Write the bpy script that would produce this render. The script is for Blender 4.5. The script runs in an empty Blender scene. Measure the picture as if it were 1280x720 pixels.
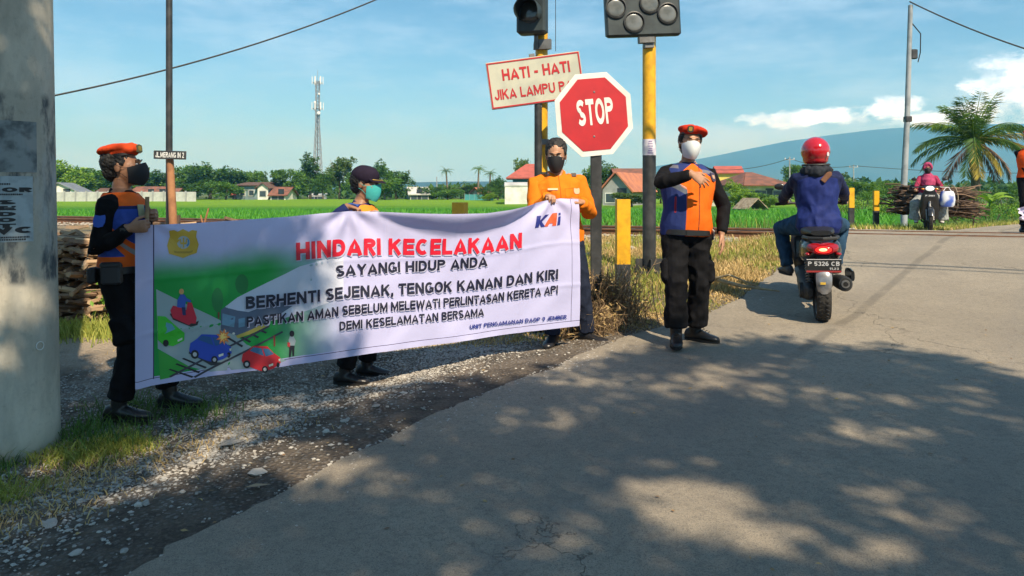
import bpy, bmesh, math, random
import numpy as np
from mathutils import Vector, Matrix, noise
R = math.radians
random.seed(7)
SC = bpy.context.scene
COL = SC.collection

# ------------------------------------------------------------------ camera
F, HV, CH = 950.0, 238.0, 1.55            # focal length in px (1280 wide), horizon row, eye height
cam_d = bpy.data.cameras.new('camera'); cam = bpy.data.objects.new('camera', cam_d)
COL.objects.link(cam); SC.camera = cam
cam_d.sensor_width = 36; cam_d.lens = 36 * F / 1280
cam_d.shift_y = -(360 - HV) / 1280
cam_d.clip_start = 0.05; cam_d.clip_end = 20000
cam.location = (0, 0, CH); cam.rotation_euler = (R(90), 0, 0)

# ------------------------------------------------------------------ sun and sky
SUN = Vector((0.42, -0.85, 1.0)).normalized()
sun_d = bpy.data.lights.new('sun', 'SUN'); sun = bpy.data.objects.new('sun', sun_d); COL.objects.link(sun)
sun_d.energy = 4.9; sun_d.angle = R(0.53); sun_d.color = (1.0, 0.89, 0.71)
sun.rotation_euler = SUN.to_track_quat('Z', 'Y').to_euler(); sun.location = (5, -10, 12)
SC.view_settings.view_transform = 'Standard'; SC.view_settings.look = 'None'
SC.view_settings.exposure = 0.56; SC.view_settings.gamma = 1.0
try:
    SC.cycles.use_denoising = True
    SC.cycles.max_bounces = 6; SC.cycles.transparent_max_bounces = 6; SC.cycles.volume_bounces = 0
    SC.cycles.caustics_reflective = False; SC.cycles.caustics_refractive = False
    SC.cycles.volume_step_rate = 10
except Exception: pass

class NT:
    """small node tree writer"""
    def __init__(s, tree):
        s.t = tree; tree.nodes.clear()
    def n(s, typ, **kw):
        nd = s.t.nodes.new(typ)
        for k, v in kw.items():
            if k.startswith('i_'):
                key = k[2:]; key = int(key) if key.isdigit() else key.replace('_', ' ')
                nd.inputs[key].default_value = v
            else: setattr(nd, k, v)
        return nd
    def l(s, a, b): s.t.links.new(a, b)
    def math(s, op, a, b=None, c=None, clamp=False):
        nd = s.t.nodes.new('ShaderNodeMath'); nd.operation = op; nd.use_clamp = clamp
        for i, v in enumerate((a, b, c)):
            if v is None: continue
            if isinstance(v, (int, float)): nd.inputs[i].default_value = v
            else: s.l(v, nd.inputs[i])
        return nd.outputs[0]
    def mix(s, fac, a, b, blend='MIX'):
        nd = s.t.nodes.new('ShaderNodeMix'); nd.data_type = 'RGBA'; nd.blend_type = blend
        for v, k in ((fac, 0), (a, 6), (b, 7)):
            if isinstance(v, (int, float)): nd.inputs[k].default_value = v
            elif isinstance(v, (tuple, list)): nd.inputs[k].default_value = (*v[:3], 1)
            else: s.l(v, nd.inputs[k])
        return nd.outputs[2]
    def ramp(s, fac, stops):
        nd = s.t.nodes.new('ShaderNodeValToRGB'); cr = nd.color_ramp
        while len(cr.elements) < len(stops): cr.elements.new(0.5)
        for e, (p, c) in zip(cr.elements, stops):
            e.position = p; e.color = (*c, 1) if len(c) == 3 else c
        s.l(fac, nd.inputs[0]); return nd.outputs[0]
    def sstep(s, v, a, b):
        nd = s.t.nodes.new('ShaderNodeMapRange'); nd.interpolation_type = 'SMOOTHSTEP'
        nd.inputs[1].default_value = a; nd.inputs[2].default_value = b
        nd.inputs[3].default_value = 0; nd.inputs[4].default_value = 1
        s.l(v, nd.inputs[0]); return nd.outputs[0]
    def noise(s, vec, scale, detail=4, rough=0.55, out=0):
        nd = s.t.nodes.new('ShaderNodeTexNoise'); nd.inputs['Scale'].default_value = scale
        nd.inputs['Detail'].default_value = detail; nd.inputs['Roughness'].default_value = rough
        if vec is not None: s.l(vec, nd.inputs['Vector'])
        return nd.outputs[out]

world = bpy.data.worlds.new('World'); SC.world = world; world.use_nodes = True
w = NT(world.node_tree)
sky = w.n('ShaderNodeTexSky', sky_type='NISHITA', sun_disc=False, sun_elevation=math.asin(SUN.z),
          sun_rotation=math.atan2(SUN.x, SUN.y), altitude=100, air_density=1.0, dust_density=0.6, ozone_density=2.2)
tc = w.n('ShaderNodeTexCoord'); sep = w.n('ShaderNodeSeparateXYZ'); w.l(tc.outputs['Generated'], sep.inputs[0])
dx, dy, dz = sep.outputs
yy = w.math('MAXIMUM', w.math('ABSOLUTE', dy), 0.05)
el = w.math('DIVIDE', dz, w.math('SQRT', w.math('ADD', w.math('MULTIPLY', dx, dx), w.math('MULTIPLY', dy, dy))))
# thin high veil and low cumulus bank: densities of real cloud cover by direction
comb = w.n('ShaderNodeCombineXYZ'); az = w.math('ARCTAN2', dx, dy)
w.l(az, comb.inputs[0]); w.l(w.math('MULTIPLY', el, 3.2), comb.inputs[1])
veil = w.sstep(w.noise(comb.outputs[0], 4.2, 8, 0.66), 0.40, 0.70)
comb2 = w.n('ShaderNodeCombineXYZ'); w.l(az, comb2.inputs[0]); w.l(w.math('MULTIPLY', el, 1.7), comb2.inputs[1])
nz = w.noise(comb2.outputs[0], 24, 7, 0.55)
nzb = w.noise(comb2.outputs[0], 70, 5, 0.6)
def blob(a0, e0, ra, re):
    a = w.math('DIVIDE', w.math('SUBTRACT', az, a0), ra); e = w.math('DIVIDE', w.math('SUBTRACT', el, e0), re)
    d = w.math('SQRT', w.math('ADD', w.math('MULTIPLY', a, a), w.math('MULTIPLY', e, e)))
    return w.math('SUBTRACT', 1.0, d)
def dirof(u, v): return math.atan2(u - 640, F), (HV - v) / math.hypot(u - 640, F)
cl = None
for (u, v, ra, re) in ((1262, 108, .060, .032), (1300, 95, .08, .04), (1110, 134, .045, .016), (1025, 146, .07, .013), (965, 150, .06, .012), (1170, 150, .06, .014), (1225, 140, .05, .02),
                       (1420, 120, .16, .05), (1700, 130, .2, .05)):
    a0, e0 = dirof(u, v); b = blob(a0, e0, ra, re)
    cl = b if cl is None else w.math('MAXIMUM', cl, b)
cum = w.math('ADD', w.math('MULTIPLY', cl, 1.25), w.math('MULTIPLY', w.math('SUBTRACT', nz, 0.5), 2.2))
cum = w.math('ADD', cum, w.math('MULTIPLY', w.math('SUBTRACT', nzb, 0.5), 1.1))
cum = w.sstep(cum, 0.05, 0.85)
# low greyish bank hanging over the mountain shoulder
a0, e0 = dirof(930, 172); bank = blob(a0, e0, .22, .034)
bank = w.sstep(w.math('ADD', bank, w.math('MULTIPLY', w.math('SUBTRACT', nz, 0.5), 1.6)), -0.05, 0.9)
shade = w.noise(comb2.outputs[0], 22, 4, 0.6)
cloudcol = w.ramp(shade, [(0.35, (7.5, 9.6, 13.0)), (0.65, (13, 16, 21))])
hz = w.math('POWER', w.math('SUBTRACT', 1.0, w.math('MINIMUM', w.math('MAXIMUM', el, 0.0), 1.0)), 9.0)
c0 = w.mix(1.0, sky.outputs[0], (0.66, 0.98, 1.08), 'MULTIPLY')
c1 = w.mix(w.math('MULTIPLY', hz, 0.72), c0, (3.0, 5.7, 11.6))
c2 = w.mix(w.math('MULTIPLY', veil, 0.5), c1, (5.0, 7.3, 10.2))
c3 = w.mix(w.math('MULTIPLY', bank, 0.75), c2, (5.4, 7.6, 10.6))
c4 = w.mix(w.math('MULTIPLY', cum, 0.9), c3, cloudcol)
bg = w.n('ShaderNodeBackground', i_Strength=0.085); w.l(c4, bg.inputs[0])
wo = w.n('ShaderNodeOutputWorld'); w.l(bg.outputs[0], wo.inputs[0])

# ------------------------------------------------------------------ materials
MATS = {}
def mat(name, col, rough=0.7, metal=0.0, var=None, vscale=8.0, vdetail=4, bump=0.0, bscale=40.0, spec=0.5,
        emit=None, emit_s=0.0, coat=0.0, attr=None, sheen=0.0, trans=0.0, var_lo=0.4, var_hi=0.65):
    if name in MATS: return MATS[name]
    m = bpy.data.materials.new(name); m.use_nodes = True; t = NT(m.node_tree)
    p = t.n('ShaderNodeBsdfPrincipled'); o = t.n('ShaderNodeOutputMaterial')
    p.inputs['Base Color'].default_value = (*col, 1); p.inputs['Roughness'].default_value = rough
    p.inputs['Metallic'].default_value = metal; p.inputs['Specular IOR Level'].default_value = spec
    if coat: p.inputs['Coat Weight'].default_value = coat; p.inputs['Coat Roughness'].default_value = 0.08
    if sheen: p.inputs['Sheen Weight'].default_value = sheen
    tcn = t.n('ShaderNodeTexCoord'); vec = tcn.outputs['Object']; c = None
    if var is not None:
        c = t.mix(t.sstep(t.noise(vec, vscale, vdetail), var_lo, var_hi), col, var)
    if attr:   # per-piece tint 0..1
        at = t.n('ShaderNodeAttribute', attribute_name='tint')
        base = c if c is not None else (*col, 1)
        c = t.mix(at.outputs['Fac'], base, attr)
    if c is not None: t.l(c, p.inputs['Base Color'])
    if bump:
        b = t.n('ShaderNodeBump', i_Strength=bump, i_Distance=0.01); t.l(t.noise(vec, bscale, 5, 0.6), b.inputs['Height'])
        t.l(b.outputs[0], p.inputs['Normal'])
    if emit: p.inputs['Emission Color'].default_value = (*emit, 1); p.inputs['Emission Strength'].default_value = emit_s
    if trans:
        tr = t.n('ShaderNodeBsdfTranslucent'); mx = t.n('ShaderNodeMixShader', i_Fac=trans)
        if c is not None: t.l(t.mix(1.0, c, (1.25, 1.35, 0.7), 'MULTIPLY'), tr.inputs[0])
        else: tr.inputs[0].default_value = (col[0]*1.25, col[1]*1.35, col[2]*.7, 1)
        t.l(p.outputs[0], mx.inputs[1]); t.l(tr.outputs[0], mx.inputs[2]); t.l(mx.outputs[0], o.inputs[0])
    else: t.l(p.outputs[0], o.inputs[0])
    MATS[name] = m; return m

# ------------------------------------------------------------------ scene helpers
def tag(o, label=None, cat=None, group=None, kind=None):
    if label: o['label'] = label
    if cat: o['category'] = cat
    if group: o['group'] = group
    if kind: o['kind'] = kind
    return o
def thing(name, label, cat, loc=(0, 0, 0), rz=0.0, group=None):
    o = bpy.data.objects.new(name, None); COL.objects.link(o); o.empty_display_size = 0.2
    o.location = loc; o.rotation_euler = (0, 0, rz)
    return tag(o, label, cat, group)
def link(name, me, parent=None, loc=None, rot=None, scale=None):
    o = bpy.data.objects.new(name, me); COL.objects.link(o)
    if parent: o.parent = parent
    if loc is not None: o.location = loc
    if rot is not None: o.rotation_euler = rot
    if scale is not None: o.scale = scale
    return o
def copy_tree(o, parent=None):
    c = o.copy(); COL.objects.link(c)
    if parent: c.parent = parent
    for ch in list(o.children): copy_tree(ch, c)
    return c

def frame(d):
    d = Vector(d).normalized(); up = Vector((0, 0, 1)) if abs(d.z) < 0.95 else Vector((1, 0, 0))
    a = d.cross(up).normalized(); b = a.cross(d).normalized(); return a, b, d

class MB:
    """collects shapes and links them as one mesh object"""
    def __init__(s): s.v = []; s.f = []; s.m = []; s.tint = []; s.cur = 0; s.tv = 0.0
    def face(s, idx): s.f.append(tuple(idx)); s.m.append(s.cur)
    def verts(s, pts):
        k = len(s.v); s.v.extend([tuple(p) for p in pts]); s.tint.extend([s.tv] * (len(s.v) - k)); return k
    def box(s, c, size, M=None, bevel=0.0):
        x, y, z = [q / 2 for q in size]
        if bevel:
            b = min(bevel, x * .9, y * .9, z * .9)
            pts = []; 
            for zz, ins in ((-z, b), (-z + b, 0), (z - b, 0), (z, b)):
                xx, yy_ = x - ins, y - ins
                pts += [(-xx + b, -yy_, zz), (xx - b, -yy_, zz), (xx, -yy_ + b, zz), (xx, yy_ - b, zz), (xx - b, yy_, zz), (-xx + b, yy_, zz), (-xx, yy_ - b, zz), (-xx, -yy_ + b, zz)]
            n = 8; rings = 4
        else:
            pts = [(-x, -y, -z), (x, -y, -z), (x, y, -z), (-x, y, -z), (-x, -y, z), (x, -y, z), (x, y, z), (-x, y, z)]; n = 4; rings = 2
        c = Vector(c)
        pts = [(M @ Vector(p) if M else Vector(p)) + c for p in pts]
        k = s.verts(pts)
        s.face([k + i for i in reversed(range(n))]); s.face([k + n * (rings - 1) + i for i in range(n)])
        for r in range(rings - 1):
            for i in range(n): s.face((k + n*r + i, k + n*r + (i+1) % n, k + n*(r+1) + (i+1) % n, k + n*(r+1) + i))
    def rings(s, rr, cap=True):
        """rr: list of rings (equal length lists of points)"""
        n = len(rr[0]); k = s.verts([p for r in rr for p in r])
        for r in range(len(rr) - 1):
            for i in range(n): s.face((k + n*r + i, k + n*r + (i+1) % n, k + n*(r+1) + (i+1) % n, k + n*(r+1) + i))
        if cap: s.face([k + i for i in reversed(range(n))]); s.face([k + n*(len(rr)-1) + i for i in range(n)])
    def tube(s, pts, rad, n=8, cap=True, flat=1.0, side=None):
        pts = [Vector(p) for p in pts]
        if isinstance(rad, (int, float)): rad = [rad] * len(pts)
        rr = []; prev = None
        for i, p in enumerate(pts):
            d = (pts[min(i+1, len(pts)-1)] - pts[max(i-1, 0)])
            if d.length < 1e-9: d = Vector((0, 0, 1))
            d.normalize()
            if side is not None: a = (Vector(side) - d * Vector(side).dot(d)).normalized()
            elif prev is None: a = frame(d)[0]
            else: a = (prev - d * prev.dot(d)).normalized()
            prev = a; b = d.cross(a)
            rr.append([p + (a * math.cos(2*math.pi*j/n) + b * math.sin(2*math.pi*j/n) * flat) * rad[i] for j in range(n)])
        s.rings(rr, cap)
    def cyl(s, p0, p1, r0, r1=None, n=12): s.tube([p0, p1], [r0, r0 if r1 is None else r1], n)
    def ell(s, c, r, M=None, nu=12, nv=8):
        c = Vector(c); k = len(s.v); pts = []
        for i in range(1, nv):
            th = math.pi * i / nv
            for j in range(nu):
                ph = 2*math.pi*j/nu
                p = Vector((r[0]*math.sin(th)*math.cos(ph), r[1]*math.sin(th)*math.sin(ph), -r[2]*math.cos(th)))
                pts.append((M @ p if M else p) + c)
        a = Vector((0, 0, -r[2])); b = Vector((0, 0, r[2]))
        pts += [(M @ a if M else a) + c, (M @ b if M else b) + c]
        k = s.verts(pts); A = k + nu*(nv-1); B = A + 1
        for i in range(nv - 2):
            for j in range(nu): s.face((k+i*nu+j, k+i*nu+(j+1) % nu, k+(i+1)*nu+(j+1) % nu, k+(i+1)*nu+j))
        for j in range(nu):
            s.face((A, k+(j+1) % nu, k+j)); s.face((B, k+(nv-2)*nu+j, k+(nv-2)*nu+(j+1) % nu))
    def lathe(s, prof, c=(0, 0, 0), axis=(0, 0, 1), n=24, M=None):
        c = Vector(c); a, b, d = frame(axis)
        rr = [[c + a * (r*math.cos(2*math.pi*j/n)) + b * (r*math.sin(2*math.pi*j/n)) + d * h for j in range(n)] for r, h in prof]
        s.rings(rr, prof[0][0] > 1e-6)
    def prism(s, poly, fn, d0, d1):
        """poly: list of (a,b) ccw; fn(a,b,d) -> point"""
        n = len(poly); k = s.verts([fn(a, b, d0) for a, b in poly] + [fn(a, b, d1) for a, b in poly])
        s.face([k + i for i in reversed(range(n))]); s.face([k + n + i for i in range(n)])
        for i in range(n): s.face((k+i, k+(i+1) % n, k+n+(i+1) % n, k+n+i))
    def mesh(s, name, mats, smooth=False):
        me = bpy.data.meshes.new(name); me.from_pydata(s.v, [], s.f)
        for m in (mats if isinstance(mats, (list, tuple)) else [mats]): me.materials.append(m)
        if any(s.m): me.polygons.foreach_set('material_index', s.m)
        if any(s.tint):
            at = me.attributes.new('tint', 'FLOAT', 'POINT'); at.data.foreach_set('value', s.tint)
        if smooth: me.polygons.foreach_set('use_smooth', [True] * len(me.polygons))
        me.update(); return me
    def build(s, name, mats, parent=None, smooth=False, loc=None, rot=None, fix=True):
        me = s.mesh(name, mats, smooth)
        if fix and len(me.polygons) < 60000:
            bm = bmesh.new(); bm.from_mesh(me); bmesh.ops.recalc_face_normals(bm, faces=bm.faces); bm.to_mesh(me); bm.free()
        if smooth == 'auto' or smooth is True:
            try: me.set_sharp_from_angle(angle=R(42))
            except Exception: pass
        return link(name, me, parent, loc, rot)

def struct(name, mb_or_me, m=None, kind='structure', smooth=False):
    o = mb_or_me.build(name, m, smooth=smooth) if isinstance(mb_or_me, MB) else link(name, mb_or_me)
    o['kind'] = kind; return o

def _arc(cx, cy, rx, ry, a0, a1, n=7): return [(cx+rx*math.cos(R(lerp(a0, a1, i/n))), cy+ry*math.sin(R(lerp(a0, a1, i/n)))) for i in range(n+1)]
def glyph(ch, t):
    """width and centre lines of a heavy sans serif character, cap height 1, stroke t"""
    h = t/2; g = 1-h; V = lambda x: [(x, 0), (x, 1)]
    if ch == 'I' or ch == '1': return (t, [V(h)]) if ch == 'I' else (.42, [V(.42-h), [(.02, .72), (.42-h, .93)]])
    if ch == ' ': return .44, []
    if ch == '.': return t, [[(h, 0), (h, t)]]
    if ch == ',': return t, [[(h*1.1, t), (h*1.1, 0), (h*.5, -t*.7)]]
    if ch == '-': return .42, [[(0, .42), (.42, .42)]]
    if ch == 'H': w = .84; return w, [V(h), V(w-h), [(h, .5), (w-h, .5)]]
    if ch == 'N': w = .86; return w, [V(h), V(w-h), [(h, .97), (w-h, .03)]]
    if ch == 'M': w = 1.04; return w, [V(h), V(w-h), [(h, .96), (w/2, .20), (w-h, .96)]]
    if ch == 'W': w = 1.28; return w, [[(h*.9, 1), (w*.29, .04), (w/2, .93), (w*.71, .04), (w-h*.9, 1)]]
    if ch == 'A': w = .96; return w, [[(h*.9, 0), (w/2, .95), (w-h*.9, 0)], [(w*.24, .27), (w*.76, .27)]]
    if ch == 'V': w = .96; return w, [[(h*.9, 1), (w/2, .05), (w-h*.9, 1)]]
    if ch == 'Y': w = .90; return w, [[(h*.9, 1), (w/2, .47), (w-h*.9, 1)], [(w/2, .5), (w/2, 0)]]
    if ch == 'E': w = .74; return w, [V(h), [(h, g), (w, g)], [(h, .5), (w*.93, .5)], [(h, h), (w, h)]]
    if ch == 'F': w = .70; return w, [V(h), [(h, g), (w, g)], [(h, .5), (w*.93, .5)]]
    if ch == 'L': w = .70; return w, [V(h), [(h, h), (w, h)]]
    if ch == 'T': w = .80; return w, [V(w/2), [(0, g), (w, g)]]
    if ch == 'K': w = .88; return w, [V(h), [(w-h*1.1, 1), (h*1.4, .42)], [(w*.38, .60), (w-h, 0)]]
    if ch == 'U': w = .84; return w, [[(h, 1)] + _arc(w/2, .38, w/2-h, .38-h, 180, 360, 9) + [(w-h, 1)]]
    if ch == 'J': w = .66; return w, [[(w-h, 1)] + _arc(w/2, .33, w/2-h, .33-h, 360, 175, 8)]
    if ch == 'D': w = .84; return w, [V(h), [(h, g)] + _arc(w*.44, .5, w*.56-h, .5-h, 90, -90, 10) + [(h, h)]]
    if ch in 'OQ0': w = .90 if ch != '0' else .70; return w, [_arc(w/2, .5, w/2-h, .5-h, 90, 450, 20)]
    if ch in 'CG':
        w = .88; a = [_arc(w/2, .5, w/2-h, .5-h, 48, 312, 14)]
        if ch == 'G': a += [[(w*.54, .44), (w-h, .44)], [(w-h, .52), (w-h, .10)]]
        return w, a
    if ch in 'PR':
        w = .80; a = [V(h), [(h, g)] + _arc(w*.52, .725, w*.48-h, .275-h, 90, -90, 8) + [(h, .45+h)]]
        if ch == 'R': a += [[(w*.46, .48), (w-h*.8, 0)]]
        return w, a
    if ch == 'B': w = .80; return w, [V(h), [(h, g)] + _arc(w*.50, .745, w*.44-h, .255-h, 90, -90, 8) + [(h, .49+h)], [(h, .49+h)] + _arc(w*.52, .29, w*.48-h, .29-h, 90, -90, 8) + [(h, h)]]
    if ch == 'S' or ch == '5' and False: w = .80; return w, [_arc(w/2, .735, w/2-h, .265-h, 28, 270, 12)[:-1] + _arc(w/2, .27, w/2-h, .27-h, 90, -155, 12)]
    if ch == '2': w = .68; return w, [_arc(w/2, .70, w/2-h, .30-h, 165, -35, 9) + [(h, h), (w, h)]]
    if ch == '3': w = .68; return w, [_arc(w/2, .74, w/2-h, .26-h, 155, -85, 9), _arc(w/2, .28, w/2-h, .28-h, 85, -155, 10)]
    if ch == '4': w = .72; return w, [V(w*.68), [(w, .28), (h*.6, .28), (w*.66, .95)]]
    if ch == '5': w = .68; return w, [[(w*.95, g), (h*1.3, g), (h, .50)] + _arc(w/2-.02, .32, w/2-h, .32-h, 110, -150, 10)]
    if ch == '6': w = .70; return w, [_arc(w/2, .31, w/2-h, .31-h, 0, 360, 14), _arc(w/2+.04, .5, w/2-h+.04, .5-h, 60, 200, 8)]
    if ch == '9': w = .70; return w, [_arc(w/2, .69, w/2-h, .31-h, 0, 360, 14), _arc(w/2-.04, .5, w/2-h+.04, .5-h, 20, -120, 8)]
    return .6, [V(h), [(h, g), (.6, g)]]
def text_mesh(body, t, gap=.10, sub_len=.4, grow=0.0):
    bm = bmesh.new(); x0 = 0
    for ch in body:
        w_, lines = glyph(ch, t)
        for li, pl in enumerate(lines):
            P = []
            for a, b in zip(pl, pl[1:]):     # long straight runs get extra points so print can follow a curved sheet
                n = max(1, int(math.hypot(b[0]-a[0], b[1]-a[1]) / sub_len)); P += [(lerp(a[0], b[0], i/n), lerp(a[1], b[1], i/n)) for i in range(n)]
            P.append(pl[-1]); closed = math.hypot(P[0][0]-P[-1][0], P[0][1]-P[-1][1]) < 1e-4 and len(P) > 4; rows = []
            for i, p in enumerate(P):
                q0 = P[i-1] if i else (P[-2] if closed else None); q1 = P[i+1] if i < len(P)-1 else (P[1] if closed else None)
                d0 = Vector((p[0]-q0[0], p[1]-q0[1])).normalized() if q0 else None; d1 = Vector((q1[0]-p[0], q1[1]-p[1])).normalized() if q1 else None
                d0 = d0 or d1; d1 = d1 or d0; n0, n1 = Vector((-d0.y, d0.x)), Vector((-d1.y, d1.x)); m = (n0+n1); m = m.normalized() if m.length > 1e-4 else n0; k = min(1.9, 1/max(.3, m.dot(n0)))
                rows.append([bm.verts.new((x0+p[0]+m.x*(t+grow)/2*k*s_, p[1]+m.y*(t+grow)/2*k*s_, li*.0002)) for s_ in (1, -1)])
            for a, b in zip(rows, rows[1:]): bm.faces.new((a[0], a[1], b[1], b[0]))
        x0 += w_ + (gap if ch != ' ' else 0)
    return bm, x0 - gap
def text_part(name, body, fn, w, h, m, parent, t=.2, label=None, gap=.10, grow=0.0):
    """heavy sans lettering scaled to width w and cap height h, then mapped by fn(x, y, level)->point"""
    bm, x1 = text_mesh(body, t, gap, grow=grow)
    for v in bm.verts: v.co = Vector(fn(v.co.x / x1 * w, min(1.0+grow, v.co.y) * h, v.co.z))
    me = bpy.data.meshes.new(name); bm.to_mesh(me); bm.free(); me.materials.append(m)
    o = link(name, me, parent)
    if label: o['label'] = label
    return o

def remeshed(mb, voxel, smooth=2, dec=None, fac=0.5):
    me = mb.mesh('tmp', []); ob = bpy.data.objects.new('tmp', me); COL.objects.link(ob)
    r = ob.modifiers.new('r', 'REMESH'); r.mode = 'VOXEL'; r.voxel_size = voxel; r.adaptivity = 0.0
    if smooth: s_ = ob.modifiers.new('s', 'SMOOTH'); s_.iterations = smooth; s_.factor = fac
    if dec: d = ob.modifiers.new('d', 'DECIMATE'); d.ratio = dec
    dg = bpy.context.evaluated_depsgraph_get(); out = bpy.data.meshes.new_from_object(ob.evaluated_get(dg))
    bpy.data.objects.remove(ob); bpy.data.meshes.remove(me)
    out.polygons.foreach_set('use_smooth', [True] * len(out.polygons)); return out

def lerp(a, b, k): return a + (b - a) * k
def sm(a, b, x):
    k = min(1, max(0, (x - a) / (b - a))); return k * k * (3 - 2 * k)
def table(tab, x):
    if x <= tab[0][0]: return tab[0][1]
    for (x0, y0), (x1, y1) in zip(tab, tab[1:]):
        if x <= x1: return lerp(y0, y1, (x - x0) / (x1 - x0))
    return tab[-1][1]
def W(u, v, Y): return Vector(((u - 640) / F * Y, Y, CH + (HV - v) / F * Y))
# ------------------------------------------------------------------ the lie of the land
ZR = [(-60, -0.6), (-15.3, 0.0), (-9, 0.30), (-6.7, 0.40), (-1.3, 0.83), (1.3, 0.83), (5.4, 0.62), (20, 0.35), (45, 0.05), (70, -0.15), (9000, -0.15)]
EL = [(-12, -11.5), (2.78, -1.49), (3.86, -0.93), (4.71, -0.36), (6.1, 0.70), (7.2, 1.80), (8, 2.40), (9.3, 3.22), (10.5, 3.95), (12, 4.9), (13.5, 6.0), (15, 7.5), (18, 10.3), (22, 13.7), (28, 19.2), (40, 33), (60, 60)]
FIELD = -0.15
def tt(x, y): return y + 0.4 * x - 15.3
def edge_l(y): return table(EL, y)
def road_w(y): return lerp(8.6, 6.0, sm(11, 18, y))
def offroad(x, y):
    """distance outside the road, positive on either side"""
    e = edge_l(y); return max((e - x) * 0.83, (x - e - road_w(y)) * 0.83)
def zroad(x, y): return table(ZR, tt(x, y))
def zg(x, y):
    t = tt(x, y); d = offroad(x, y); zr = table(ZR, t)
    if d <= 0: return zr - 0.03 * sm(0, -0.3, d)
    z = zr - 0.115 * sm(0.1, 1.4, d)
    z += 0.035 * noise.noise(Vector((x * 1.3, y * 1.3, 0))) * sm(0.1, 0.6, d)
    z += 0.012 * noise.noise(Vector((x * 6, y * 6, 3))) * sm(0.05, 0.3, d)
    if t > 0.9:   # embankment slope down into the rice field
        k = sm(0.3, 3.2, d) * sm(1.2, 4.2, t); z = lerp(z, FIELD - 0.02, k)
    return z

def axis_steps(a, b, fine_a, fine_b, fine, coarse_growth=1.25):
    xs = list(np.arange(fine_a, fine_b + 1e-6, fine)); st = fine; x = fine_b
    while x < b: st *= coarse_growth; x += st; xs.append(min(x, b))
    st = fine; x = fine_a
    while x > a: st *= coarse_growth; x -= st; xs.insert(0, max(x, a))
    return xs
xs = axis_steps(-6000, 6000, -7, 16, 0.13); ys = axis_steps(-6000, 9000, 1.5, 24, 0.13)
mb = MB(); nx, ny = len(xs), len(ys)
mb.verts([(x, y, zg(x, y)) for y in ys for x in xs])
for j in range(ny - 1):
    for i in range(nx - 1): mb.face((j*nx+i, j*nx+i+1, (j+1)*nx+i+1, (j+1)*nx+i))

def ground_mat():
    m = bpy.data.materials.new('verge_soil'); m.use_nodes = True; t = NT(m.node_tree)
    g = t.n('ShaderNodeNewGeometry').outputs['Position']; sp = t.n('ShaderNodeSeparateXYZ'); t.l(g, sp.inputs[0])
    big = t.noise(g, 0.9, 5, .6); mid = t.noise(g, 5, 6, .65); fine = t.noise(g, 60, 6, .7)
    soil = t.mix(t.sstep(mid, .38, .62), (.105, .085, .066), (.24, .195, .15))
    # pale crushed stone bedded in the soil
    vor = t.n('ShaderNodeTexVoronoi', feature='F1'); vor.inputs['Scale'].default_value = 38; t.l(g, vor.inputs['Vector'])
    stone = t.ramp(t.noise(g, 21, 2), [(.35, (.2, .18, .16)), (.65, (.44, .41, .37))])
    smask = t.math('MULTIPLY', t.math('LESS_THAN', vor.outputs['Distance'], 0.36), t.sstep(t.noise(g, 1.7, 3), .42, .56))
    c = t.mix(smask, soil, stone)
    # bare pale track behind the banner
    ypos = sp.outputs[1]; xpos = sp.outputs[0]
    track = t.math('MULTIPLY', t.sstep(ypos, 5.9, 6.4), t.sstep(xpos, -1.0, -2.4))
    c = t.mix(t.math('MULTIPLY', track, t.sstep(big, .25, .6)), c, t.mix(fine, (.30, .235, .17), (.44, .36, .27)))
    # grass soil tint beyond
    gr = t.math('MULTIPLY', t.sstep(ypos, 6.9, 7.6), t.sstep(t.math('ADD', big, mid), .8, 1.15))
    c = t.mix(gr, c, t.mix(t.sstep(fine, .4, .6), (.14, .12, .05), (.23, .18, .09)))
    # dark old tar crumbs and mud along the edge of the carriageway
    dr = t.math('SUBTRACT', t.math('SUBTRACT', t.math('MULTIPLY', ypos, .655), 3.25), xpos)
    dk = t.math('MULTIPLY', t.sstep(t.math('ADD', dr, t.math('MULTIPLY', mid, 1.1)), 1.75, .9), t.sstep(ypos, 6.6, 5.6))
    c = t.mix(t.math('MULTIPLY', dk, .62), c, t.mix(t.sstep(fine, .45, .7), (.06, .05, .042), (.17, .145, .12)))
    far = t.sstep(ypos, 24, 34)
    c = t.mix(far, c, t.mix(t.sstep(t.noise(g, .03, 4), .4, .6), (.06, .11, .03), (.11, .13, .045)))
    p = t.n('ShaderNodeBsdfPrincipled', i_Roughness=.95); t.l(c, p.inputs['Base Color']); p.inputs['Specular IOR Level'].default_value = .2
    b = t.n('ShaderNodeBump', i_Strength=.9, i_Distance=.02)
    t.l(t.math('ADD', fine, t.math('MULTIPLY', vor.outputs['Distance'], -1.2)), b.inputs['Height']); t.l(b.outputs[0], p.inputs['Normal'])
    o = t.n('ShaderNodeOutputMaterial'); t.l(p.outputs[0], o.inputs[0]); return m
M_soil = ground_mat()
ground = struct('ground', mb, M_soil, smooth=True)

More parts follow.
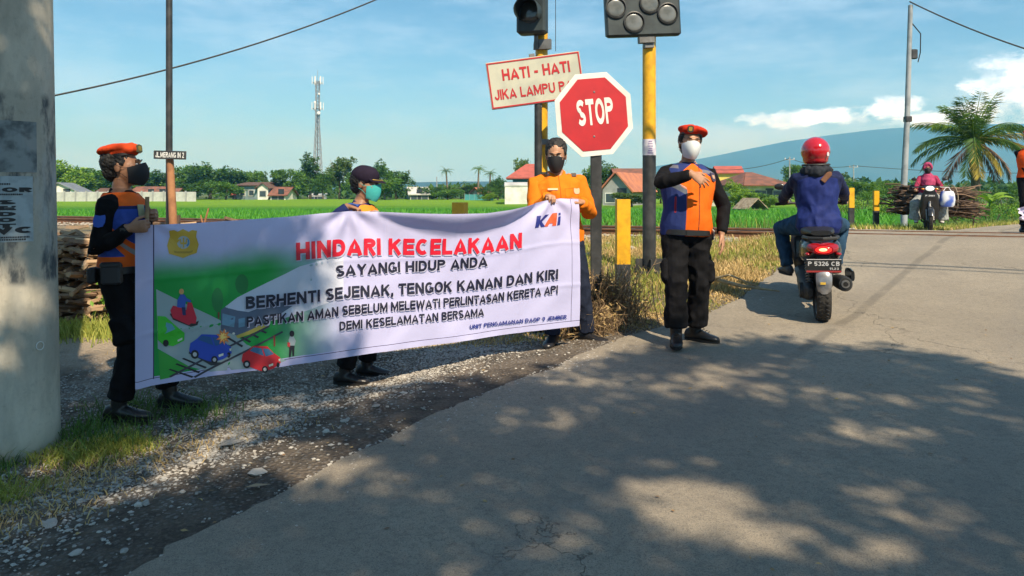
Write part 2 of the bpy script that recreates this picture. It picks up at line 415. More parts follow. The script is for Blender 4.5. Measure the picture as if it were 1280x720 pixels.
# ------------------------------------------------------------------ road
def road_mat():
    m = bpy.data.materials.new('worn_asphalt'); m.use_nodes = True; t = NT(m.node_tree)
    g = t.n('ShaderNodeNewGeometry').outputs['Position']; sp = t.n('ShaderNodeSeparateXYZ'); t.l(g, sp.inputs[0])
    big = t.noise(g, .55, 5, .6); mid = t.noise(g, 3.5, 6, .68); fine = t.noise(g, 140, 3, .7); sp2 = t.noise(g, 420, 2, .6)
    c = t.mix(t.sstep(big, .35, .68), (.26, .222, .172), (.345, .295, .225))
    c = t.mix(t.math('MULTIPLY', t.sstep(mid, .5, .72), .45), c, (.20, .175, .145))
    c = t.mix(t.math('MULTIPLY', t.sstep(fine, .50, .64), .75), c, (.11, .10, .085))
    c = t.mix(t.math('MULTIPLY', t.sstep(sp2, .56, .66), .75), c, (.50, .46, .38))
    c = t.mix(t.math('MULTIPLY', t.sstep(t.noise(g, 26, 4, .75), .48, .62), .42), c, (.165, .145, .12))
    c = t.mix(t.math('MULTIPLY', t.sstep(t.noise(g, 11, 5, .7), .60, .72), .4), c, (.40, .345, .265))
    # polished wheel tracks along the carriageway
    along = t.math('SUBTRACT', sp.outputs[0], t.math('MULTIPLY', sp.outputs[1], .735))
    for off, wd, k in ((-2.0, .22, .35), (-.25, .25, .3)):
        d = t.math('ABSOLUTE', t.math('SUBTRACT', t.math('ADD', along, t.math('MULTIPLY', t.noise(g, .7, 2), .35)), off))
        c = t.mix(t.math('MULTIPLY', t.sstep(d, wd, wd * .3), k * .6), c, (.20, .185, .168))
    shadow_line = t.math('ABSOLUTE', t.math('ADD', t.math('SUBTRACT', sp.outputs[0], t.math('MULTIPLY', sp.outputs[1], .77)), t.math('ADD', 2.22, t.math('MULTIPLY', t.noise(g, 1.2, 3), .08))))  # thin cast shadow line, painted as a dark stripe into the asphalt colour
    tm = t.math('MULTIPLY', t.sstep(shadow_line, .085, .03), t.math('MULTIPLY', t.sstep(sp.outputs[1], 4.8, 6.2), t.sstep(t.noise(g, 2.2, 3), .30, .5)))
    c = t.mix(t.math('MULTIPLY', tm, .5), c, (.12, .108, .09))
    # old patched seam crossing the lane
    vor = t.n('ShaderNodeTexVoronoi', feature='DISTANCE_TO_EDGE'); vor.inputs['Scale'].default_value = .85
    wv = t.n('ShaderNodeVectorMath', operation='ADD'); t.l(g, wv.inputs[0]); t.l(t.noise(g, 2.5, 5, .6, out=1), wv.inputs[1]); t.l(wv.outputs[0], vor.inputs['Vector'])
    crack = t.math('MULTIPLY', t.sstep(vor.outputs['Distance'], .006, .0), t.sstep(t.noise(g, .5, 2), .52, .62))
    c = t.mix(t.math('MULTIPLY', crack, .4), c, (.06, .055, .05))
    p = t.n('ShaderNodeBsdfPrincipled', i_Roughness=.88); t.l(c, p.inputs['Base Color']); p.inputs['Specular IOR Level'].default_value = .3
    b = t.n('ShaderNodeBump', i_Strength=.9, i_Distance=.008)
    h = t.math('ADD', fine, t.math('MULTIPLY', crack, -2)); h = t.math('ADD', h, t.math('MULTIPLY', mid, 1.5))
    t.l(h, b.inputs['Height']); t.l(b.outputs[0], p.inputs['Normal'])
    o = t.n('ShaderNodeOutputMaterial'); t.l(p.outputs[0], o.inputs[0]); return m
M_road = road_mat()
mb = MB(); rows = []
yl = [-12, -8, -5, -3, -1, 0, 1] + list(np.arange(1.5, 24, .07)) + list(np.arange(24, 60, 2.0))
NC = 40
for y in yl:
    e = edge_l(y); wd = road_w(y); row = []
    wob = .10 * noise.noise(Vector((y * 2.1, 0, 1))) + .04 * noise.noise(Vector((y * 9, 0, 2))) + .035 * noise.noise(Vector((y * 24, 0, 2)))
    wr = .09 * noise.noise(Vector((y * 1.1, 5, 1)))
    for i in range(NC + 1):
        k = i / NC; x = lerp(e + wob, e + wd + wr, k); z = zroad(x, y) + .006
        z += .008 * noise.noise(Vector((x * .9, y * .9, 7)))
        if i in (0, NC): z -= .045
        if i == 1: x = e + wob + .035; 
        row.append((x, y, z))
    rows.append(row)
k = mb.verts([p for r in rows for p in r]); n = NC + 1
for j in range(len(rows) - 1):
    for i in range(NC): mb.face((j*n+i, j*n+i+1, (j+1)*n+i+1, (j+1)*n+i))
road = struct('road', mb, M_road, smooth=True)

# ------------------------------------------------------------------ rice field
def field_mat():
    m = bpy.data.materials.new('young_rice'); m.use_nodes = True; t = NT(m.node_tree)
    g = t.n('ShaderNodeNewGeometry').outputs['Position']; sp = t.n('ShaderNodeSeparateXYZ'); t.l(g, sp.inputs[0])
    mp = t.n('ShaderNodeMapping'); mp.inputs['Scale'].default_value = (.25, 1.0, 1); t.l(g, mp.inputs[0])
    n1 = t.noise(mp.outputs[0], .25, 5, .65); n2 = t.noise(g, 3, 4, .7)
    yw = t.math('ADD', sp.outputs[1], t.math('MULTIPLY', n1, 12))
    c = t.mix(t.sstep(yw, 62, 84), t.mix(n1, (.045, .20, .012), (.07, .27, .015)), t.mix(n1, (.17, .34, .02), (.22, .37, .03)))
    c = t.mix(t.sstep(n2, .45, .7), c, t.mix(1.0, c, (.62, .72, .6), 'MULTIPLY'))
    p = t.n('ShaderNodeBsdfPrincipled', i_Roughness=.9); t.l(c, p.inputs['Base Color']); p.inputs['Specular IOR Level'].default_value = .15
    b = t.n('ShaderNodeBump', i_Strength=1, i_Distance=.2); t.l(t.noise(g, 7, 4, .8), b.inputs['Height']); t.l(b.outputs[0], p.inputs['Normal'])
    o = t.n('ShaderNodeOutputMaterial'); t.l(p.outputs[0], o.inputs[0]); return m
M_field = field_mat()
mb = MB(); fx = [-170 + i * 4 for i in range(78)]
fy = [21 + i * 2.2 for i in range(50)]
def fld(x, y): return FIELD + .25 + .05 * noise.noise(Vector((x * .3, y * .3, 0))) + .03 * noise.noise(Vector((x*1.7, y*1.7, 4)))
k = mb.verts([(x, y, fld(x, y) if not (y < 22 or y > 127 or x > 130) else FIELD - .3) for y in fy for x in fx])
for j in range(len(fy) - 1):
    for i in range(len(fx) - 1):
        xm = fx[i] + 2; ym = fy[j] + 1.1
        if xm > -2 and tt(xm, ym) < 7: continue
        if xm > edge_l(ym) - 5.5: continue
        mb.face((j*78+i, j*78+i+1, (j+1)*78+i+1, (j+1)*78+i))
struct('rice_field', mb, M_field, smooth=True)

# ------------------------------------------------------------------ railway through the crossing
M_rust = mat('rusty_rail_steel', (.20, .095, .05), .75, .3, var=(.11, .055, .035), vscale=6, bump=.3)
M_rhead = mat('worn_rail_head', (.42, .33, .26), .4, .8, var=(.25, .15, .1), vscale=5)
M_sleeper = mat('concrete_sleeper', (.33, .30, .27), .9, var=(.24, .2, .17), vscale=5, bump=.4)
rail_rz = math.atan(-.4)
track = thing('railway_track', 'rusty railway track running across behind the men, sunk in the road at the crossing', 'railway track', (0, 15.3, .705), rail_rz)
PR = [(-.065, 0), (.065, 0), (.065, .012), (.012, .03), (.012, .10), (.035, .112), (.035, .14), (-.035, .14), (-.035, .112), (-.012, .10), (-.012, .03), (-.065, .012)]
for sy in (-.535, .535):
    mb = MB(); mb.prism(PR, lambda a, b, d: (d, a + sy, b + .005), -70, 60); r_ = mb.build('rail', M_rust, track)
    mb = MB(); mb.box((-5, sy, .1465), (130, .062, .004)); mb.build('rail_head', M_rhead, r_)
mb = MB(); mb.box((0, 0, 0), (.24, 2.0, .12), bevel=.02); sl = mb.mesh('sleeper', M_sleeper)
for i in range(-30, 40):
    xx = i * .62
    if 4.8 < xx < 15.5: continue
    link('sleeper', sl, track, (xx, 0, -.045))
# ballast stones beside the track, off the road
M_ballast = mat('track_ballast', (.26, .23, .20), .95, var=(.15, .12, .1), vscale=3, attr=(.42, .37, .31))
def rock_pts(rad, flat=.6, n1=6):
    a = random.random() * 6.28; pts = []
    for (zz, rr) in ((-.5, .7), (.15, 1.0), (.8, .55)):
        for j in range(n1):
            an = a + 2*math.pi*j/n1; q = rr * rad * random.uniform(.7, 1.15)
            pts.append(Vector((q*math.cos(an), q*math.sin(an), zz * rad * flat * random.uniform(.8, 1.15))))
    return pts
def add_rock(mb, c, rad, flat=.6, n1=5):
    mb.tv = random.random(); pts = rock_pts(rad, flat, n1); st = Vector((random.uniform(.8, 1.4), 1, 1)); rz = Matrix.Rotation(random.random()*6.28, 3, 'Z')
    pts = [rz @ Vector((p.x*st.x, p.y, p.z)) + Vector(c) for p in pts]
    mb.rings([pts[i*n1:(i+1)*n1] for i in range(3)])
mb = MB(); rng = random.Random(3)
for i in range(5200):
    lx = rng.uniform(-24, 9); ly = rng.choice((-1, 1)) * rng.uniform(0, 1.55)
    wx = lx * math.cos(rail_rz) - ly * math.sin(rail_rz); wy = 15.3 + lx * math.sin(rail_rz) + ly * math.cos(rail_rz)
    if offroad(wx, wy) < .2: continue
    add_rock(mb, (wx, wy, max(zg(wx, wy), .70 if abs(ly) < 1.2 else -1) + .015), rng.uniform(.025, .05))
struct('track_ballast', mb, M_ballast, kind='stuff')
# ------------------------------------------------------------------ mountain and hills
M_mount = mat('forested_mountain', (.022, .06, .05), .95, var=(.035, .075, .055), vscale=.004)
PROF = [(-2600, 238), (300, 237), (600, 234), (700, 226), (780, 213), (870, 198), (930, 186), (991, 174), (1040, 167), (1090, 161), (1180, 157), (1277, 155), (1400, 150), (1600, 141), (1900, 152), (2300, 175), (3000, 215), (4200, 238)]
def mountain(name, Y, prof, depth, amp, sc, ulo, uhi, n, kind='structure', seed=0):
    mb = MB(); rows = []
    for j, (ky, kz) in enumerate(((-1, -.02), (-.75, .22), (-.5, .48), (-.25, .78), (0, 1.0), (.4, .7), (1, -.02))):
        row = []
        for i in range(n + 1):
            u = lerp(ulo, uhi, i / n); x = (u - 640) / F * Y
            top = (HV - table(prof, u)) / F * Y + CH
            nz_ = noise.noise(Vector((x * sc, j * 3.1, seed))) * amp + noise.noise(Vector((x * sc * 4, j * 5.1, seed + 1))) * amp * .3
            z = -3 + (top + 3) * kz + nz_ * min(1, max(0, kz)) * max(.15, min(1, top / 60))
            y = Y + ky * depth + noise.noise(Vector((x * sc * 2, j, seed + 5))) * depth * .12 * (0 if j == 4 else 1)
            row.append((x, y, z))
        rows.append(row)
    mb.verts([p for r in rows for p in r])
    for j in range(len(rows) - 1):
        for i in range(n): mb.face((j*(n+1)+i, j*(n+1)+i+1, (j+1)*(n+1)+i+1, (j+1)*(n+1)+i))
    return struct(name, mb, M_mount, kind=kind, smooth=True)
mountain('mountain', 3300, PROF, 900, 9, .002, -2600, 4200, 260)
mountain('hills', 1500, [(-2000, 236), (-200, 233), (60, 234), (250, 233), (420, 232), (470, 229), (540, 227.5), (620, 226.5), (700, 229), (800, 232), (1000, 236), (3000, 236)], 250, 2.5, .01, -2000, 3000, 200, seed=9)

# ------------------------------------------------------------------ leaves and trees
def leafmat(name, a, b, tr=.22, rough=.55): return mat(name, a, rough, attr=b, trans=tr, spec=.3)
G_dark = leafmat('foliage_dark', (.032, .085, .012), (.095, .20, .03))
G_mid = leafmat('foliage_mid', (.05, .13, .012), (.15, .28, .035))
G_lime = leafmat('foliage_lime', (.10, .20, .015), (.24, .38, .04))
G_olive = leafmat('foliage_olive', (.055, .11, .02), (.14, .21, .04))
M_bark = mat('bark', (.12, .09, .065), .9, var=(.2, .16, .12), vscale=6, bump=.6)
def leaf(mb, c, d, nrm, L, Wd):
    """one bent, pointed leaf of four triangles"""
    d = d.normalized(); s_ = d.cross(nrm).normalized(); up = s_.cross(d)
    c = Vector(c); k = mb.verts([c, c + d*L*.45 + s_*Wd*.5 - up*L*.03, c + d*L - up*L*.15, c + d*L*.45 - s_*Wd*.5 - up*L*.03])
    mb.face((k, k+1, k+2)); mb.face((k, k+2, k+3))
def rv(rng): 
    while True:
        v = Vector((rng.uniform(-1, 1), rng.uniform(-1, 1), rng.uniform(-1, 1)))
        if .05 < v.length < 1: return v.normalized()
def crown_mesh(name, blobs, nleaf, L, m, seed, clump=24, tight=.35):
    """blobs: (centre, radii); leaves in clumps through the volume, most near the surface"""
    rng = random.Random(seed); mb = MB(); wts = [b[1][0]*b[1][1]*b[1][2] for b in blobs]
    ncl = nleaf // clump
    for _ in range(ncl):
        b = rng.choices(blobs, wts)[0]; d = rv(rng); rr = rng.uniform(.35, 1.0) ** .45
        if noise.noise(d * 2.2 + Vector((seed, 0, b[0][0]))) < -.22: rr *= .72
        c = Vector(b[0]) + Vector((d.x*b[1][0], d.y*b[1][1], d.z*b[1][2])) * rr
        cr = tight * (b[1][0] + b[1][2]) * .5; tone = rng.random() * .6
        for i in range(clump):
            o = rv(rng); p = c + Vector((o.x, o.y, o.z * .7)) * cr * rng.random() ** .5
            mb.tv = min(1, max(0, tone + rng.uniform(0, .4)))
            dd = (o + d * .6 + Vector((0, 0, rng.uniform(-.6, .3)))).normalized()
            leaf(mb, p, dd, (rv(rng) + Vector((0, 0, 1.2))).normalized(), L * rng.uniform(.7, 1.3), L * rng.uniform(.45, .7))
    return mb.mesh(name, m)
def trunk_mesh(h, r, seed, spread=1.5, nb=5):
    rng = random.Random(seed); mb = MB(); top = Vector((rng.uniform(-.3, .3), rng.uniform(-.3, .3), h))
    mb.tube([(0, 0, -.3), (top.x*.3, top.y*.3, h*.35), (top.x*.6, top.y*.6, h*.7), top], [r*1.25, r, r*.75, r*.4], 7)
    for i in range(nb):
        a = rng.random()*6.28; z0 = h*rng.uniform(.45, .9); e = Vector((math.cos(a)*spread, math.sin(a)*spread, z0 + h*rng.uniform(.25, .6)))
        b0 = Vector((top.x*z0/h*.8, top.y*z0/h*.8, z0)); mb.tube([b0, b0.lerp(e, .5) + Vector((0, 0, -.1*h)), e], [r*.5, r*.33, r*.12], 5)
    return mb.mesh('trunk', M_bark, True)
# broad crown variants about 6 m across, 6 m high, base at 0
def blobset(seed, n=7, sx=2.6, sz=2.0, zc=4.0):
    rng = random.Random(seed); out = [((0, 0, zc), (sx*.62, sx*.62, sz*.75))]
    for i in range(n):
        a = i/n*6.28 + rng.uniform(-.4, .4); rr = sx*rng.uniform(.4, .75)
        out.append(((math.cos(a)*rr, math.sin(a)*rr, zc + rng.uniform(-.75, .8)*sz), (sx*rng.uniform(.32, .5), sx*rng.uniform(.32, .5), sz*rng.uniform(.3, .48))))
    return out
CROWN = {}
for kind, m, sd, n, sx, sz, zc in (('round', G_mid, 1, 7, 3.0, 2.3, 4.0), ('dense', G_dark, 2, 8, 3.0, 2.6, 3.8), ('lime', G_lime, 3, 7, 3.0, 2.2, 3.6),
                                   ('tall', G_dark, 4, 6, 1.5, 3.4, 5.0), ('loose', G_olive, 5, 6, 2.8, 2.0, 4.6), ('round2', G_mid, 6, 9, 3.1, 2.0, 3.6), ('dense2', G_dark, 8, 6, 2.7, 2.8, 4.0)):
    CROWN[kind] = (crown_mesh('crown', blobset(sd, n, sx, sz, zc), 3600, .34, m, sd), trunk_mesh(zc, .16, sd))
def tree(u, vt, wpx, Y, kind, label, name='broadleaf_tree', vb=None, group='trees at the far side of the rice field', z0=FIELD):
    """crown top at row vt, crown about wpx wide, at distance Y"""
    if u < 530: vt -= 5
    h = CH + (HV - vt) / F * Y - z0; wm = wpx * 1.5 / F * Y
    crown, trunk = CROWN[kind]
    b = [v.co for v in crown.vertices]; zs = max(p.z for p in b); xw = max(p.x for p in b) - min(p.x for p in b)
    t = thing(name, label, 'tree', ((u - 640) / F * Y, Y, z0), random.random() * 6.28, group)
    link('crown', crown, t, scale=(wm/xw, wm/xw, h/zs)); link('trunk', trunk, t, scale=(wm/xw, wm/xw, h/zs)); return t
def palm_mesh(seed, nf=16, L=3.0, m=None, leafl=.55, nl=16):
    rng = random.Random(seed); parts = []
    for i in range(nf):
        mb = MB(); a = i/nf*6.28*2.4 + rng.uniform(-.2, .2); e0 = lerp(1.25, -.1, (i / nf)) + rng.uniform(-.12, .12)
        Lf = L*rng.uniform(.8, 1.05); p = Vector((0, 0, 0)); el_ = e0; pts = [p.copy()]
        for k_ in range(7):
            d = Vector((math.cos(a)*math.cos(el_), math.sin(a)*math.cos(el_), math.sin(el_))); p = p + d*Lf/7; pts.append(p.copy()); el_ -= rng.uniform(.16, .30)
        mb.tv = .8; mb.tube(pts, [.035, .03, .025, .02, .016, .012, .008, .004], 4)
        side = Vector((-math.sin(a), math.cos(a), 0))
        for j in range(nl):
            k_ = (j+1.2)/(nl+1)*7; ii = min(6, int(k_)); q = pts[ii].lerp(pts[ii+1], k_-ii); dd = (pts[ii+1]-pts[ii]).normalized()
            ll = leafl*math.sin(min(1, (j+2)/nl*1.15)*math.pi*.93)**.5 if j < nl-1 else leafl*.5
            for s_ in (-1, 1):
                mb.tv = rng.uniform(.1, .75)
                ld = (dd*.62 + side*s_*.75 + Vector((0, 0, rng.uniform(-.75, -.25)))).normalized(); n_ = ld.cross(dd).normalized()
                leaf(mb, q, ld, dd.cross(ld)+Vector((0,0,.3)), ll*rng.uniform(.85, 1.1), leafl*.085)
        parts.append(mb.mesh('frond', m or G_mid))
    return parts
PALMS = [palm_mesh(s_, 15, 2.8, G_dark if s_ == 1 else G_mid, .75, 11) for s_ in (1, 2)]
def palm(u, vt, Y, var, rad_px, label, z0=FIELD, group='coconut palms beyond the rice field'):
    hc = CH + (HV - vt) / F * Y - z0; s_ = rad_px / F * Y / 2.6
    t = thing('coconut_palm', label, 'palm tree', ((u - 640) / F * Y, Y, z0), random.random()*6, group)
    mb = MB(); mb.tube([(0, 0, -.2), (.1, 0, hc*.3), (.25, .05, hc*.7), (.3, .05, hc - 1.2*s_)], [.2, .16, .13, .11], 8); mb.build('trunk', M_bark, t, True)
    for me in PALMS[var]: link('frond', me, t, (.3, .05, hc - 1.25*s_), scale=(s_, s_, s_))
    return t

# ------------------------------------------------------------------ far buildings
M_tile = mat('weathered_roof_tile', (.23, .09, .055), .85, var=(.13, .065, .045), vscale=1.2, bump=.4)
M_tileR = mat('red_roof_tile', (.42, .10, .07), .8, var=(.33, .08, .055), vscale=1.5)
M_tileO = mat('orange_roof_tile', (.46, .17, .08), .8, var=(.34, .12, .07), vscale=1.5)
M_tileB = mat('brown_roof_tile', (.13, .075, .055), .85, var=(.09, .05, .04), vscale=1.5)
M_grey_roof = mat('grey_metal_roof', (.20, .22, .25), .6, var=(.15, .16, .18), vscale=1)
M_white_roof = mat('pale_sheet_roof', (.6, .6, .58), .6, var=(.42, .42, .40), vscale=.8)
M_wwall = mat('whitewashed_wall', (.72, .72, .68), .9, var=(.55, .54, .5), vscale=.8)
M_gwall = mat('bare_render_wall', (.33, .34, .34), .9, var=(.25, .26, .26), vscale=.9)
M_bwall = mat('blue_grey_wall', (.22, .30, .33), .9, var=(.17, .22, .25), vscale=.9)
M_ywall = mat('yellow_wall', (.62, .5, .12), .9)
M_teal = mat('teal_panel', (.05, .28, .30), .7, var=(.04, .2, .22), vscale=1)
M_dark = mat('dark_opening', (.025, .03, .035), .4)
M_glass = mat('window_glass', (.05, .07, .08), .1)
def house(name, label, u0, u1, Y, v_eave, v_ridge, wall, roof, style='gable_x', depth=6, rz=0, over=.35, vbase=None, door=True, win=2, hip=1.6, gable=None, group=None):
    """u0..u1 wall span in the photograph's columns, at distance Y; style: ridge along x, along y, hip or lean"""
    x0, x1 = (u0-640)/F*Y, (u1-640)/F*Y; wd = x1-x0; zb = FIELD - .1; he = CH+(HV-v_eave)/F*Y - zb; hr = CH+(HV-v_ridge)/F*Y - zb
    t = thing(name, label, 'house', ((x0+x1)/2, Y + depth/2, zb), rz, group or 'houses beyond the rice field')
    a, b = wd/2, depth/2; mb = MB(); th = .12
    mb.box((0, -b + th/2, he/2), (wd, th, he)); mb.box((0, b - th/2, he/2), (wd, th, he))
    mb.box((-a + th/2, 0, he/2), (th, depth - 2*th, he)); mb.box((a - th/2, 0, he/2), (th, depth - 2*th, he))
    if style == 'gable_x':
        for s_ in (-1, 1): mb.prism([(-b, he), (b, he), (0, hr-.08)], lambda p, q, d: (s_*(a - .12 + d), p, q), 0, .11)
    if style == 'gable_y':
        for s_ in (-1, 1): mb.prism([(-a, he), (a, he), (0, hr-.08)], lambda p, q, d: (p, s_*(b - .12 + d), q), 0, .11)
    mb.build('wall', wall, t)
    mb = MB(); o = over; tk = .14
    def slab(p0, p1, p2, p3=None):
        P = [Vector(p) for p in (p0, p1, p2) + ((p3,) if p3 else ())]; n_ = (P[1]-P[0]).cross(P[2]-P[0]).normalized() * tk
        if n_.z < 0: n_ = -n_
        k = mb.verts(P + [q + n_ for q in P]); m_ = len(P); mb.face([k+i for i in range(m_)]); mb.face([k+m_+i for i in range(m_)])
        for i in range(m_): mb.face((k+i, k+(i+1) % m_, k+m_+(i+1) % m_, k+m_+i))
    if style == 'gable_x':
        sl_ = (hr-he)/b; slab((-a-o, -b-o, he-sl_*o), (a+o, -b-o, he-sl_*o), (a+o, 0, hr), (-a-o, 0, hr)); slab((-a-o, b+o, he-sl_*o), (a+o, b+o, he-sl_*o), (a+o, 0, hr), (-a-o, 0, hr))
    elif style == 'gable_y':
        sl_ = (hr-he)/a; slab((-a-o, -b-o, he-sl_*o), (-a-o, b+o, he-sl_*o), (0, b+o, hr), (0, -b-o, hr)); slab((a+o, -b-o, he-sl_*o), (a+o, b+o, he-sl_*o), (0, b+o, hr), (0, -b-o, hr))
    elif style == 'hip':
        h_ = min(hip, a*.8); sl_ = (hr-he)/(b+o); z_ = he-.15
        slab((-a-o, -b-o, z_), (a+o, -b-o, z_), (a-h_, 0, hr), (-a+h_, 0, hr)); slab((-a-o, b+o, z_), (a+o, b+o, z_), (a-h_, 0, hr), (-a+h_, 0, hr))
        slab((-a-o, -b-o, z_), (-a-o, b+o, z_), (-a+h_, 0, hr)); slab((a+o, -b-o, z_), (a+o, b+o, z_), (a-h_, 0, hr))
    else: slab((-a-o, -b-o, he-.1), (a+o, -b-o, he-.1), (a+o, b+o, hr), (-a-o, b+o, hr))
    mb.build('roof', roof, t)
    n_ = win + (1 if door else 0)
    for i in range(n_):
        x = -a + wd*(i+.7)/(n_+.4)
        if door and i == n_//2:
            mb = MB(); mb.box((x, -b-.012, 1.02), (.9, .03, 2.0)); mb.build('door', M_dark, t)
        else:
            mb = MB(); mb.box((x, -b-.02, min(1.5, he*.55)), (1.1, .05, 1.0)); w_ = mb.build('window', M_wwall if wall is not M_wwall else M_gwall, t)
            mb = MB(); mb.box((x, -b-.05, min(1.5, he*.55)), (.9, .012, .82)); mb.build('pane', M_glass, w_)
    return t
house('low_house', 'low white gabled shed showing just right of the concrete pole, behind the grey wall', 40, 84, 110, 240, 229, M_wwall, M_grey_roof, 'gable_y', 8, rz=.3, win=1)
gw = thing('boundary_wall', 'long pale grey wall of upright panels behind the rice field, left of the wooden post', 'wall', ((60-640)/F*100, 100, FIELD))
mbp = MB(); mbp.box((0, 0, .75), (1.25, .14, 1.5), bevel=.03); pn = mbp.mesh('wall_panel', mat('pale_wall_panel', (.48, .49, .47), .9, var=(.33, .34, .33), vscale=.7))
mbq = MB(); mbq.box((0, 0, .82), (.16, .22, 1.64)); pc = mbq.mesh('pillar', M_gwall)
for i in range(14): link('wall_panel', pn, gw, (i*1.45, 0, 0)); link('pillar', pc, gw, (i*1.45 - .725, 0, 0))
house('long_house', 'long low house with weathered brown tile roof left of the wooden post', 160, 207, 116, 244, 234, M_wwall, M_tile, 'gable_x', 7, win=3)
house('tiled_house', 'small house with orange-brown tile roof directly behind the wooden post', 190, 216, 112, 245, 236, M_gwall, M_tile, 'gable_x', 5, win=2)
house('tall_house', 'two storey blue-grey house with white gable end among trees left of the tower', 300, 333, 120, 232, 228.5, M_bwall, M_tileB, 'gable_x', 6, rz=-.35, win=2, door=False)
house('small_annex', 'white gable fronted annex beside the blue-grey house', 322, 335, 119, 234, 229, M_wwall, M_tileB, 'gable_y', 4, win=1, door=False)
house('brown_roof_house', 'low house with brown tile roof between the blue-grey house and the tower', 338, 357, 118, 244, 234.5, M_wwall, M_tile, 'gable_x', 6, win=1)
house('red_roof_shed', 'small shed with red roof left of the blue-grey house', 292, 304, 122, 243, 236, M_gwall, M_tileR, 'gable_x', 4, win=0)
house('tower_cabin', 'white equipment cabin at the foot of the lattice tower', 386, 404, 150, 245, 242.5, M_wwall, M_white_roof, 'lean', 3, win=2, door=True, over=.1)
house('pale_roof_house', 'open sided house with pale sheet roof right of the man in the cap', 508, 531, 120, 243, 234.5, M_wwall, M_white_roof, 'gable_x', 6, rz=.2, win=2)
house('orange_roof_hut', 'hut with orange roof above the teal fence', 594, 607, 118, 242, 235, M_gwall, M_tileO, 'gable_x', 5, rz=.4, win=0, door=False)
house('red_roof_house', 'house with broad orange-red roof, teal band and white wall left of the man in orange', 641, 690, 84, 222, 205, M_teal, M_tileR, 'hip', 7, win=1, door=False, over=.7)
house('white_annex', 'white walled annex in front of the house with the orange-red roof', 631, 668, 80, 232, 229, M_wwall, M_white_roof, 'lean', 3, win=0, door=False, over=.05)
house('orange_gable_house', 'house with orange tile gable roof between the stop sign post and the signal pole', 776, 812, 72, 236, 216, M_gwall, M_tileO, 'gable_y', 8, rz=-.45, win=1)
house('brown_gable_house', 'brown tile roofed house behind the orange gable house', 772, 806, 86, 222, 211, M_gwall, M_tile, 'gable_x', 6, win=1, door=False)
house('grey_roof_house', 'two storey house with dark grey roof right of the saluting man', 866, 898, 96, 221, 207.5, M_wwall, M_grey_roof, 'gable_y', 8, rz=-.5, win=1, door=False)
house('red_gable_house', 'yellow walled house with bright red gable roof above the bushes', 902, 930, 100, 216, 208, M_ywall, M_tileR, 'gable_x', 5, rz=-.15, win=1, door=False)
house('white_gable_house', 'small bright white house with brown gable roof right of the saluting man', 886, 910, 70, 236, 223.5, M_wwall, M_tileB, 'gable_y', 6, rz=-.35, win=0, door=False, over=.25)
house('hipped_roof_house', 'wide house with brown and orange hipped roof left of the rider in blue', 930, 974, 82, 231, 215.5, M_wwall, M_tile, 'hip', 9, rz=.1, win=3, over=1.0)
house('roadside_house', 'low pale house with tile roof half hidden behind the trees far left', 118, 152, 118, 243, 236, M_gwall, M_tileB, 'gable_x', 5, win=1)
# teal fence
tf = thing('teal_fence', 'teal sheet fence below the orange roofed hut beyond the rice field', 'fence', ((581-640)/F*112, 112, FIELD))
mbp = MB(); mbp.box((.35, 0, .55), (.66, .05, 1.1)); pn = mbp.mesh('fence_panel', M_teal)
for i in range(6): link('fence_panel', pn, tf, (i*.7, 0, .0))
mbq = MB(); mbq.box((0, .05, .6), (.08, .08, 1.25)); pc = mbq.mesh('post', M_gwall)
for i in range(7): link('post', pc, tf, (i*.7, 0, 0))

# ------------------------------------------------------------------ lattice tower
M_steel = mat('galvanised_steel', (.42, .44, .46), .5, .5, var=(.3, .32, .34), vscale=1)
M_antenna = mat('antenna_white', (.75, .75, .73), .5)
TY = 190; tw = thing('lattice_tower', 'tall grey lattice phone tower with white antennas above the far trees', 'tower', ((397-640)/F*TY, TY, FIELD))
TH = CH + (HV-97)/F*TY - FIELD; mb = MB()
def tw_half(z): return lerp(1.25, .42, min(1, z/(TH*.62)))
N = 17
for k_ in range(N):
    z0, z1 = TH*.97*k_/N, TH*.97*(k_+1)/N; a0, a1 = tw_half(z0), tw_half(z1)
    c0 = [(-a0, -a0), (a0, -a0), (a0, a0), (-a0, a0)]; c1 = [(-a1, -a1), (a1, -a1), (a1, a1), (-a1, a1)]
    for i in range(4):
        j = (i+1) % 4; mb.cyl((*c0[i], z0), (*c1[i], z1), .085, n=4); mb.cyl((*c0[i], z0), (*c1[j], z1), .045, n=4); mb.cyl((*c0[j], z0), (*c1[i], z1), .045, n=4); mb.cyl((*c1[i], z1), (*c1[j], z1), .045, n=4)
mb.build('lattice_mast', M_steel, tw)
mb = MB(); mb.cyl((0, 0, 0), (0, 0, TH*.7), .13, n=6); mb.build('cable_ladder', mat('dark_cable_run', (.12, .13, .14), .7), tw)
mb = MB(); mb.cyl((0, 0, TH*.95), (0, 0, TH*1.06), .05, n=6); mb.build('lightning_rod', M_steel, tw)
for zc, rr in ((TH*.975, 1.2), (TH*.76, 1.25)):
    mb = MB()
    for i in range(12): mb.cyl((rr*math.cos(i*.5236), rr*math.sin(i*.5236), zc-.6), (rr*math.cos((i+1)*.5236), rr*math.sin((i+1)*.5236), zc-.6), .045, n=4)
    for i in range(6): mb.cyl((0, 0, zc-.6), (rr*math.cos(i*1.047), rr*math.sin(i*1.047), zc-.6), .04, n=4)
    mb.build('platform', M_steel, tw)
    mb = MB(); mb.box((0, 0, 0), (.3, .16, 1.9), bevel=.03); an = mb.mesh('antenna', M_antenna)
    for i in range(6):
        a = i*1.047+.3; link('antenna', an, tw, (rr*1.1*math.cos(a), rr*1.1*math.sin(a), zc), (0, 0, a+1.57))
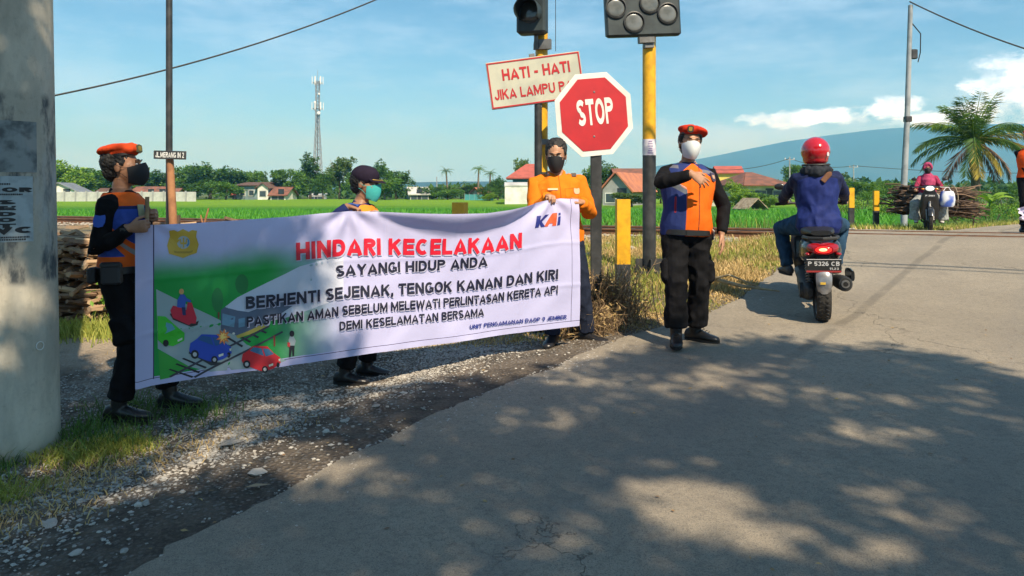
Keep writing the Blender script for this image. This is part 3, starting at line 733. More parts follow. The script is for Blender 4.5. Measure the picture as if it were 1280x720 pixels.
for (x, y, z, r_) in ((.55, -.9, TH*.70, .42), (-.4, -.9, TH*.79, .3), (.6, -.8, TH*.86, .25)):
    mb = MB(); mb.lathe([(0.001, .1), (r_*.6, .06), (r_, -.05), (r_, -.22), (r_*.9, -.25), (0.001, -.25)], (x, y, z), (0, 1, 0), 14); mb.build('dish', M_antenna, tw, True)

# ------------------------------------------------------------------ power poles far away and their wires
M_cable = mat('black_cable', (.02, .02, .022), .6)
M_pole_grey = mat('grey_painted_pole', (.33, .36, .38), .55, var=(.22, .25, .27), vscale=3, bump=.2)
def wire(name, label, p0, p1, sag, r, n=24, group=None):
    p0, p1 = Vector(p0), Vector(p1); mb = MB()
    mb.tube([p0.lerp(p1, i/n) - Vector((0, 0, sag*4*(i/n)*(1-i/n))) for i in range(n+1)], r, 5)
    return tag(mb.build(name, M_cable, smooth=True), label, 'cable', group)
for (u, vt, Y, lb) in ((987, 196, 95, 'thin grey power pole with crossarm behind the hipped roof house'), (1067, 206, 110, 'thin power pole rising from the bushes beyond the yellow posts'), (447, 217, 100, None), (546, 221, 125, 'slender white pole between the far palms')):
    if lb is None: continue
    h = CH+(HV-vt)/F*Y-FIELD; x = (u-640)/F*Y
    pp = thing('utility_pole', lb, 'power pole', (x, Y, FIELD)); mb = MB(); mb.cyl((0, 0, -.2), (0, 0, h), .12, .08, 8); mb.build('pole', M_pole_grey, pp, True)
    if u != 546:
        mb = MB(); mb.box((0, 0, h-.35), (1.3, .09, .09)); c_ = mb.build('crossarm', M_pole_grey, pp)
        mb = MB(); [mb.cyl((q, 0, h-.3), (q, 0, h-.12), .05, n=6) for q in (-.55, 0, .55)]; mb.build('insulator', M_antenna, c_)
A1, A2 = W(987, 198, 95), W(1067, 207, 110)
wire('power_line', 'faint power line strung between the two far power poles', A1, A2, .6, .035)
wire('power_line', 'faint power line running left from the far pole to the roofs', A1, W(890, 212, 92), .5, .035)
wire('power_line', 'faint power line crossing behind the palm toward the right edge', A2, W(1420, 212, 120), .8, .04)

# ------------------------------------------------------------------ far trees, left to right
T = [(40, 200, 90, 128, 'lime', 'bright green bushy tree partly behind the concrete pole'), (88, 204, 52, 126, 'lime', 'bright yellow-green tree between the concrete pole and the man in the beret'),
     (120, 214, 44, 130, 'round2', 'mid green tree behind the head of the man in the beret'), (150, 216, 44, 124, 'round', 'green tree just right of the black face mask'),
     (178, 219, 20, 128, 'tall', 'small dark tree between the mask and the street sign'), (200, 216, 24, 132, 'tall', 'narrow dark tree below the street name sign'),
     (232, 210, 42, 128, 'round', 'round green tree right of the wooden post'), (262, 207, 54, 126, 'dense', 'largest dark green tree of the clump right of the wooden post'),
     (292, 212, 44, 128, 'dense2', 'dark tree at the right of the big clump'), (240, 229, 46, 118, 'dense', 'low dark bushy tree at the field edge right of the wooden post'), (282, 231, 34, 118, 'round2', 'low green bushy tree in front of the big clump'),
     (312, 217, 26, 132, 'round2', 'green tree behind the blue-grey house'), (331, 218, 7, 126, 'tall', 'tiny slim tree standing above the house ridge'), (346, 222, 16, 124, 'tall', 'small dark pointed tree above the brown roof'),
     (366, 215, 36, 124, 'round', 'green tree left of the lattice tower'), (388, 194, 22, 128, 'tall', 'tall slim tree against the lattice tower'), (404, 216, 26, 122, 'dense2', 'dark tree in front of the tower foot'),
     (424, 200, 36, 126, 'loose', 'loose olive tree right of the lattice tower'), (448, 214, 30, 124, 'round', 'green tree behind the man in the cap'),
     (474, 203, 26, 124, 'dense2', 'dark tree just right of the cap'), (495, 211, 38, 122, 'dense', 'dark broad tree right of the man in the cap'), (481, 226, 34, 116, 'round2', 'lower green tree at the field edge right of the cap'),
     (540, 230, 30, 122, 'dense', 'low dark tree behind the slender white pole'), (560, 236, 30, 118, 'round2', 'low green tree under the first far palm'), (528, 238, 22, 124, 'round', 'small bush-like tree behind the pale roof'),
     (576, 232, 28, 126, 'olive', 'low olive tree between the far palms'), (592, 226, 26, 124, 'dense2', 'dark tree beneath the twin palms'), (622, 219, 26, 112, 'dense', 'dark tree left of the red roof'),
     (610, 230, 26, 108, 'dense2', 'dark bushy tree above the teal fence'), (655, 196, 26, 100, 'loose', 'airy pale tree rising behind the red roof'), (612, 240, 16, 104, 'lime', 'light green shrub-like tree right of the teal fence'),
     (722, 222, 30, 96, 'dense', 'dark tree between the man in orange and the stop sign post'), (745, 206, 24, 92, 'round2', 'mid green tree directly behind the stop sign post'), (762, 200, 32, 90, 'dense2', 'tall dark tree right of the stop sign post'),
     (744, 232, 40, 84, 'dense', 'low dark tree at the foot of the stop sign post'), (718, 238, 26, 82, 'round', 'low green tree left of the stop sign post'), (790, 240, 40, 66, 'olive', 'low olive shrubbery tree before the orange gable house'), (826, 225, 30, 84, 'round', 'green tree hidden behind the signal pole'),
     (868, 232, 30, 70, 'round2', 'low green tree beside the white gable house'), (919, 222, 22, 74, 'lime', 'bright green bushy tree right of the white gable house'), (926, 236, 34, 66, 'lime', 'low light green bush tree below the red gable house'), (945, 240, 40, 68, 'round', 'green hedge tree in front of the hipped roof house'), (962, 243, 22, 64, 'lime', 'low light green tree at the right of the hipped roof house'),
     (988, 204, 24, 96, 'round', 'green tree at the foot of the far power pole'), (1002, 224, 30, 88, 'round2', 'green tree right behind the rider in blue'), (1040, 214, 30, 92, 'olive', 'olive tree right of the red helmet'),
     (1062, 222, 30, 84, 'dense2', 'dark tree left of the first yellow post'), (1084, 226, 34, 78, 'round', 'green tree behind the two yellow posts'), (1107, 224, 30, 82, 'round2', 'green tree left of the steel lamp pole')]
for (u, vt, wp, Y, kd, lb) in T:
    tree(u, vt, wp, Y, 'loose' if kd == 'olive' else kd, lb)
rngm = random.Random(12)
# the belt of woodland behind everything, reads as one mass
mb = MB()
for i in range(15000):
    u = rngm.uniform(-900, 2300); Y = rngm.uniform(150, 185); top = 3.2 + 1.6*noise.noise(Vector((u*.02, 0, 0))) + 2.0*noise.noise(Vector((u*.09, 3, 0)))
    top *= .6 if 440 < u < 700 else (1.5 if u < 330 else 1)
    z = FIELD + rngm.random()**.7 * top; mb.tv = rngm.random()*.6; x = (u-640)/F*Y
    leaf(mb, (x, Y + noise.noise(Vector((u*.05, z, 0)))*3, z), rv(rngm), rv(rngm), 1.5, 1.1)
struct('distant_woodland', mb, G_dark, kind='stuff')
palm(560, 209, 122, 0, 11, 'single far palm with a slim bare trunk left of the twin palms')
palm(597, 206, 118, 1, 12, 'taller palm of the pair left of the red roof')
palm(611, 212, 116, 0, 11, 'shorter palm of the pair left of the red roof')
# ------------------------------------------------------------------ signal posts, signs and poles
M_yel = mat('yellow_post_paint', (.72, .40, .012), .45, var=(.58, .30, .012), vscale=9, bump=.12)
M_blk = mat('black_post_paint', (.022, .024, .026), .5, var=(.05, .052, .055), vscale=7, bump=.15)
M_grey_steel = mat('weathered_steel', (.2, .21, .22), .55, .4, var=(.12, .12, .12), vscale=5)
M_housing = mat('signal_housing', (.02, .03, .034), .5, var=(.035, .05, .055), vscale=5)
M_lens = mat('dark_signal_lens', (.045, .05, .05), .12, coat=.6)
M_lensg = mat('grey_signal_lens', (.16, .17, .17), .25, coat=.4, var=(.10, .11, .11), vscale=6)
M_paper = mat('white_sticker', (.68, .66, .70), .7, var=(.5, .46, .58), vscale=14)
M_ink = mat('black_ink', (.02, .02, .022), .6)
M_white = mat('white_sign_paint', (.74, .74, .71), .5, var=(.62, .62, .59), vscale=6)
M_redsign = mat('red_sign_paint', (.50, .022, .028), .4, var=(.42, .02, .026), vscale=5)
M_backsign = mat('bare_sign_back', (.4, .41, .42), .5, .5)

def painted_post(name, label, x, y, z0, h, r, zsplit, extra=None, lean=(0, 0)):
    t = thing(name, label, 'signal post', (x, y, z0)); L = lambda z: (lean[0]*z, lean[1]*z, z)
    mb = MB(); mb.cyl(L(-.2), L(zsplit), r, n=20); mb.build('lower_post', M_blk, t, True)
    mb = MB(); mb.cyl(L(zsplit), L(h), r*1.0, n=20); mb.build('upper_post', M_yel, t, True); return t
# pole A, behind the man in orange
YA = 7.1; xa = (677-640)/F*YA; za = zg(xa, YA)
A = painted_post('signal_post', 'black and yellow signal post behind the man in orange, carrying the warning board', xa, YA, za, 3.75-za, .058, 1.72-za)
mb = MB(); mb.cyl((-.034, -.055, -.2), (-.034, -.055, 2.62-za), .036, n=14); mb.build('conduit', M_blk, A, True)
mb = MB(); mb.box((.0, 0, 2.0-za), (.13, .14, .05)); mb.box((0, 0, 2.9-za), (.15, .15, .05)); mb.build('clamp', M_grey_steel, A)
sg = thing('traffic_signal', 'single black traffic light head with a round visor, on the post above the warning board', 'traffic light', (xa-.09, YA-.13, 2.98))
sg.rotation_euler = (0, 0, R(-16))
mb = MB(); mb.box((0, 0, .36), (.27, .15, .72), bevel=.02); mb.build('housing', M_housing, sg)
mb = MB(); mb.box((.08, .09, -.08), (.15, .05, .09)); mb.cyl((.02, .06, -.13), (.02, .06, .04), .02); mb.build('bracket', M_grey_steel, sg)
for zz in (.18, .53):
    mb = MB(); mb.ell((0, -.075, zz), (.095, .02, .095), nu=20); mb.build('lens', M_lens, sg, True)
    mb = MB(); k = 18; rr = []
    for yy in (-.07, -.25):
        rr.append([(.112*math.cos(a), yy + (.06 if yy < -.1 and math.sin(a) < 0 else 0)*(-math.sin(a)), zz + .112*math.sin(a)) for a in [R(-35) + i*R(250)/k for i in range(k+1)]])
        rr.append([(.106*math.cos(a), yy + (.06 if yy < -.1 and math.sin(a) < 0 else 0)*(-math.sin(a)), zz + .106*math.sin(a)) for a in [R(-35) + i*R(250)/k for i in range(k+1)]])
    for a_, b_ in ((0, 2), (2, 3), (3, 1)):
        q = mb.verts(rr[a_] + rr[b_])
        for i in range(k): mb.face((q+i, q+i+1, q+k+2+i, q+k+1+i))
    mb.build('visor', M_housing, sg, True)
# warning board
wb = thing('warning_board', 'weathered white warning board with red lettering HATI - HATI, tilted on the yellow and black post', 'sign', (xa-.055, YA-.085, 0))
cx, cz = (669.5-640)/F*(YA-.09), CH + (HV-100.5)/F*(YA-.09)
wb.location = (cx, YA-.09, cz); wb.rotation_euler = (0, R(-8.0), R(3))
mb = MB(); mb.box((0, 0, 0), (.875, .016, .435), bevel=.004); mb.build('board', mat('aged_board_white', (.52, .52, .42), .6, var=(.42, .43, .36), vscale=4), wb)
fr = lambda w_, h_, t_, y_, mb: [mb.box((0, y_, s_*(h_/2-t_/2)), (w_, .003, t_)) for s_ in (-1, 1)] + [mb.box((s_*(w_/2-t_/2), y_, 0), (t_, .003, h_-2*t_)) for s_ in (-1, 1)]
mb = MB(); fr(.86, .42, .012, -.0105, mb); mb.build('border_line', M_redsign, wb)
fn = lambda ox, oz: (lambda x, y, z: (ox + x, -.0115 - z, oz + y))
text_part('lettering', 'HATI - HATI', fn(-.30, .035), .63, .105, M_redsign, wb, .21)
text_part('lettering', 'JIKA LAMPU PAD', fn(-.395, -.135), .79, .095, M_redsign, wb, .19)
mb = MB(); mb.box((.0, .035, .0), (.05, .05, .5)); mb.build('mounting_bar', M_grey_steel, wb)
# stop sign
YS = 6.88; xs_ = (745-640)/F*YS; zs_ = zg(xs_, YS)
ss = thing('stop_sign', 'red octagonal STOP sign with white border on a black post', 'sign', (xs_, YS, zs_))
mb = MB(); mb.box((0, 0, (1.95-zs_)/2-.1), (.098, .06, 1.95-zs_+.3), bevel=.004); mb.box((.0, 0, (1.95-zs_)+.25), (.05, .04, .7)); mb.build('post', M_blk, ss)
oc = (742.5-640)/F*6.84 - xs_; oz = CH + (HV-143)/F*6.84 - zs_
def octa(r_, sc_=1.0): return [(r_*math.cos(R(22.5+45*i)+R(5))*.93, r_*math.sin(R(22.5+45*i)+R(5))) for i in range(8)]
fo = lambda a, b, d: (oc + a, -.045 + d + a*.10, oz + b)
mb = MB(); mb.prism(octa(.402), fo, .0, .012); pl = mb.build('plate', M_white, ss)
mb = MB(); mb.prism(octa(.350), fo, -.004, -.001); mb.build('red_face', M_redsign, ss)
tl = R(6)
text_part('lettering', 'STOP', lambda x, y, z: fo((x-.155)*math.cos(tl) - (y-.12)*math.sin(tl), (x-.155)*math.sin(tl) + (y-.12)*math.cos(tl) + .025, -.0065 - z), .33, .235, M_white, ss, .21)
mb = MB(); [mb.ell((oc+px_, -.05+px_*.1, oz+pz_), (.010, .004, .010), nu=8, nv=6) for px_, pz_ in ((0, .2), (0, -.2))]; mb.build('bolt', M_grey_steel, ss)
# pole B with the warning lamp panel
YB = 10.0; xb = (811.5-640)/F*YB; zb = zg(xb, YB)
B = painted_post('signal_post', 'tall yellow signal post with black lower half and white sticker, left of the saluting man', xb, YB, zb, 4.0-zb, .088, 2.18-zb)
mb = MB(); mb.cyl((0, 0, 2.01-zb), (0, 0, 2.22-zb), .0895, n=24); st_ = mb.build('sticker', M_paper, B, True)
for i in range(6):
    mb = MB(); mb.box((0, -.0905, 2.04-zb+i*.03), (.07-.012*(i % 3), .002, .008)); mb.build('printed_line', mat('purple_ink', (.2, .12, .35), .6), B)
mb = MB(); mb.box((0, 0, .03), (.36, .36, .03)); 
for a in range(4): mb.box((.13*math.cos(a*1.57), .13*math.sin(a*1.57), .12), (.1 if a % 2 == 0 else .02, .02 if a % 2 == 0 else .1, .16))
mb.build('base_plate', M_blk, B)
pn = thing('warning_lamp_panel', 'black rectangular panel of round grey lamps on top of the yellow post', 'traffic light', ((803.5-640)/F*9.9, 9.86, CH+(HV-45)/F*9.86))
pn.rotation_euler = (0, R(-3), R(6))
mb = MB(); mb.box((0, 0, .42), (.99, .12, .86), bevel=.025); mb.build('housing', M_housing, pn)
mb = MB(); mb.box((.04, .02, -.05), (.2, .1, .08)); mb.box((.08, .06, -.1), (.12, .12, .1)); mb.build('bracket', M_grey_steel, pn)
for (lx, lz) in ((-.36, .36), (-.13, .17), (.09, .41), (.32, .27), (-.36, .68), (-.13, .62), (.32, .66), (.09, .76)):
    mb = MB(); mb.lathe([(.135, -.012), (.14, .02), (.125, .026), (.118, 0.0)], (lx, -.06, lz), (0, -1, 0), 24); rm = mb.build('lamp_ring', M_blk, pn, True)
    mb = MB(); mb.ell((lx, -.06, lz), (.115, .012, .115), nu=22); mb.build('lamp_lens', M_lensg, rm, True)

# bollards
def bollard(label, x, y, h, wdt, n_yellow, rz=0, group=None):
    z = zg(x, y); t = thing('marker_post', label, 'bollard', (x, y, z - .02), rz, group)
    PB = [(-wdt/2, -wdt/2), (wdt/2, -wdt/2), (wdt/2, -wdt/2+.03), (.02, -wdt/2+.03), (.02, wdt/2-.03), (wdt/2, wdt/2-.03), (wdt/2, wdt/2), (-wdt/2, wdt/2)]
    mb = MB(); mb.prism([(-wdt/2, -wdt*.35), (wdt/2, -wdt*.35), (wdt/2, wdt*.35), (-wdt/2, wdt*.35)], lambda a, b, d: (a, b, d), -.2, h*(1-n_yellow)); mb.build('black_base', M_blk, t)
    mb = MB(); mb.prism([(-wdt/2, -wdt*.35), (wdt/2, -wdt*.35), (wdt/2, wdt*.35), (-wdt/2, wdt*.35)], lambda a, b, d: (a, b, d), h*(1-n_yellow), h); mb.build('yellow_top', M_yel, t); return t
bx_ = (778.5-640)/F*8; bollard('yellow and black square post standing in dry grass right of the stop sign', bx_, 8, CH-(249-HV)/F*8-zg(bx_, 8)+.02, .142, .58, R(4))
bx_ = (575-640)/F*8.6; bollard('yellow topped post peeping over the banner left of the man in orange', bx_, 8.6, CH-(253-HV)/F*8.6-zg(bx_, 8.6)+.02, .15, .6, R(-25))
for u, lb in ((1064, 'left one of the two yellow and black posts beyond the rails'), (1095, 'right one of the two yellow and black posts beyond the rails')):
    x = (u-640)/F*18; h_ = 1.60+(.03 if u < 1080 else -.04)-zg(x, 18); bollard(lb, x, 18, h_, .12, .47/h_, 0, 'yellow and black posts beyond the rails')
# black steel pole with wooden post and street name sign
YC = 9.0; xc = (211.5-640)/F*YC; zc = zg(xc, YC)
pc_ = thing('steel_pole', 'thin black steel pole rising out of frame behind the wooden post', 'pole', (xc, YC, zc))
mb = MB(); mb.cyl((0, 0, -.2), (-.0, 0, 5.2), .040, .036, n=14); mb.build('pole', M_blk, pc_, True)
M_wood = mat('orange_brown_timber', (.40, .19, .085), .8, var=(.27, .12, .055), vscale=5, bump=.4)
wp_ = thing('wooden_post', 'orange-brown round wooden post carrying the black street name plate', 'post', ((217-640)/F*8.85, 8.85, zg((217-640)/F*8.85, 8.85)))
zt_ = CH+(HV-199)/F*8.85 - wp_.location.z
mb = MB(); mb.tube([(.02, 0, -.2), (0, 0, zt_*.5), (-.045, 0, zt_+.06)], [.052, .047, .040], 12); mb.build('post', M_wood, wp_, True)
sp_ = thing('street_name_sign', 'small black street name plate with white lettering JL.MERANGIN 2', 'sign', ((212.5-640)/F*8.78, 8.78, CH+(HV-193.8)/F*8.78))
sp_.rotation_euler = (0, R(1.5), 0)
mb = MB(); mb.box((0, 0, 0), (.375, .012, .098), bevel=.003); mb.build('plate', M_blk, sp_)
text_part('lettering', 'JL.MERANG IN 2', lambda x, y, z: (-.165+x, -.0085-z, -.03+y), .33, .062, M_white, sp_, .2)
# short weathered stake right of the post
stx = (222-640)/F*9.1; st_ = MB(); st_.box((0, 0, .45), (.05, .05, .9+.2)); o = st_.build('wooden_stake', mat('dark_wet_wood', (.07, .045, .03), .9, var=(.13, .09, .06), vscale=9), None); o.location = (stx, 9.1, zg(stx, 9.1)); tag(o, 'short dark stake standing just right of the wooden post', 'stake')

# big concrete pole at the left edge
def conc_mat():
    m = bpy.data.materials.new('stained_concrete'); m.use_nodes = True; t = NT(m.node_tree)
    tcn = t.n('ShaderNodeTexCoord'); g = tcn.outputs['Object']; sp = t.n('ShaderNodeSeparateXYZ'); t.l(g, sp.inputs[0]); z = sp.outputs[2]
    mp = t.n('ShaderNodeMapping'); mp.inputs['Scale'].default_value = (1, 1, .35); t.l(g, mp.inputs[0])
    n1 = t.noise(mp.outputs[0], 7, 6, .65); n2 = t.noise(g, 26, 5, .7); n3 = t.noise(mp.outputs[0], 2.2, 4, .6)
    c = t.mix(t.sstep(n1, .35, .68), (.42, .39, .32), (.60, .55, .45))
    # torn black and white paper remains between head height and chest
    band = t.math('MULTIPLY', t.sstep(z, .95, 1.0), t.sstep(z, 2.08, 2.02))
    c = t.mix(t.math('MULTIPLY', band, t.sstep(n1, .44, .60)), c, (.085, .095, .10))
    c = t.mix(t.math('MULTIPLY', band, t.sstep(n3, .52, .62)), c, (.45, .47, .46))
    low = t.sstep(t.math('ADD', z, t.math('MULTIPLY', n3, .5)), .45, .15)
    c = t.mix(t.math('MULTIPLY', low, .6), c, (.13, .14, .075))
    c = t.mix(t.math('MULTIPLY', t.sstep(n2, .52, .72), .3), c, (.24, .22, .19))
    p = t.n('ShaderNodeBsdfPrincipled', i_Roughness=.92); t.l(c, p.inputs['Base Color'])
    b = t.n('ShaderNodeBump', i_Strength=.5, i_Distance=.006); t.l(n2, b.inputs['Height']); t.l(b.outputs[0], p.inputs['Normal'])
    o = t.n('ShaderNodeOutputMaterial'); t.l(p.outputs[0], o.inputs[0]); return m
YP = 4.45; PRb, PRt = .235, .205
px0 = (71.5-640)/F*YP - PRb*1.06; pz0 = zg(px0, YP)
cp = thing('concrete_pole', 'thick stained concrete power pole at the left edge with paper posters stuck on', 'pole', (px0, YP, pz0))
HP = 7.5; prad = lambda z: PRb - (PRb-PRt)*z/3.0*.55
mb = MB(); n_ = 40
mb.rings([[(prad(z)*math.cos(2*math.pi*i/n_) - .012*z, prad(z)*math.sin(2*math.pi*i/n_), z) for i in range(n_)] for z in (-.3, 0, .5, 1, 1.5, 2, 2.6, 3.4, 4.5, HP)])
mb.build('shaft', conc_mat(), cp, True)
def on_pole(x, z, off):
    """x metres round the front of the pole from the facing line, z above its foot"""
    r_ = prad(z) + off; a = x / prad(z) - math.pi/2 + .40; return (r_*math.cos(a) - .012*z, r_*math.sin(a), z)
def pole_sheet(name, x0, x1, z0, z1, off, m, parent=cp):
    mb = MB(); nx_ = 10; k = mb.verts([on_pole(lerp(x0, x1, i/nx_), lerp(z0, z1, j/4), off) for j in range(5) for i in range(nx_+1)])
    for j in range(4):
        for i in range(nx_): mb.face((k+j*(nx_+1)+i, k+j*(nx_+1)+i+1, k+(j+1)*(nx_+1)+i+1, k+(j+1)*(nx_+1)+i))
    return mb.build(name, m, parent, fix=False)
zv = lambda v: CH + (HV-v)/F*(YP-.22) - pz0
M_poster = mat('faded_poster_paper', (.42, .48, .50), .85, var=(.33, .38, .40), vscale=20)
XC = .02
pole_sheet('poster', -.21, .145, zv(303), zv(220), .003, M_poster)
pt = lambda x0, z0: (lambda x, y, z: on_pole(x0 + x, z0 + y, .005 + z))
text_part('poster_lettering', 'BOR', pt(-.075, zv(240)), .215, .026, M_ink, cp, .3)
for i, ch in enumerate('SEDOT'):
    text_part('poster_lettering', ch, pt(-.030, zv(255.5+i*7.4)), .090, .024, M_ink, cp, .3)
text_part('poster_lettering', 'WC', pt(-.095, zv(292)), .245, .036, M_ink, cp, .3)
for zz, x0, x1 in ((231, -.05, .03), (244, -.12, .09), (298, -.13, .12), (301, -.11, .10)):
    mb = MB(); rg = random.Random(int(zz)); x = x0
    while x < x1:
        wd_ = rg.uniform(.004, .009); k = mb.verts([on_pole(x, zv(zz), .005), on_pole(x+wd_, zv(zz), .005), on_pole(x+wd_, zv(zz)+.009, .005), on_pole(x, zv(zz)+.009, .005)]); mb.face((k, k+1, k+2, k+3)); x += wd_+.003
    mb.build('poster_small_print', M_ink, cp, fix=False)
pole_sheet('torn_poster', -.02, .17, zv(215), zv(150), .002, mat('washed_out_paper', (.27, .30, .30), .9, var=(.10, .115, .12), vscale=11, vdetail=7))
pole_sheet('torn_poster', -.21, -.05, zv(180), zv(110), .0025, mat('washed_out_paper_dark', (.13, .15, .155), .9, var=(.30, .33, .33), vscale=14, vdetail=7))
mb = MB(); ring_pts = [on_pole(.175+.022*math.cos(a), zv(438)+.024*math.sin(a), .004) for a in [i*.45 for i in range(15)]]; mb.tube(ring_pts, .003, 5); mb.build('chalk_ring', M_white, cp)

# slender steel pole on the right beyond the rails with box and cable
YD = 24; xd = (1130-640)/F*YD; zd = .3
pd_ = thing('street_pole', 'slender grey steel pole behind the woman on the motorbike', 'pole', (xd, YD, zd))
hD = 7.1; lx = (7/F*YD)/ (240/F*YD)
mb = MB(); mb.tube([(0, 0, -.5), (.0, 0, 1.5), (lx*3.3, 0, 3.4), (lx*hD, 0, hD)], [.105, .10, .085, .07], 14); mb.build('pole', M_pole_grey, pd_, True)
mb = MB(); mb.box((lx*5.6+.14, 0, 5.55), (.2, .16, .3), bevel=.02); mb.box((lx*4+.0, -.0, 3.5), (.2, .2, .18), bevel=.02); mb.build('junction_box', M_blk, pd_)
mb = MB(); mb.tube([(lx*6.6, 0, 6.6), (lx*6+.35, 0, 6.2), (lx*5.6+.35, 0, 5.6), (lx*5.5+.28, 0, 5.3)], .018, 5); mb.build('loose_cable', M_cable, pd_)
wire('overhead_cable', 'black cable dropping from the slender steel pole to the right edge', W(1137, 2, YD), W(1500, 112, YD-5), .35, .022)
wire('overhead_cable', 'black cable sloping down from the top of the picture to behind the concrete pole', W(40, 125, 14), W(560, -42, 20), .35, .018)
wire('hanging_cable', 'thin vertical cable hanging down beside the signal post', W(694.5, -60, 7.3), W(694.5, 64, 7.3), 0, .003, 2)
wire('overhead_cable', 'thicker lower overhead cable crossing above the road out of frame', (-14, 15.2, 7.6), (16, -.3, 7.2), .5, .028, group='overhead cables crossing above the road')
wire('overhead_cable', 'thinner upper overhead cable crossing above the road out of frame', (-14, 15.4, 7.75), (16, -.75, 7.3), .62, .02, group='overhead cables crossing above the road')

# ------------------------------------------------------------------ wood piles
M_stick = mat('split_firewood', (.20, .12, .07), .9, attr=(.50, .34, .20), var=(.11, .07, .045), vscale=9, bump=.4)
STK = []
for i in range(10):
    rg = random.Random(100+i); mb = MB(); mb.tv = rg.random()**1.5; n_ = 3 if i % 2 else 5; r_ = rg.uniform(.016, .034)
    mb.tube([(-.3, 0, 0), (0, rg.uniform(-.015, .015), rg.uniform(-.01, .01)), (.3, 0, 0)], [r_*rg.uniform(.7, 1), r_, r_*rg.uniform(.6, 1)], n_); STK.append(mb.mesh('stick', M_stick))
fp = thing('firewood_pile', 'heap of split firewood behind the man in the beret, beside the concrete pole', 'firewood pile', (-4.3, 8.3, zg(-4.3, 8.3)), R(-8))
rg = random.Random(5); cnt = 0
for row in range(15):
    for i in range(19):
        z = .03 + row*.056; x = -1.15 + i*.125 + rg.uniform(-.05, .05); half = 1.25 - row*.02
        if abs(x) > half: continue
        a = R(90) + rg.gauss(0, .35) if rg.random() < .55 else rg.gauss(0, .35)
        o = link('stick', STK[rg.randrange(10)], fp, (x, rg.uniform(-.16, .16) - .25 + row*.012, z + rg.uniform(-.02, .02)), (rg.random()*6, rg.gauss(0, .14), a)); o.scale = (rg.uniform(.6, 1.15), 1, 1); cnt += 1
mb = MB()
for k_ in range(900):
    xx, yy, zz = rg.uniform(-1.1, 1.1), rg.uniform(-.05, .75), rg.uniform(.02, .82); a = rg.random()*3.14; d = Vector((math.cos(a), math.sin(a), rg.gauss(0, .15))).normalized()*.28; mb.tv = rg.random()*.6
    mb.tube([Vector((xx, yy, zz))-d, Vector((xx, yy, zz))+d], .025, 4)
tag(mb.build('stick_core', M_stick, fp), kind='stuff')
mb = MB(); M_vine = leafmat('vine_leaf', (.06, .16, .02), (.18, .34, .04))
for i in range(420):
    b_ = rg.choice(((.55, .45), (.75, .25), (.62, .6), (.4, .3))); mb.tv = rg.random()
    leaf(mb, (b_[0]+rg.gauss(0, .10), -.62+rg.gauss(0, .04), b_[1]+rg.gauss(0, .11)), rv(rg), rv(rg), .07, .04)
tag(mb.build('creeper', M_vine, fp), kind='stuff')
# low row of logs further back
lr = thing('log_row', 'low row of pale logs and branches showing above the banner left of the tower', 'log pile', (-4.1, 11.0, zg(-4.1, 11.0)), R(-4))
for i in range(90):
    x = rg.uniform(-2.6, 1.5); o = link('log', STK[rg.randrange(10)], lr, (x, rg.uniform(-.3, .3), rg.uniform(.05, .72 if x < .4 else .6)), (rg.random()*6, rg.gauss(0, .12), rg.gauss(0, .4))); s_ = rg.uniform(1.2, 2.2); o.scale = (rg.uniform(1, 1.8), s_, s_)
mb = MB(); mb.tube([(-.35, 0, .2), (-.37, 0, .7), (-.30, 0, .95)], [.025, .018, .01], 6); mb.tube([(-.36, 0, .6), (-.42, 0, .85)], [.014, .008], 5); mb.build('forked_stick', M_wood, lr)
kb = MB(); kb.box((0, 0, .12), (3.6, .25, .42), bevel=.02); o = kb.build('low_concrete_kerb', mat('pale_concrete', (.55, .53, .48), .9, var=(.4, .38, .34), vscale=3), None); o.location = (-4.2, 12.6, zg(-4.2, 12.6)); tag(o, 'low pale concrete edge behind the logs above the banner', 'kerb')

# ------------------------------------------------------------------ loose stones on the verge
M_stone = mat('verge_stone', (.30, .28, .25), .9, var=(.18, .165, .15), vscale=9, attr=(.50, .47, .42), bump=.3)
gv = random.Random(21)
def on_verge(x, y): return offroad(x, y) > .06
mb = MB(); cnt = 0
while cnt < 26000:
    y = gv.uniform(2.3, 7.0); e = edge_l(y); x = e - gv.random()**1.15 * 4.2
    if not on_verge(x, y) or x < -5: continue
    # denser in the pale crushed band that runs under the banner
    dband = abs((e - x) - lerp(1.15, 1.5, (y-2.5)/3))
    pr = .12 + .9*math.exp(-(dband/.75)**2) * (.35 + .65*sm(-.15, .25, noise.noise(Vector((x*1.1, y*1.1, 11)))))
    if y < 3.6: pr *= .45
    if e - x < .75: pr *= .16 + .3*sm(.2, .75, e - x)
    if gv.random() > pr: continue
    add_rock(mb, (x, y, zg(x, y) + .002), gv.choice((.004, .004, .005, .006, .007, .008, .010, .013)) * gv.uniform(.8, 1.2), .55, 4); cnt += 1
struct('gravel', mb, M_stone, kind='stuff')
STN = []
for i in range(6):
    mb = MB(); random.seed(40+i); add_rock(mb, (0, 0, 0), 1, .32 if i < 3 else .6, 7); mb.tint = [(.2, .75, .5, .9, .4, .65)[i]]*len(mb.v); STN.append(mb.mesh('stone', M_stone))
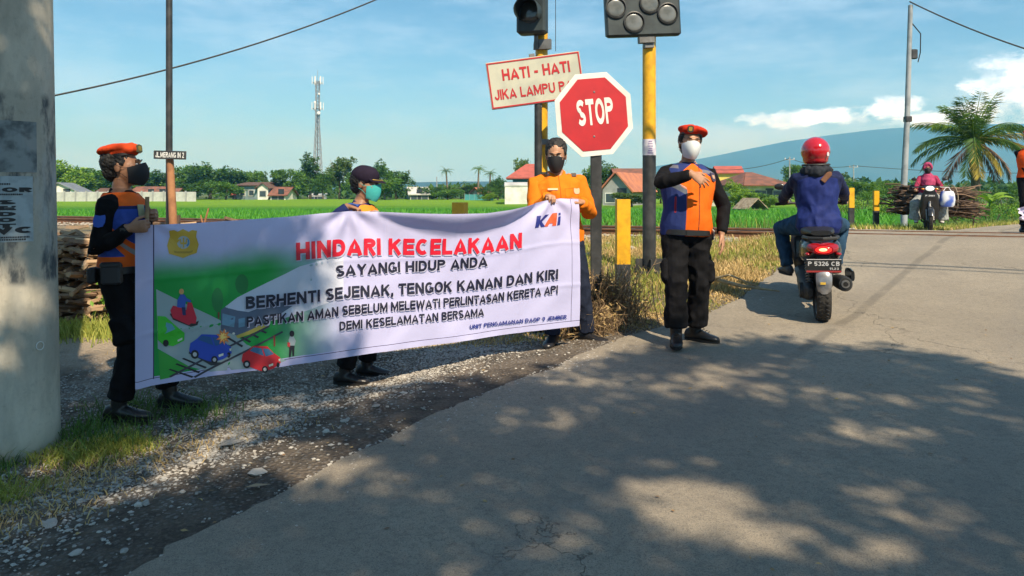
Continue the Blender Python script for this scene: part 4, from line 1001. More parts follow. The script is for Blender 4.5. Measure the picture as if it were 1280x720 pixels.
for (u, v, s_, k_) in ((290, 556, .075, 0), (322, 592, .055, 1), (173, 632, .022, 3), (182, 630, .026, 4), (120, 618, .03, 2), (228, 616, .018, 5), (62, 656, .05, 2), (205, 600, .02, 3), (240, 583, .028, 4), (100, 628, .025, 5), (352, 568, .02, 3),
                    (95, 692, .03, 1), (155, 690, .022, 4), (258, 571, .02, 3), (430, 527, .03, 2), (470, 508, .035, 0), (408, 540, .025, 3), (505, 492, .03, 1), (318, 520, .03, 2), (375, 515, .025, 5), (205, 545, .02, 3), (148, 600, .02, 4), (395, 600, .016, 5), (440, 575, .014, 3), (340, 545, .018, 4),
                    (740, 303, .09, 4), (760, 306, .07, 5), (790, 312, .08, 3), (912, 303, .12, 4), (924, 305, .07, 3), (722, 312, .12, 5), (735, 320, .09, 4), (868, 304, .06, 5)):
    Y = 4.0 if v > 400 else 11.0
    for _ in range(40):
        x = (u-640)/F*Y; Y += (CH - (v-HV)/F*Y - zg(x, Y)) * (1.6 if v > 400 else .8)
        Y = max(2.0, min(13.5, Y))
    x = (u-640)/F*Y; o = link('stone', STN[k_], ground, (x, Y, zg(x, Y) + s_*.12), (gv.gauss(0, .1), gv.gauss(0, .1), gv.random()*6)); o.scale = (s_, s_*.85, s_)
random.seed(77)

# ------------------------------------------------------------------ grass
M_grassG = mat('fresh_grass', (.045, .11, .02), .6, attr=(.14, .24, .045), trans=.2)
M_grassD = mat('dry_grass', (.36, .24, .09), .8, attr=(.68, .50, .24), trans=.15)
M_grassY = mat('yellow_grass', (.17, .22, .03), .7, attr=(.42, .42, .09), trans=.2)
def blade(mb, x, y, z, h, rng, wd=.006, bend=.5):
    a = rng.random()*6.28; b = a + rng.gauss(0, 1); hx, hy = math.cos(b)*h*bend*rng.random(), math.sin(b)*h*bend*rng.random(); wx, wy = math.cos(a)*wd, math.sin(a)*wd; mb.tv = rng.random()
    k = mb.verts([(x-wx, y-wy, z), (x+wx, y+wy, z), (x+wx*.7+hx*.4, y+wy*.7+hy*.4, z+h*.6), (x-wx*.7+hx*.4, y-wy*.7+hy*.4, z+h*.6), (x+hx, y+hy, z+h*.95)])
    mb.face((k, k+1, k+2, k+3)); mb.face((k+3, k+2, k+4))
def meadow(name, m, n, pos, hf, wd, seed, bend=.5, clump=1, cr=.05):
    rng = random.Random(seed); mb = MB(); c = 0; guard = 0
    while c < n and guard < n*30:
        guard += 1; p = pos(rng)
        if p is None: continue
        for _ in range(clump):
            x, y = p[0]+rng.gauss(0, cr), p[1]+rng.gauss(0, cr)
            if offroad(x, y) < -.02: continue
            h = hf(x, y, rng)
            if h <= 0: continue
            blade(mb, x, y, zg(x, y)-.005, h, rng, wd, bend); c += 1
    return struct(name, mb, m, kind='stuff')
def pos_tuft(cs):
    def f(r):
        c = r.choice(cs); return (c[0]+r.gauss(0, c[2]), c[1]+r.gauss(0, c[3]))
    return f
tufts = [(-2.45, 4.75, .10, .12), (-2.30, 5.05, .16, .12), (-2.6, 5.1, .12, .14), (-2.05, 4.95, .12, .1), (-2.62, 4.62, .05, .1), (-2.35, 4.5, .12, .06), (-2.9, 4.15, .1, .05)]
meadow('roadside_grass', M_grassG, 1500, pos_tuft(tufts), lambda x, y, r: r.uniform(.03, .13), .0032, 1, 1.1)
meadow('yellowed_grass', M_grassD, 2600, pos_tuft([(-2.45, 4.35, .2, .08), (-2.35, 3.95, .12, .12), (-2.6, 3.75, .25, .12), (-2.5, 3.4, .2, .1), (-2.1, 4.2, .2, .12), (-1.8, 4.5, .3, .15), (-2.2, 3.6, .2, .2)]), lambda x, y, r: r.uniform(.01, .05), .0035, 2, 1.8)
meadow('yellow_verge_grass', M_grassY, 2600, pos_tuft([(-2.5, 4.3, .12, .06), (-2.62, 3.8, .12, .1), (-2.3, 4.45, .1, .05)]), lambda x, y, r: r.uniform(.02, .08), .0035, 3, 1.2)
# behind the men: strip at the foot of the wood pile
meadow('grass_strip', M_grassY, 7000, lambda r: (r.uniform(-6, -1.5), r.gauss(7.35, .16)), lambda x, y, r: r.uniform(.05, .16), .006, 4, .7)
def pos_bank(r):
    y = r.uniform(6.6, 13.6); x = edge_l(y) - .02 - r.random()**1.3 * 4.2
    if tt(x, y) > -1.3: return None
    return (x, y)
def bank_green(x, y): return noise.noise(Vector((x*.9, y*.9, 20))) - .12 + .35*sm(9.0, 11.0, y)
def pos_dry(r):
    p = pos_bank(r)
    return p if p and r.random() > sm(-.05, .3, bank_green(*p))*.8 else None
def pos_green(r):
    p = pos_bank(r)
    return p if p and r.random() < sm(-.1, .25, bank_green(*p)) else None
hb = lambda lo, hi: (lambda x, y, r: r.uniform(lo, hi) * lerp(.38, 1, sm(7.6, 9.0, y)) * (.45 + .55*sm(.0, .5, offroad(x, y))))
meadow('dry_bank_grass', M_grassD, 26000, pos_dry, hb(.04, .14), .006, 5, 1.1)
meadow('green_bank_grass', M_grassY, 7000, pos_green, hb(.05, .17), .006, 6, .6)
meadow('sparse_bank_grass', M_grassD, 3000, lambda r: (r.uniform(-3.5, .5), r.uniform(6.4, 13)), hb(.03, .12), .006, 7, 1.0)
# beyond the rails up to the palm
def pos_far(r):
    y = r.uniform(13, 34); x = edge_l(y) - .05 - r.random()**1.2*7
    if tt(x, y) < 1.6: return None
    return (x, y)
hf_ = lambda lo, hi: (lambda x, y, r: r.uniform(lo, hi) * (.35 + .65*sm(.1, 1.5, offroad(x, y))))
meadow('far_verge_grass', M_grassY, 26000, pos_far, hf_(.12, .42), .011, 8, .6)
meadow('far_green_grass', M_grassG, 14000, lambda r: (lambda p: p if p and offroad(*p) > .5 else None)(pos_far(r)), hf_(.15, .55), .012, 9, .5)
meadow('far_dry_grass', M_grassD, 3500, lambda r: (lambda p: p if p and offroad(*p) < .8 else None)(pos_far(r)), hf_(.1, .3), .010, 10, .8)
# rice blades rising from the near field
rng = random.Random(31); mb = MB()
M_rice = mat('rice_blades', (.04, .20, .012), .6, attr=(.12, .36, .02), trans=.2)
for i in range(30000):
    y = 20 + rng.random()**1.6*34; x = rng.uniform(-.72, .5)*y
    if tt(x, y) < 5 or x > edge_l(y) - 5.5: continue
    blade(mb, x, y, FIELD, rng.uniform(.4, .62), rng, .03, .7)
struct('rice_plants', mb, M_rice, kind='stuff')

# ------------------------------------------------------------------ dry bush at the stop sign post
def twig_bush(name, label, x, y, h, rad, n, seed, m):
    rng = random.Random(seed); t = thing(name, label, 'bush', (x, y, zg(x, y)))
    mb = MB()
    for i in range(n):
        a = rng.random()*6.28; p = Vector((rng.gauss(0, rad*.4), rng.gauss(0, rad*.3), 0)); L = h*rng.uniform(.35, 1); mb.tv = rng.random()
        d = Vector((math.cos(a)*rad*rng.random(), math.sin(a)*rad*.7*rng.random(), L)); q = p + d*.5 + rv(rng)*.05; e = p + d + rv(rng)*.10 + Vector((0, 0, -.08))
        mb.tube([p, q, e], [.005, .0035, .0015], 3, cap=False)
        for _ in range(3):
            f = q.lerp(e, rng.random()); mb.tube([f, f + rv(rng)*rng.uniform(.05, .13)], [.0025, .001], 3, cap=False)
    tag(mb.build('twigs', m, t, fix=False), kind='stuff')
    mb = MB()
    for i in range(n*2):
        a = rng.random()*6.28; rr = rad*rng.random()**.5; mb.tv = rng.random(); leaf(mb, (math.cos(a)*rr, math.sin(a)*rr*.7, h*rng.random()**1.4*.8), rv(rng), rv(rng), .05, .012)
    tag(mb.build('dead_leaves', M_grassD, t, fix=False), kind='stuff'); return t
M_twig = mat('dry_brown_twigs', (.10, .065, .04), .9, attr=(.34, .235, .13))
twig_bush('dry_bush', 'tangled dry brown bush around the foot of the stop sign post', .80, 6.92, .62, .42, 520, 1, M_twig)
twig_bush('dry_bush', 'low dry brush beside the trousers of the man in orange', .62, 6.6, .34, .34, 330, 2, M_twig)
twig_bush('dry_bush', 'dry weeds at the foot of the yellow and black post', 1.12, 7.75, .16, .26, 160, 3, M_twig)
# bare fallen branch lying over the grass edge
brn = MB(); bz = zg(2.35, 8.1)+.06
brn.tube([(1.9, 8.5, bz+.12), (2.15, 8.35, bz+.10), (2.45, 8.15, bz+.03), (2.85, 8.1, bz-.02)], [.03, .026, .02, .008], 7); brn.tube([(2.2, 8.3, bz+.09), (2.3, 8.05, bz+.16), (2.6, 7.95, bz+.04)], [.016, .012, .005], 6)
tag(brn.build('fallen_branch', mat('bleached_branch', (.45, .36, .22), .9, var=(.3, .23, .14), vscale=12), smooth=True), 'pale bare branch lying in the dry grass left of the scooter', 'branch')
# leaves dropped on verge and road
mb = MB()
for i in range(1500):
    y = gv.uniform(2.4, 8); x = edge_l(y) + abs(gv.gauss(0, .16)) + .01; add_rock(mb, (x, y, zroad(x, y)+.004), gv.choice((.004, .006, .008, .011)), .6, 4)
struct('scattered_grit', mb, M_stone, kind='stuff')
mb = MB(); M_fallen = mat('fallen_leaf', (.18, .10, .05), .8, attr=(.42, .30, .13))
for i in range(260):
    y = gv.uniform(2.6, 7); x = edge_l(y) + gv.uniform(-3.2, 3.5) if gv.random() < .55 else edge_l(y) - gv.random()*3; mb.tv = gv.random()
    z = (zg(x, y) if offroad(x, y) > 0 else zroad(x, y)) + .012; a = gv.random()*6.28; leaf(mb, (x, y, z), Vector((math.cos(a), math.sin(a), .08)), Vector((gv.gauss(0, .3), gv.gauss(0, .3), 1)), gv.uniform(.015, .04), .015)
struct('fallen_leaves', mb, M_fallen, kind='stuff')
mb = MB(); lx_, ly_ = -1.12, 3.62; leaf(mb, (0, 0, .02), Vector((1, .55, .1)), Vector((.2, 0, 1)), .12, .035); o = mb.build('brown_leaf', mat('big_brown_leaf', (.33, .24, .15), .8), None, fix=False); o.location = (-1.25, 3.55, zg(-1.25, 3.55)); tag(o, 'long curled brown leaf on the dark gravel near the road edge', 'leaf')

# ------------------------------------------------------------------ palm and thickets on the right
YR = 44; xr = (1217-640)/F*YR; hc = CH+(HV-176)/F*YR - FIELD
rp = thing('coconut_palm', 'large coconut palm with yellowing lower fronds at the right, behind the woodpile on the motorbike', 'palm tree', (xr, YR, FIELD))
mb = MB(); mb.tube([(.2, 0, -.3), (.15, 0, hc*.3), (.05, 0, hc*.7), (0, 0, hc)], [.30, .25, .22, .20], 12); mb.build('trunk', M_bark, rp, True)
M_frY = mat('frond_yellow', (.30, .24, .03), .6, attr=(.55, .42, .08), trans=.2); M_frB = mat('frond_brown', (.12, .07, .04), .9, attr=(.27, .17, .11)); M_frG = leafmat('frond_green', (.055, .12, .012), (.19, .30, .035), .25); M_frD = leafmat('frond_dark_green', (.03, .085, .012), (.10, .19, .03))
def frond(az_, e0, L, droop, m, ll, seed):
    rng = random.Random(seed); mb = MB(); p = Vector((0, 0, 0)); pts = [p.copy()]; el_ = e0; n_ = 9
    for k_ in range(n_):
        d = Vector((math.cos(az_)*math.cos(el_), math.sin(az_)*math.cos(el_), math.sin(el_))); p = p + d*L/n_; pts.append(p.copy()); el_ -= droop/n_*(.5+k_/n_)
    mb.tv = .9; mb.tube(pts, [.05-.0045*i for i in range(n_+1)], 4); side = Vector((-math.sin(az_), math.cos(az_), 0))
    for j in range(46):
        f = (j+3)/50*n_; ii = min(n_-1, int(f)); q = pts[ii].lerp(pts[ii+1], f-ii); dd = (pts[ii+1]-pts[ii]).normalized(); l_ = ll*(math.sin(min(1, (j+6)/50)*math.pi*.95)**.5+.15)
        for s_ in (-1, 1):
            mb.tv = rng.random()*.8; ld = (dd*.75 + side*s_*rng.uniform(.5, .8) + Vector((0, 0, rng.uniform(-.8, -.3)))).normalized(); leaf(mb, q, ld, dd.cross(ld)+rv(rng)*.2, l_*rng.uniform(.8, 1.1), .045)
    return mb.build('frond', m, rp, loc=(0, 0, hc), fix=False)
rg = random.Random(9)
specs = []
for i in range(8): specs.append((rg.random()*6.28, rg.uniform(1.05, 1.5), rg.uniform(2.6, 3.3), rg.uniform(.5, .9), M_frG))
for i in range(8): specs.append((i*.785+.2, rg.uniform(.55, .9), rg.uniform(3.2, 3.9), rg.uniform(1.2, 1.7), M_frG if i % 3 else M_frD))
for i in range(6): specs.append((i*1.047, rg.uniform(.1, .45), rg.uniform(3.3, 3.9), rg.uniform(1.3, 1.8), M_frD))
for a, e, L, dr, m in specs: frond(a, e, L, dr, m, .85, rg.randrange(9999))
for a, e, L, dr, m in ((-.1, .15, 3.4, 1.1, M_frY), (-1.9, -.75, 2.6, .7, M_frY), (-1.2, -.55, 2.7, .9, M_frY), (3.1, -.1, 3.6, 1.3, M_frD), (2.8, .05, 3.8, 1.4, M_frD), (3.4, -.55, 3.0, .9, M_frB), (-.5, -.5, 3.0, 1.2, M_frB), (.1, -.75, 2.8, .8, M_frB), (-2.4, -.8, 2.5, .6, M_frD), (-.25, .35, 3.6, 1.1, M_frY)):
    frond(a, e, L, dr, m, .8, rg.randrange(9999))
# shrubs behind the road on the right, each a thing
SHR = {k_: crown_mesh('foliage', blobset(sd, 6, 2.6, 1.7, 1.6), 1500, .22, m, sd) for k_, m, sd in (('g', G_mid, 51), ('l', G_lime, 52), ('d', G_dark, 53))}
def shrub(u, vt, wpx, Y, k_, label, group='bushes beyond the crossing'):
    h = CH+(HV-vt)/F*Y-FIELD; wm = wpx/F*Y; t = thing('shrub', label, 'bush', ((u-640)/F*Y, Y, FIELD-.05), random.random()*6, group)
    me = SHR[k_]; zs = max(v.co.z for v in me.vertices); link('foliage', me, t, scale=(wm/6.2, wm/6.2, h/zs))
    mb = MB()
    for i in range(4): a = i*1.57; mb.cyl((0, 0, 0), (math.cos(a)*wm*.2, math.sin(a)*wm*.2, h*.6), .04, .015, 5)
    mb.build('stem', M_bark, t)
for a in ((1078, 236, 50, 60, 'g', 'green bush behind the two yellow posts'), (1110, 230, 50, 56, 'd', 'dark bush left of the slender steel pole'), (1108, 248, 60, 44, 'l', 'bright low bush left of the woman on the motorbike'), (1060, 246, 50, 48, 'l', 'bright low bush left of the yellow posts'),
          (1150, 228, 60, 54, 'g', 'green bush right behind the woman'), (1185, 226, 60, 50, 'd', 'dark bush under the left fronds of the palm'), (1222, 232, 60, 41, 'g', 'green bush at the foot of the palm'), (1255, 224, 60, 48, 'd', 'dark bush right of the palm trunk'), (1290, 222, 70, 46, 'g', 'green bush at the right edge behind the vest'),
          (1190, 250, 70, 36, 'l', 'light bush above the firewood load'), (1240, 252, 60, 33, 'g', 'mid green bush left of the lowered banner'), (1275, 250, 50, 31, 'l', 'light bush near the right edge'), (1320, 215, 80, 50, 'd', 'dark bush just past the right edge'), (1020, 250, 40, 60, 'l', 'low bright bush right of the rider in blue')): shrub(*a)
# broad banana leaves
bp = thing('banana_plant', 'pale green banana plant at the right beside the palm trunk', 'plant', ((1238-640)/F*38, 38, FIELD))
mb = MB(); mb.cyl((0, 0, -.1), (0, 0, 1.1), .12, .08, 8); mb.build('stem', G_lime, bp, True)
for i in range(9):
    a = i*2.4; mb = MB(); el_ = 1.2-.05*i; p = Vector((0, 0, 1.0)); Lp, Rp, Cp = [], [], []
    for k_ in range(7):
        d = Vector((math.cos(a)*math.cos(el_), math.sin(a)*math.cos(el_), math.sin(el_))); wd_ = .16*math.sin((k_+.4)/6.6*math.pi); sd_ = Vector((-math.sin(a), math.cos(a), .3)); Cp.append(p.copy()); Lp.append(p+sd_*wd_+Vector((0, 0, .03))); Rp.append(p-sd_*wd_+Vector((0, 0, .03))); p = p+d*.2; el_ -= .28
    mb.tv = rg.random(); k = mb.verts(Lp+Cp+Rp)
    for k_ in range(6): mb.face((k+k_, k+k_+1, k+7+k_+1, k+7+k_)); mb.face((k+7+k_, k+7+k_+1, k+14+k_+1, k+14+k_))
    mb.build('leaf', G_lime, bp, fix=False)
# field shelter
fs = thing('field_shelter', 'small thatched ridge shelter standing in the rice field left of the rider', 'hut', ((938-640)/F*56, 56, FIELD), R(20))
M_thatch = mat('grey_thatch', (.33, .27, .19), .95, var=(.2, .15, .1), vscale=5, bump=.5)
for s_ in (-1, 1):
    mb = MB(); P = [(0, -.9, 1.15), (0, .9, 1.15), (s_*.95, .9, .35), (s_*.95, -.9, .35)]; k = mb.verts(P+[(p[0], p[1], p[2]-.08) for p in P]); mb.face((k, k+1, k+2, k+3)); mb.face((k+7, k+6, k+5, k+4))
    for i in range(4): mb.face((k+i, k+(i+1) % 4, k+4+(i+1) % 4, k+4+i))
    mb.build('roof_slope', M_thatch, fs)
for x, y in ((-.7, -.7), (.7, -.7), (-.7, .7), (.7, .7)): mb = MB(); mb.cyl((x, y, 0), (x, y, .6), .04, n=6); mb.build('post', M_bark, fs)
mb = MB(); mb.box((0, 0, .3), (1.3, 1.3, .06)); mb.build('platform', M_bark, fs)

# ------------------------------------------------------------------ shade trees standing behind the photographer
SHADE_EDGE = [(-9, 6.9), (-5, 6.7), (-3.2, 6.3), (-2.5, 6.45), (-1.9, 6.2), (-1.5, 5.7), (-1.0, 5.35), (0, 5.35), (.7, 5.9), (1.4, 6.35), (2.2, 6.35), (2.9, 5.95), (3.4, 4.9), (4.5, 4.2), (6.5, 3.2)]
def gnd(u, v):
    Y = 4.0
    for _ in range(60): Y += (CH-(v-HV)/F*Y - zroad((u-640)/F*Y, Y))*1.2; Y = max(2, min(9, Y))
    return (u-640)/F*Y, Y
GAPS = [(gnd(u, v), rx, ry) for u, v, rx, ry in ((822, 597, .20, .11), (850, 615, .18, .11), (830, 648, .13, .12), (765, 598, .14, .06), (930, 635, .09, .07), (690, 660, .05, .04), (490, 600, .11, .07), (600, 612, .05, .04), (985, 690, .09, .06), (1085, 540, .18, .07), (1040, 528, .1, .06), (1155, 615, .06, .03), (1215, 655, .07, .04), (1240, 530, .10, .03), (1060, 615, .05, .03), (830, 552, .1, .05), (780, 480, .3, .06), (860, 462, .25, .07), (960, 488, .14, .05), (920, 448, .25, .06), (710, 470, .15, .07), (1150, 490, .2, .05), (1030, 480, .2, .05), (640, 520, .1, .05), (560, 545, .08, .05),
        (330, 545, .14, .08), (300, 480, .2, .1), (120, 545, .12, .08), (40, 570, .1, .1), (230, 600, .07, .05), (190, 530, .12, .05), (420, 500, .12, .08), (1100, 700, .06, .03), (40, 640, .1, .06), (480, 530, .1, .05), (350, 505, .16, .08), (270, 522, .12, .06), (425, 560, .12, .06), (235, 558, .1, .06), (380, 596, .1, .06), (180, 590, .1, .06), (460, 490, .15, .05))]
_gr = random.Random(88); GAPS += [((_gr.uniform(-2.5, 3.2), _gr.uniform(2.6, 5.6)), _gr.uniform(.0, .05), _gr.uniform(0, .02)) for _ in range(26)]
GAPS += [((-3.13, 4.95), .10, .22), ((-3.25, 6.2), .2, .15)]
_gr = random.Random(88); GAPS += [((_gr.uniform(-2.5, 3.2), _gr.uniform(2.6, 5.6)), _gr.uniform(.0, .05), _gr.uniform(0, .02)) for _ in range(26)]
GAPS += [((-3.13, 4.95), .12, .26), ((-3.25, 6.2), .2, .15), ((-3.3, 4.4), .15, .12)]
rng = random.Random(17); leaves = {0: MB(), 1: MB()}; limbs = {0: [], 1: []}
M_shade = leafmat('shade_tree_leaf', (.035, .085, .014), (.08, .17, .03), .15)
tries = 0; placed = 0
while placed < 13000 and tries < 260000:
    tries += 1; gx = rng.uniform(-8.0, 6.0); gy = rng.uniform(-2.0, 6.6)
    e_ = table(SHADE_EDGE, gx) + .22*noise.noise(Vector((gx*2.2, 0, 6)))
    if gy > e_ - .12: continue
    dens = 1.12 + .8*noise.noise(Vector((gx*2.6, gy*3.4, 2)))
    if gy < e_ - .8 and rng.random() > dens + .2: continue
    if any(((gx-c[0])/(rx+.15))**2 + ((gy-c[1])/(ry+.12))**2 < 1 for c, rx, ry in GAPS): continue
    h = rng.uniform(7.0, 10.5) - .08*abs(gx); c = Vector((gx, gy, .15)) + Vector((.42, -.85, 1))*h; k_ = 0 if gx < -1.0 else 1
    placed += 1; limbs[k_].append(c)
    for i in range(15):
        o = rv(rng); leaves[k_].tv = rng.random(); p = c + o*.17*rng.random()**.4
        leaf(leaves[k_], p, (o + Vector((0, 0, -.3))).normalized(), (Vector((0, 0, 1)) + rv(rng)*.8).normalized(), rng.uniform(.10, .16), rng.uniform(.06, .09))
for k_, (tx, ty, lb) in {0: (-1.4, -5.6, 'broad shade tree standing behind the photographer on the left verge'), 1: (6.2, -6.2, 'broad shade tree standing behind the photographer across the road')}.items():
    z_ = zg(tx, ty) if offroad(tx, ty) > 0 else zroad(tx, ty)
    t = thing('shade_tree', lb, 'tree', (tx, ty, z_)); o = leaves[k_].build('crown', M_shade, None, fix=False); o.parent = t; o.location = (-tx, -ty, -z_)
    mb = MB(); C_ = sum(limbs[k_], Vector())/len(limbs[k_]); b0 = Vector((tx, ty, z_-.2)); fork = b0.lerp(Vector((C_.x, C_.y, 4.4)), .5); fork.z = 3.6
    mb.tube([b0, b0 + Vector((.1, .05, 1.6)), fork], [.34, .26, .22], 12)
    for i in range(14):
        c = limbs[k_][i*len(limbs[k_])//14]; mid_ = fork.lerp(c, .5) + Vector((0, 0, .4)); mb.tube([fork, mid_, c], [.05, .016, .006], 6)
    o = mb.build('trunk', M_bark, None, True); o.parent = t; o.location = (-tx, -ty, -z_)
# ------------------------------------------------------------------ people
M_skin = mat('tan_skin', (.44, .235, .14), .5, var=(.36, .18, .105), vscale=18, bump=.08, bscale=120)
M_skind = mat('brown_skin', (.33, .165, .095), .5, var=(.26, .125, .07), vscale=18, bump=.08, bscale=120)
M_hair = mat('black_hair', (.012, .011, .011), .55, bump=.5, bscale=220)
M_boot = mat('black_leather_boot', (.016, .016, .018), .32, bump=.2, bscale=60)
M_sole = mat('rubber_sole', (.01, .01, .01), .85)
M_eyew = mat('eye_white', (.6, .57, .53), .3); M_iris = mat('dark_iris', (.02, .014, .01), .1)
def cloth(name, base, regions=(), rough=.85, weave=900, var=.75, sheen=0.0):
    """fabric with sewn panels; each region is (attribute, colour), drawn where the attribute is positive"""
    m = bpy.data.materials.new(name); m.use_nodes = True; t = NT(m.node_tree)
    g = t.n('ShaderNodeTexCoord').outputs['Object']; c = (*base,)
    nz_ = t.noise(g, 14, 4, .6)
    c = t.mix(t.sstep(nz_, .35, .7), base, tuple(q*var for q in base))
    for at, col in regions:
        a = t.n('ShaderNodeAttribute', attribute_name=at); k = t.sstep(a.outputs['Fac'], -.0012, .0012); c = t.mix(k, c, col)
    p = t.n('ShaderNodeBsdfPrincipled', i_Roughness=rough); t.l(c, p.inputs['Base Color']); p.inputs['Sheen Weight'].default_value = sheen; p.inputs['Specular IOR Level'].default_value = .12
    b = t.n('ShaderNodeBump', i_Strength=.35, i_Distance=.004); t.l(t.math('ADD', t.noise(g, 60, 4, .6), t.noise(g, weave, 1)), b.inputs['Height']); t.l(b.outputs[0], p.inputs['Normal'])
    o = t.n('ShaderNodeOutputMaterial'); t.l(p.outputs[0], o.inputs[0]); return m
def rotm(yaw=0, pitch=0, roll=0):
    """yaw + turns to the person's left, pitch + bends forward / looks down, roll + tips to the person's left"""
    return Matrix.Rotation(yaw, 3, 'Z') @ Matrix.Rotation(pitch, 3, 'X') @ Matrix.Rotation(roll, 3, 'Y')
def ik(a, t, l1, l2, pole):
    a, t = Vector(a), Vector(t); d = t - a; L = min(d.length, (l1 + l2) * .998); u = d.normalized(); t = a + u * L
    x = (l1*l1 - l2*l2 + L*L) / (2*L); h = math.sqrt(max(1e-8, l1*l1 - x*x)); pl = Vector(pole); pl = (pl - u * pl.dot(u)).normalized()
    return a + u*x + pl*h, t
TORSO = [(.80, .115, .095, .0), (.86, .160, .115, .0), (.93, .168, .118, .0), (1.0, .155, .108, -.003), (1.07, .142, .102, -.006), (1.15, .156, .108, -.008), (1.24, .170, .116, -.008), (1.31, .172, .110, -.002), (1.36, .168, .096, .006), (1.395, .125, .080, .010), (1.425, .083, .065, .012), (1.455, .058, .058, .010)]
class Person:
    def __init__(s, name, label, loc, rz, H=1.70, pel=(0, 0, .93), lean=(0, 0, 0), head=(0, 0, 0), girth=1.0, belly=0.0, vox=.0055, dec=.35, group=None, shoulder=1.0):
        s.t = thing('person', label, 'person', loc, rz, group); s.sc = H/1.70; s.t.scale = (s.sc,)*3
        s.root = Matrix.Translation(loc) @ Matrix.Rotation(rz, 4, 'Z') @ Matrix.Scale(s.sc, 4); s.inv = s.root.inverted()
        s.P = Vector(pel); s.M = rotm(*lean); s.g = girth; s.belly = belly; s.vox = vox; s.dec = dec; s.shw = shoulder
        s.neck = s.T((0, .012, 1.44)); s.Hm = s.M @ rotm(*head) @ Matrix.Scale(1.09, 3); s.hc = s.neck + s.M @ Vector((0, 0, .03)) + s.Hm @ Vector((0, -.018, .108))
        s.sh = {k: s.T((k*.168*shoulder, .008, 1.352)) for k in (-1, 1)}; s.el = {}; s.wr = {}; s.hp = {}; s.kn = {}; s.an = {}; s.toe = {}; s.hands = {}
        s.pelyaw = Matrix.Rotation(lean[0], 3, 'Z')
    def L(s, w): return s.inv @ Vector(w)
    def T(s, p): return s.P + s.M @ (Vector(p) - Vector((0, 0, .93)))
    def Ti(s, p): return s.M.inverted() @ (Vector(p) - s.P) + Vector((0, 0, .93))
    def Hd(s, p): return s.hc + s.Hm @ Vector(p)
    def arm(s, k, target, pole, hand=None, l1=.285, l2=.25):
        s.el[k], s.wr[k] = ik(s.sh[k], target, l1, l2, pole); s.hands[k] = hand
    def leg(s, k, ankle, pole, toe=(0, -1, 0), l1=.425, l2=.41):
        s.hp[k] = s.P + s.pelyaw @ Vector((k*.088, 0, -.03)); s.kn[k], s.an[k] = ik(s.hp[k], ankle, l1, l2, pole); s.toe[k] = Vector(toe).normalized()
    def torso(s, mb, off=0.0, z0=0, z1=9, n=24, flare=0.0, cut=.0):
        rr = []
        for (z, rx, ry, yo) in TORSO:
            if z < z0 - 1e-6 or z > z1 + 1e-6: continue
            rx = (rx if z > 1.39 else rx*s.g) * (s.shw if z > 1.2 and z < 1.42 else 1) + off; ry = ry*s.g + off; b = s.belly*math.exp(-((z-1.06)/.13)**2)
            fl = flare*max(0, (1.0 - z))/.15
            ring = []
            for j in range(n):
                a = 2*math.pi*j/n; ca, sa = math.cos(a), math.sin(a); e = .93
                x = math.copysign(abs(ca)**e, ca)*(rx+fl); y = math.copysign(abs(sa)**e, sa)*(ry+fl)
                if sa < 0: y -= b*abs(sa)
                ring.append(s.T((x, y + yo, z)))
            rr.append(ring)
        mb.rings(rr)
    def hand(s, mb, k):
        h = s.hands.get(k) or dict(d=(s.wr[k]-s.el[k]).normalized(), n=(-k, 0, 0), th=(0, -1, 0), curl=.45)
        d = Vector(h['d']).normalized(); n = Vector(h['n']); n = (n - d*n.dot(d)).normalized(); th = Vector(h['th']); th = (th - d*th.dot(d) - n*th.dot(n)).normalized(); w_ = s.wr[k]
        def rg_(c, a, b): return [c + th*(a*math.cos(q)) + n*(b*math.sin(q)) for q in [2*math.pi*i/12 for i in range(12)]]
        mb.rings([rg_(w_ - d*.03, .026, .022), rg_(w_, .027, .020), rg_(w_ + d*.03, .036, .018), rg_(w_ + d*.065, .041, .015), rg_(w_ + d*.092, .041, .0115), rg_(w_ + d*.098, .035, .008)])
        cu = h.get('curl', .4); cu = cu if isinstance(cu, (list, tuple)) else [cu]*4; sp_ = h.get('spread', .05)
        for i, (o, b, l) in enumerate(((.031, .084, .074), (.0105, .090, .082), (-.0105, .087, .076), (-.031, .078, .060))):
            p = w_ + d*b + th*o; dd = (d + th*(1.4-i)*sp_).normalized(); a = 0; pts = [p - dd*.02, p]; 
            for f, m_ in ((.45, 1.0), (.31, 1.15), (.24, .8)):
                a += cu[i]*m_; q = (dd*math.cos(a) + n*math.sin(a)); p = p + q*l*f; pts.append(p)
            mb.tube(pts, [.0095, .0095, .0088, .0082, .0062], 8)
        p = w_ + d*.022 + th*.024; tc_ = h.get('thumb', .5); t1 = (th*.75 + d*.75 + n*.35*tc_*2).normalized(); t2 = (d*.9 + th*.25 + n*.6*tc_*2).normalized()
        mb.tube([p - th*.012, p, p + t1*.038, p + t1*.038 + t2*.030, p + t1*.038 + t2*.052], [.013, .0135, .0110, .0100, .0070], 8)
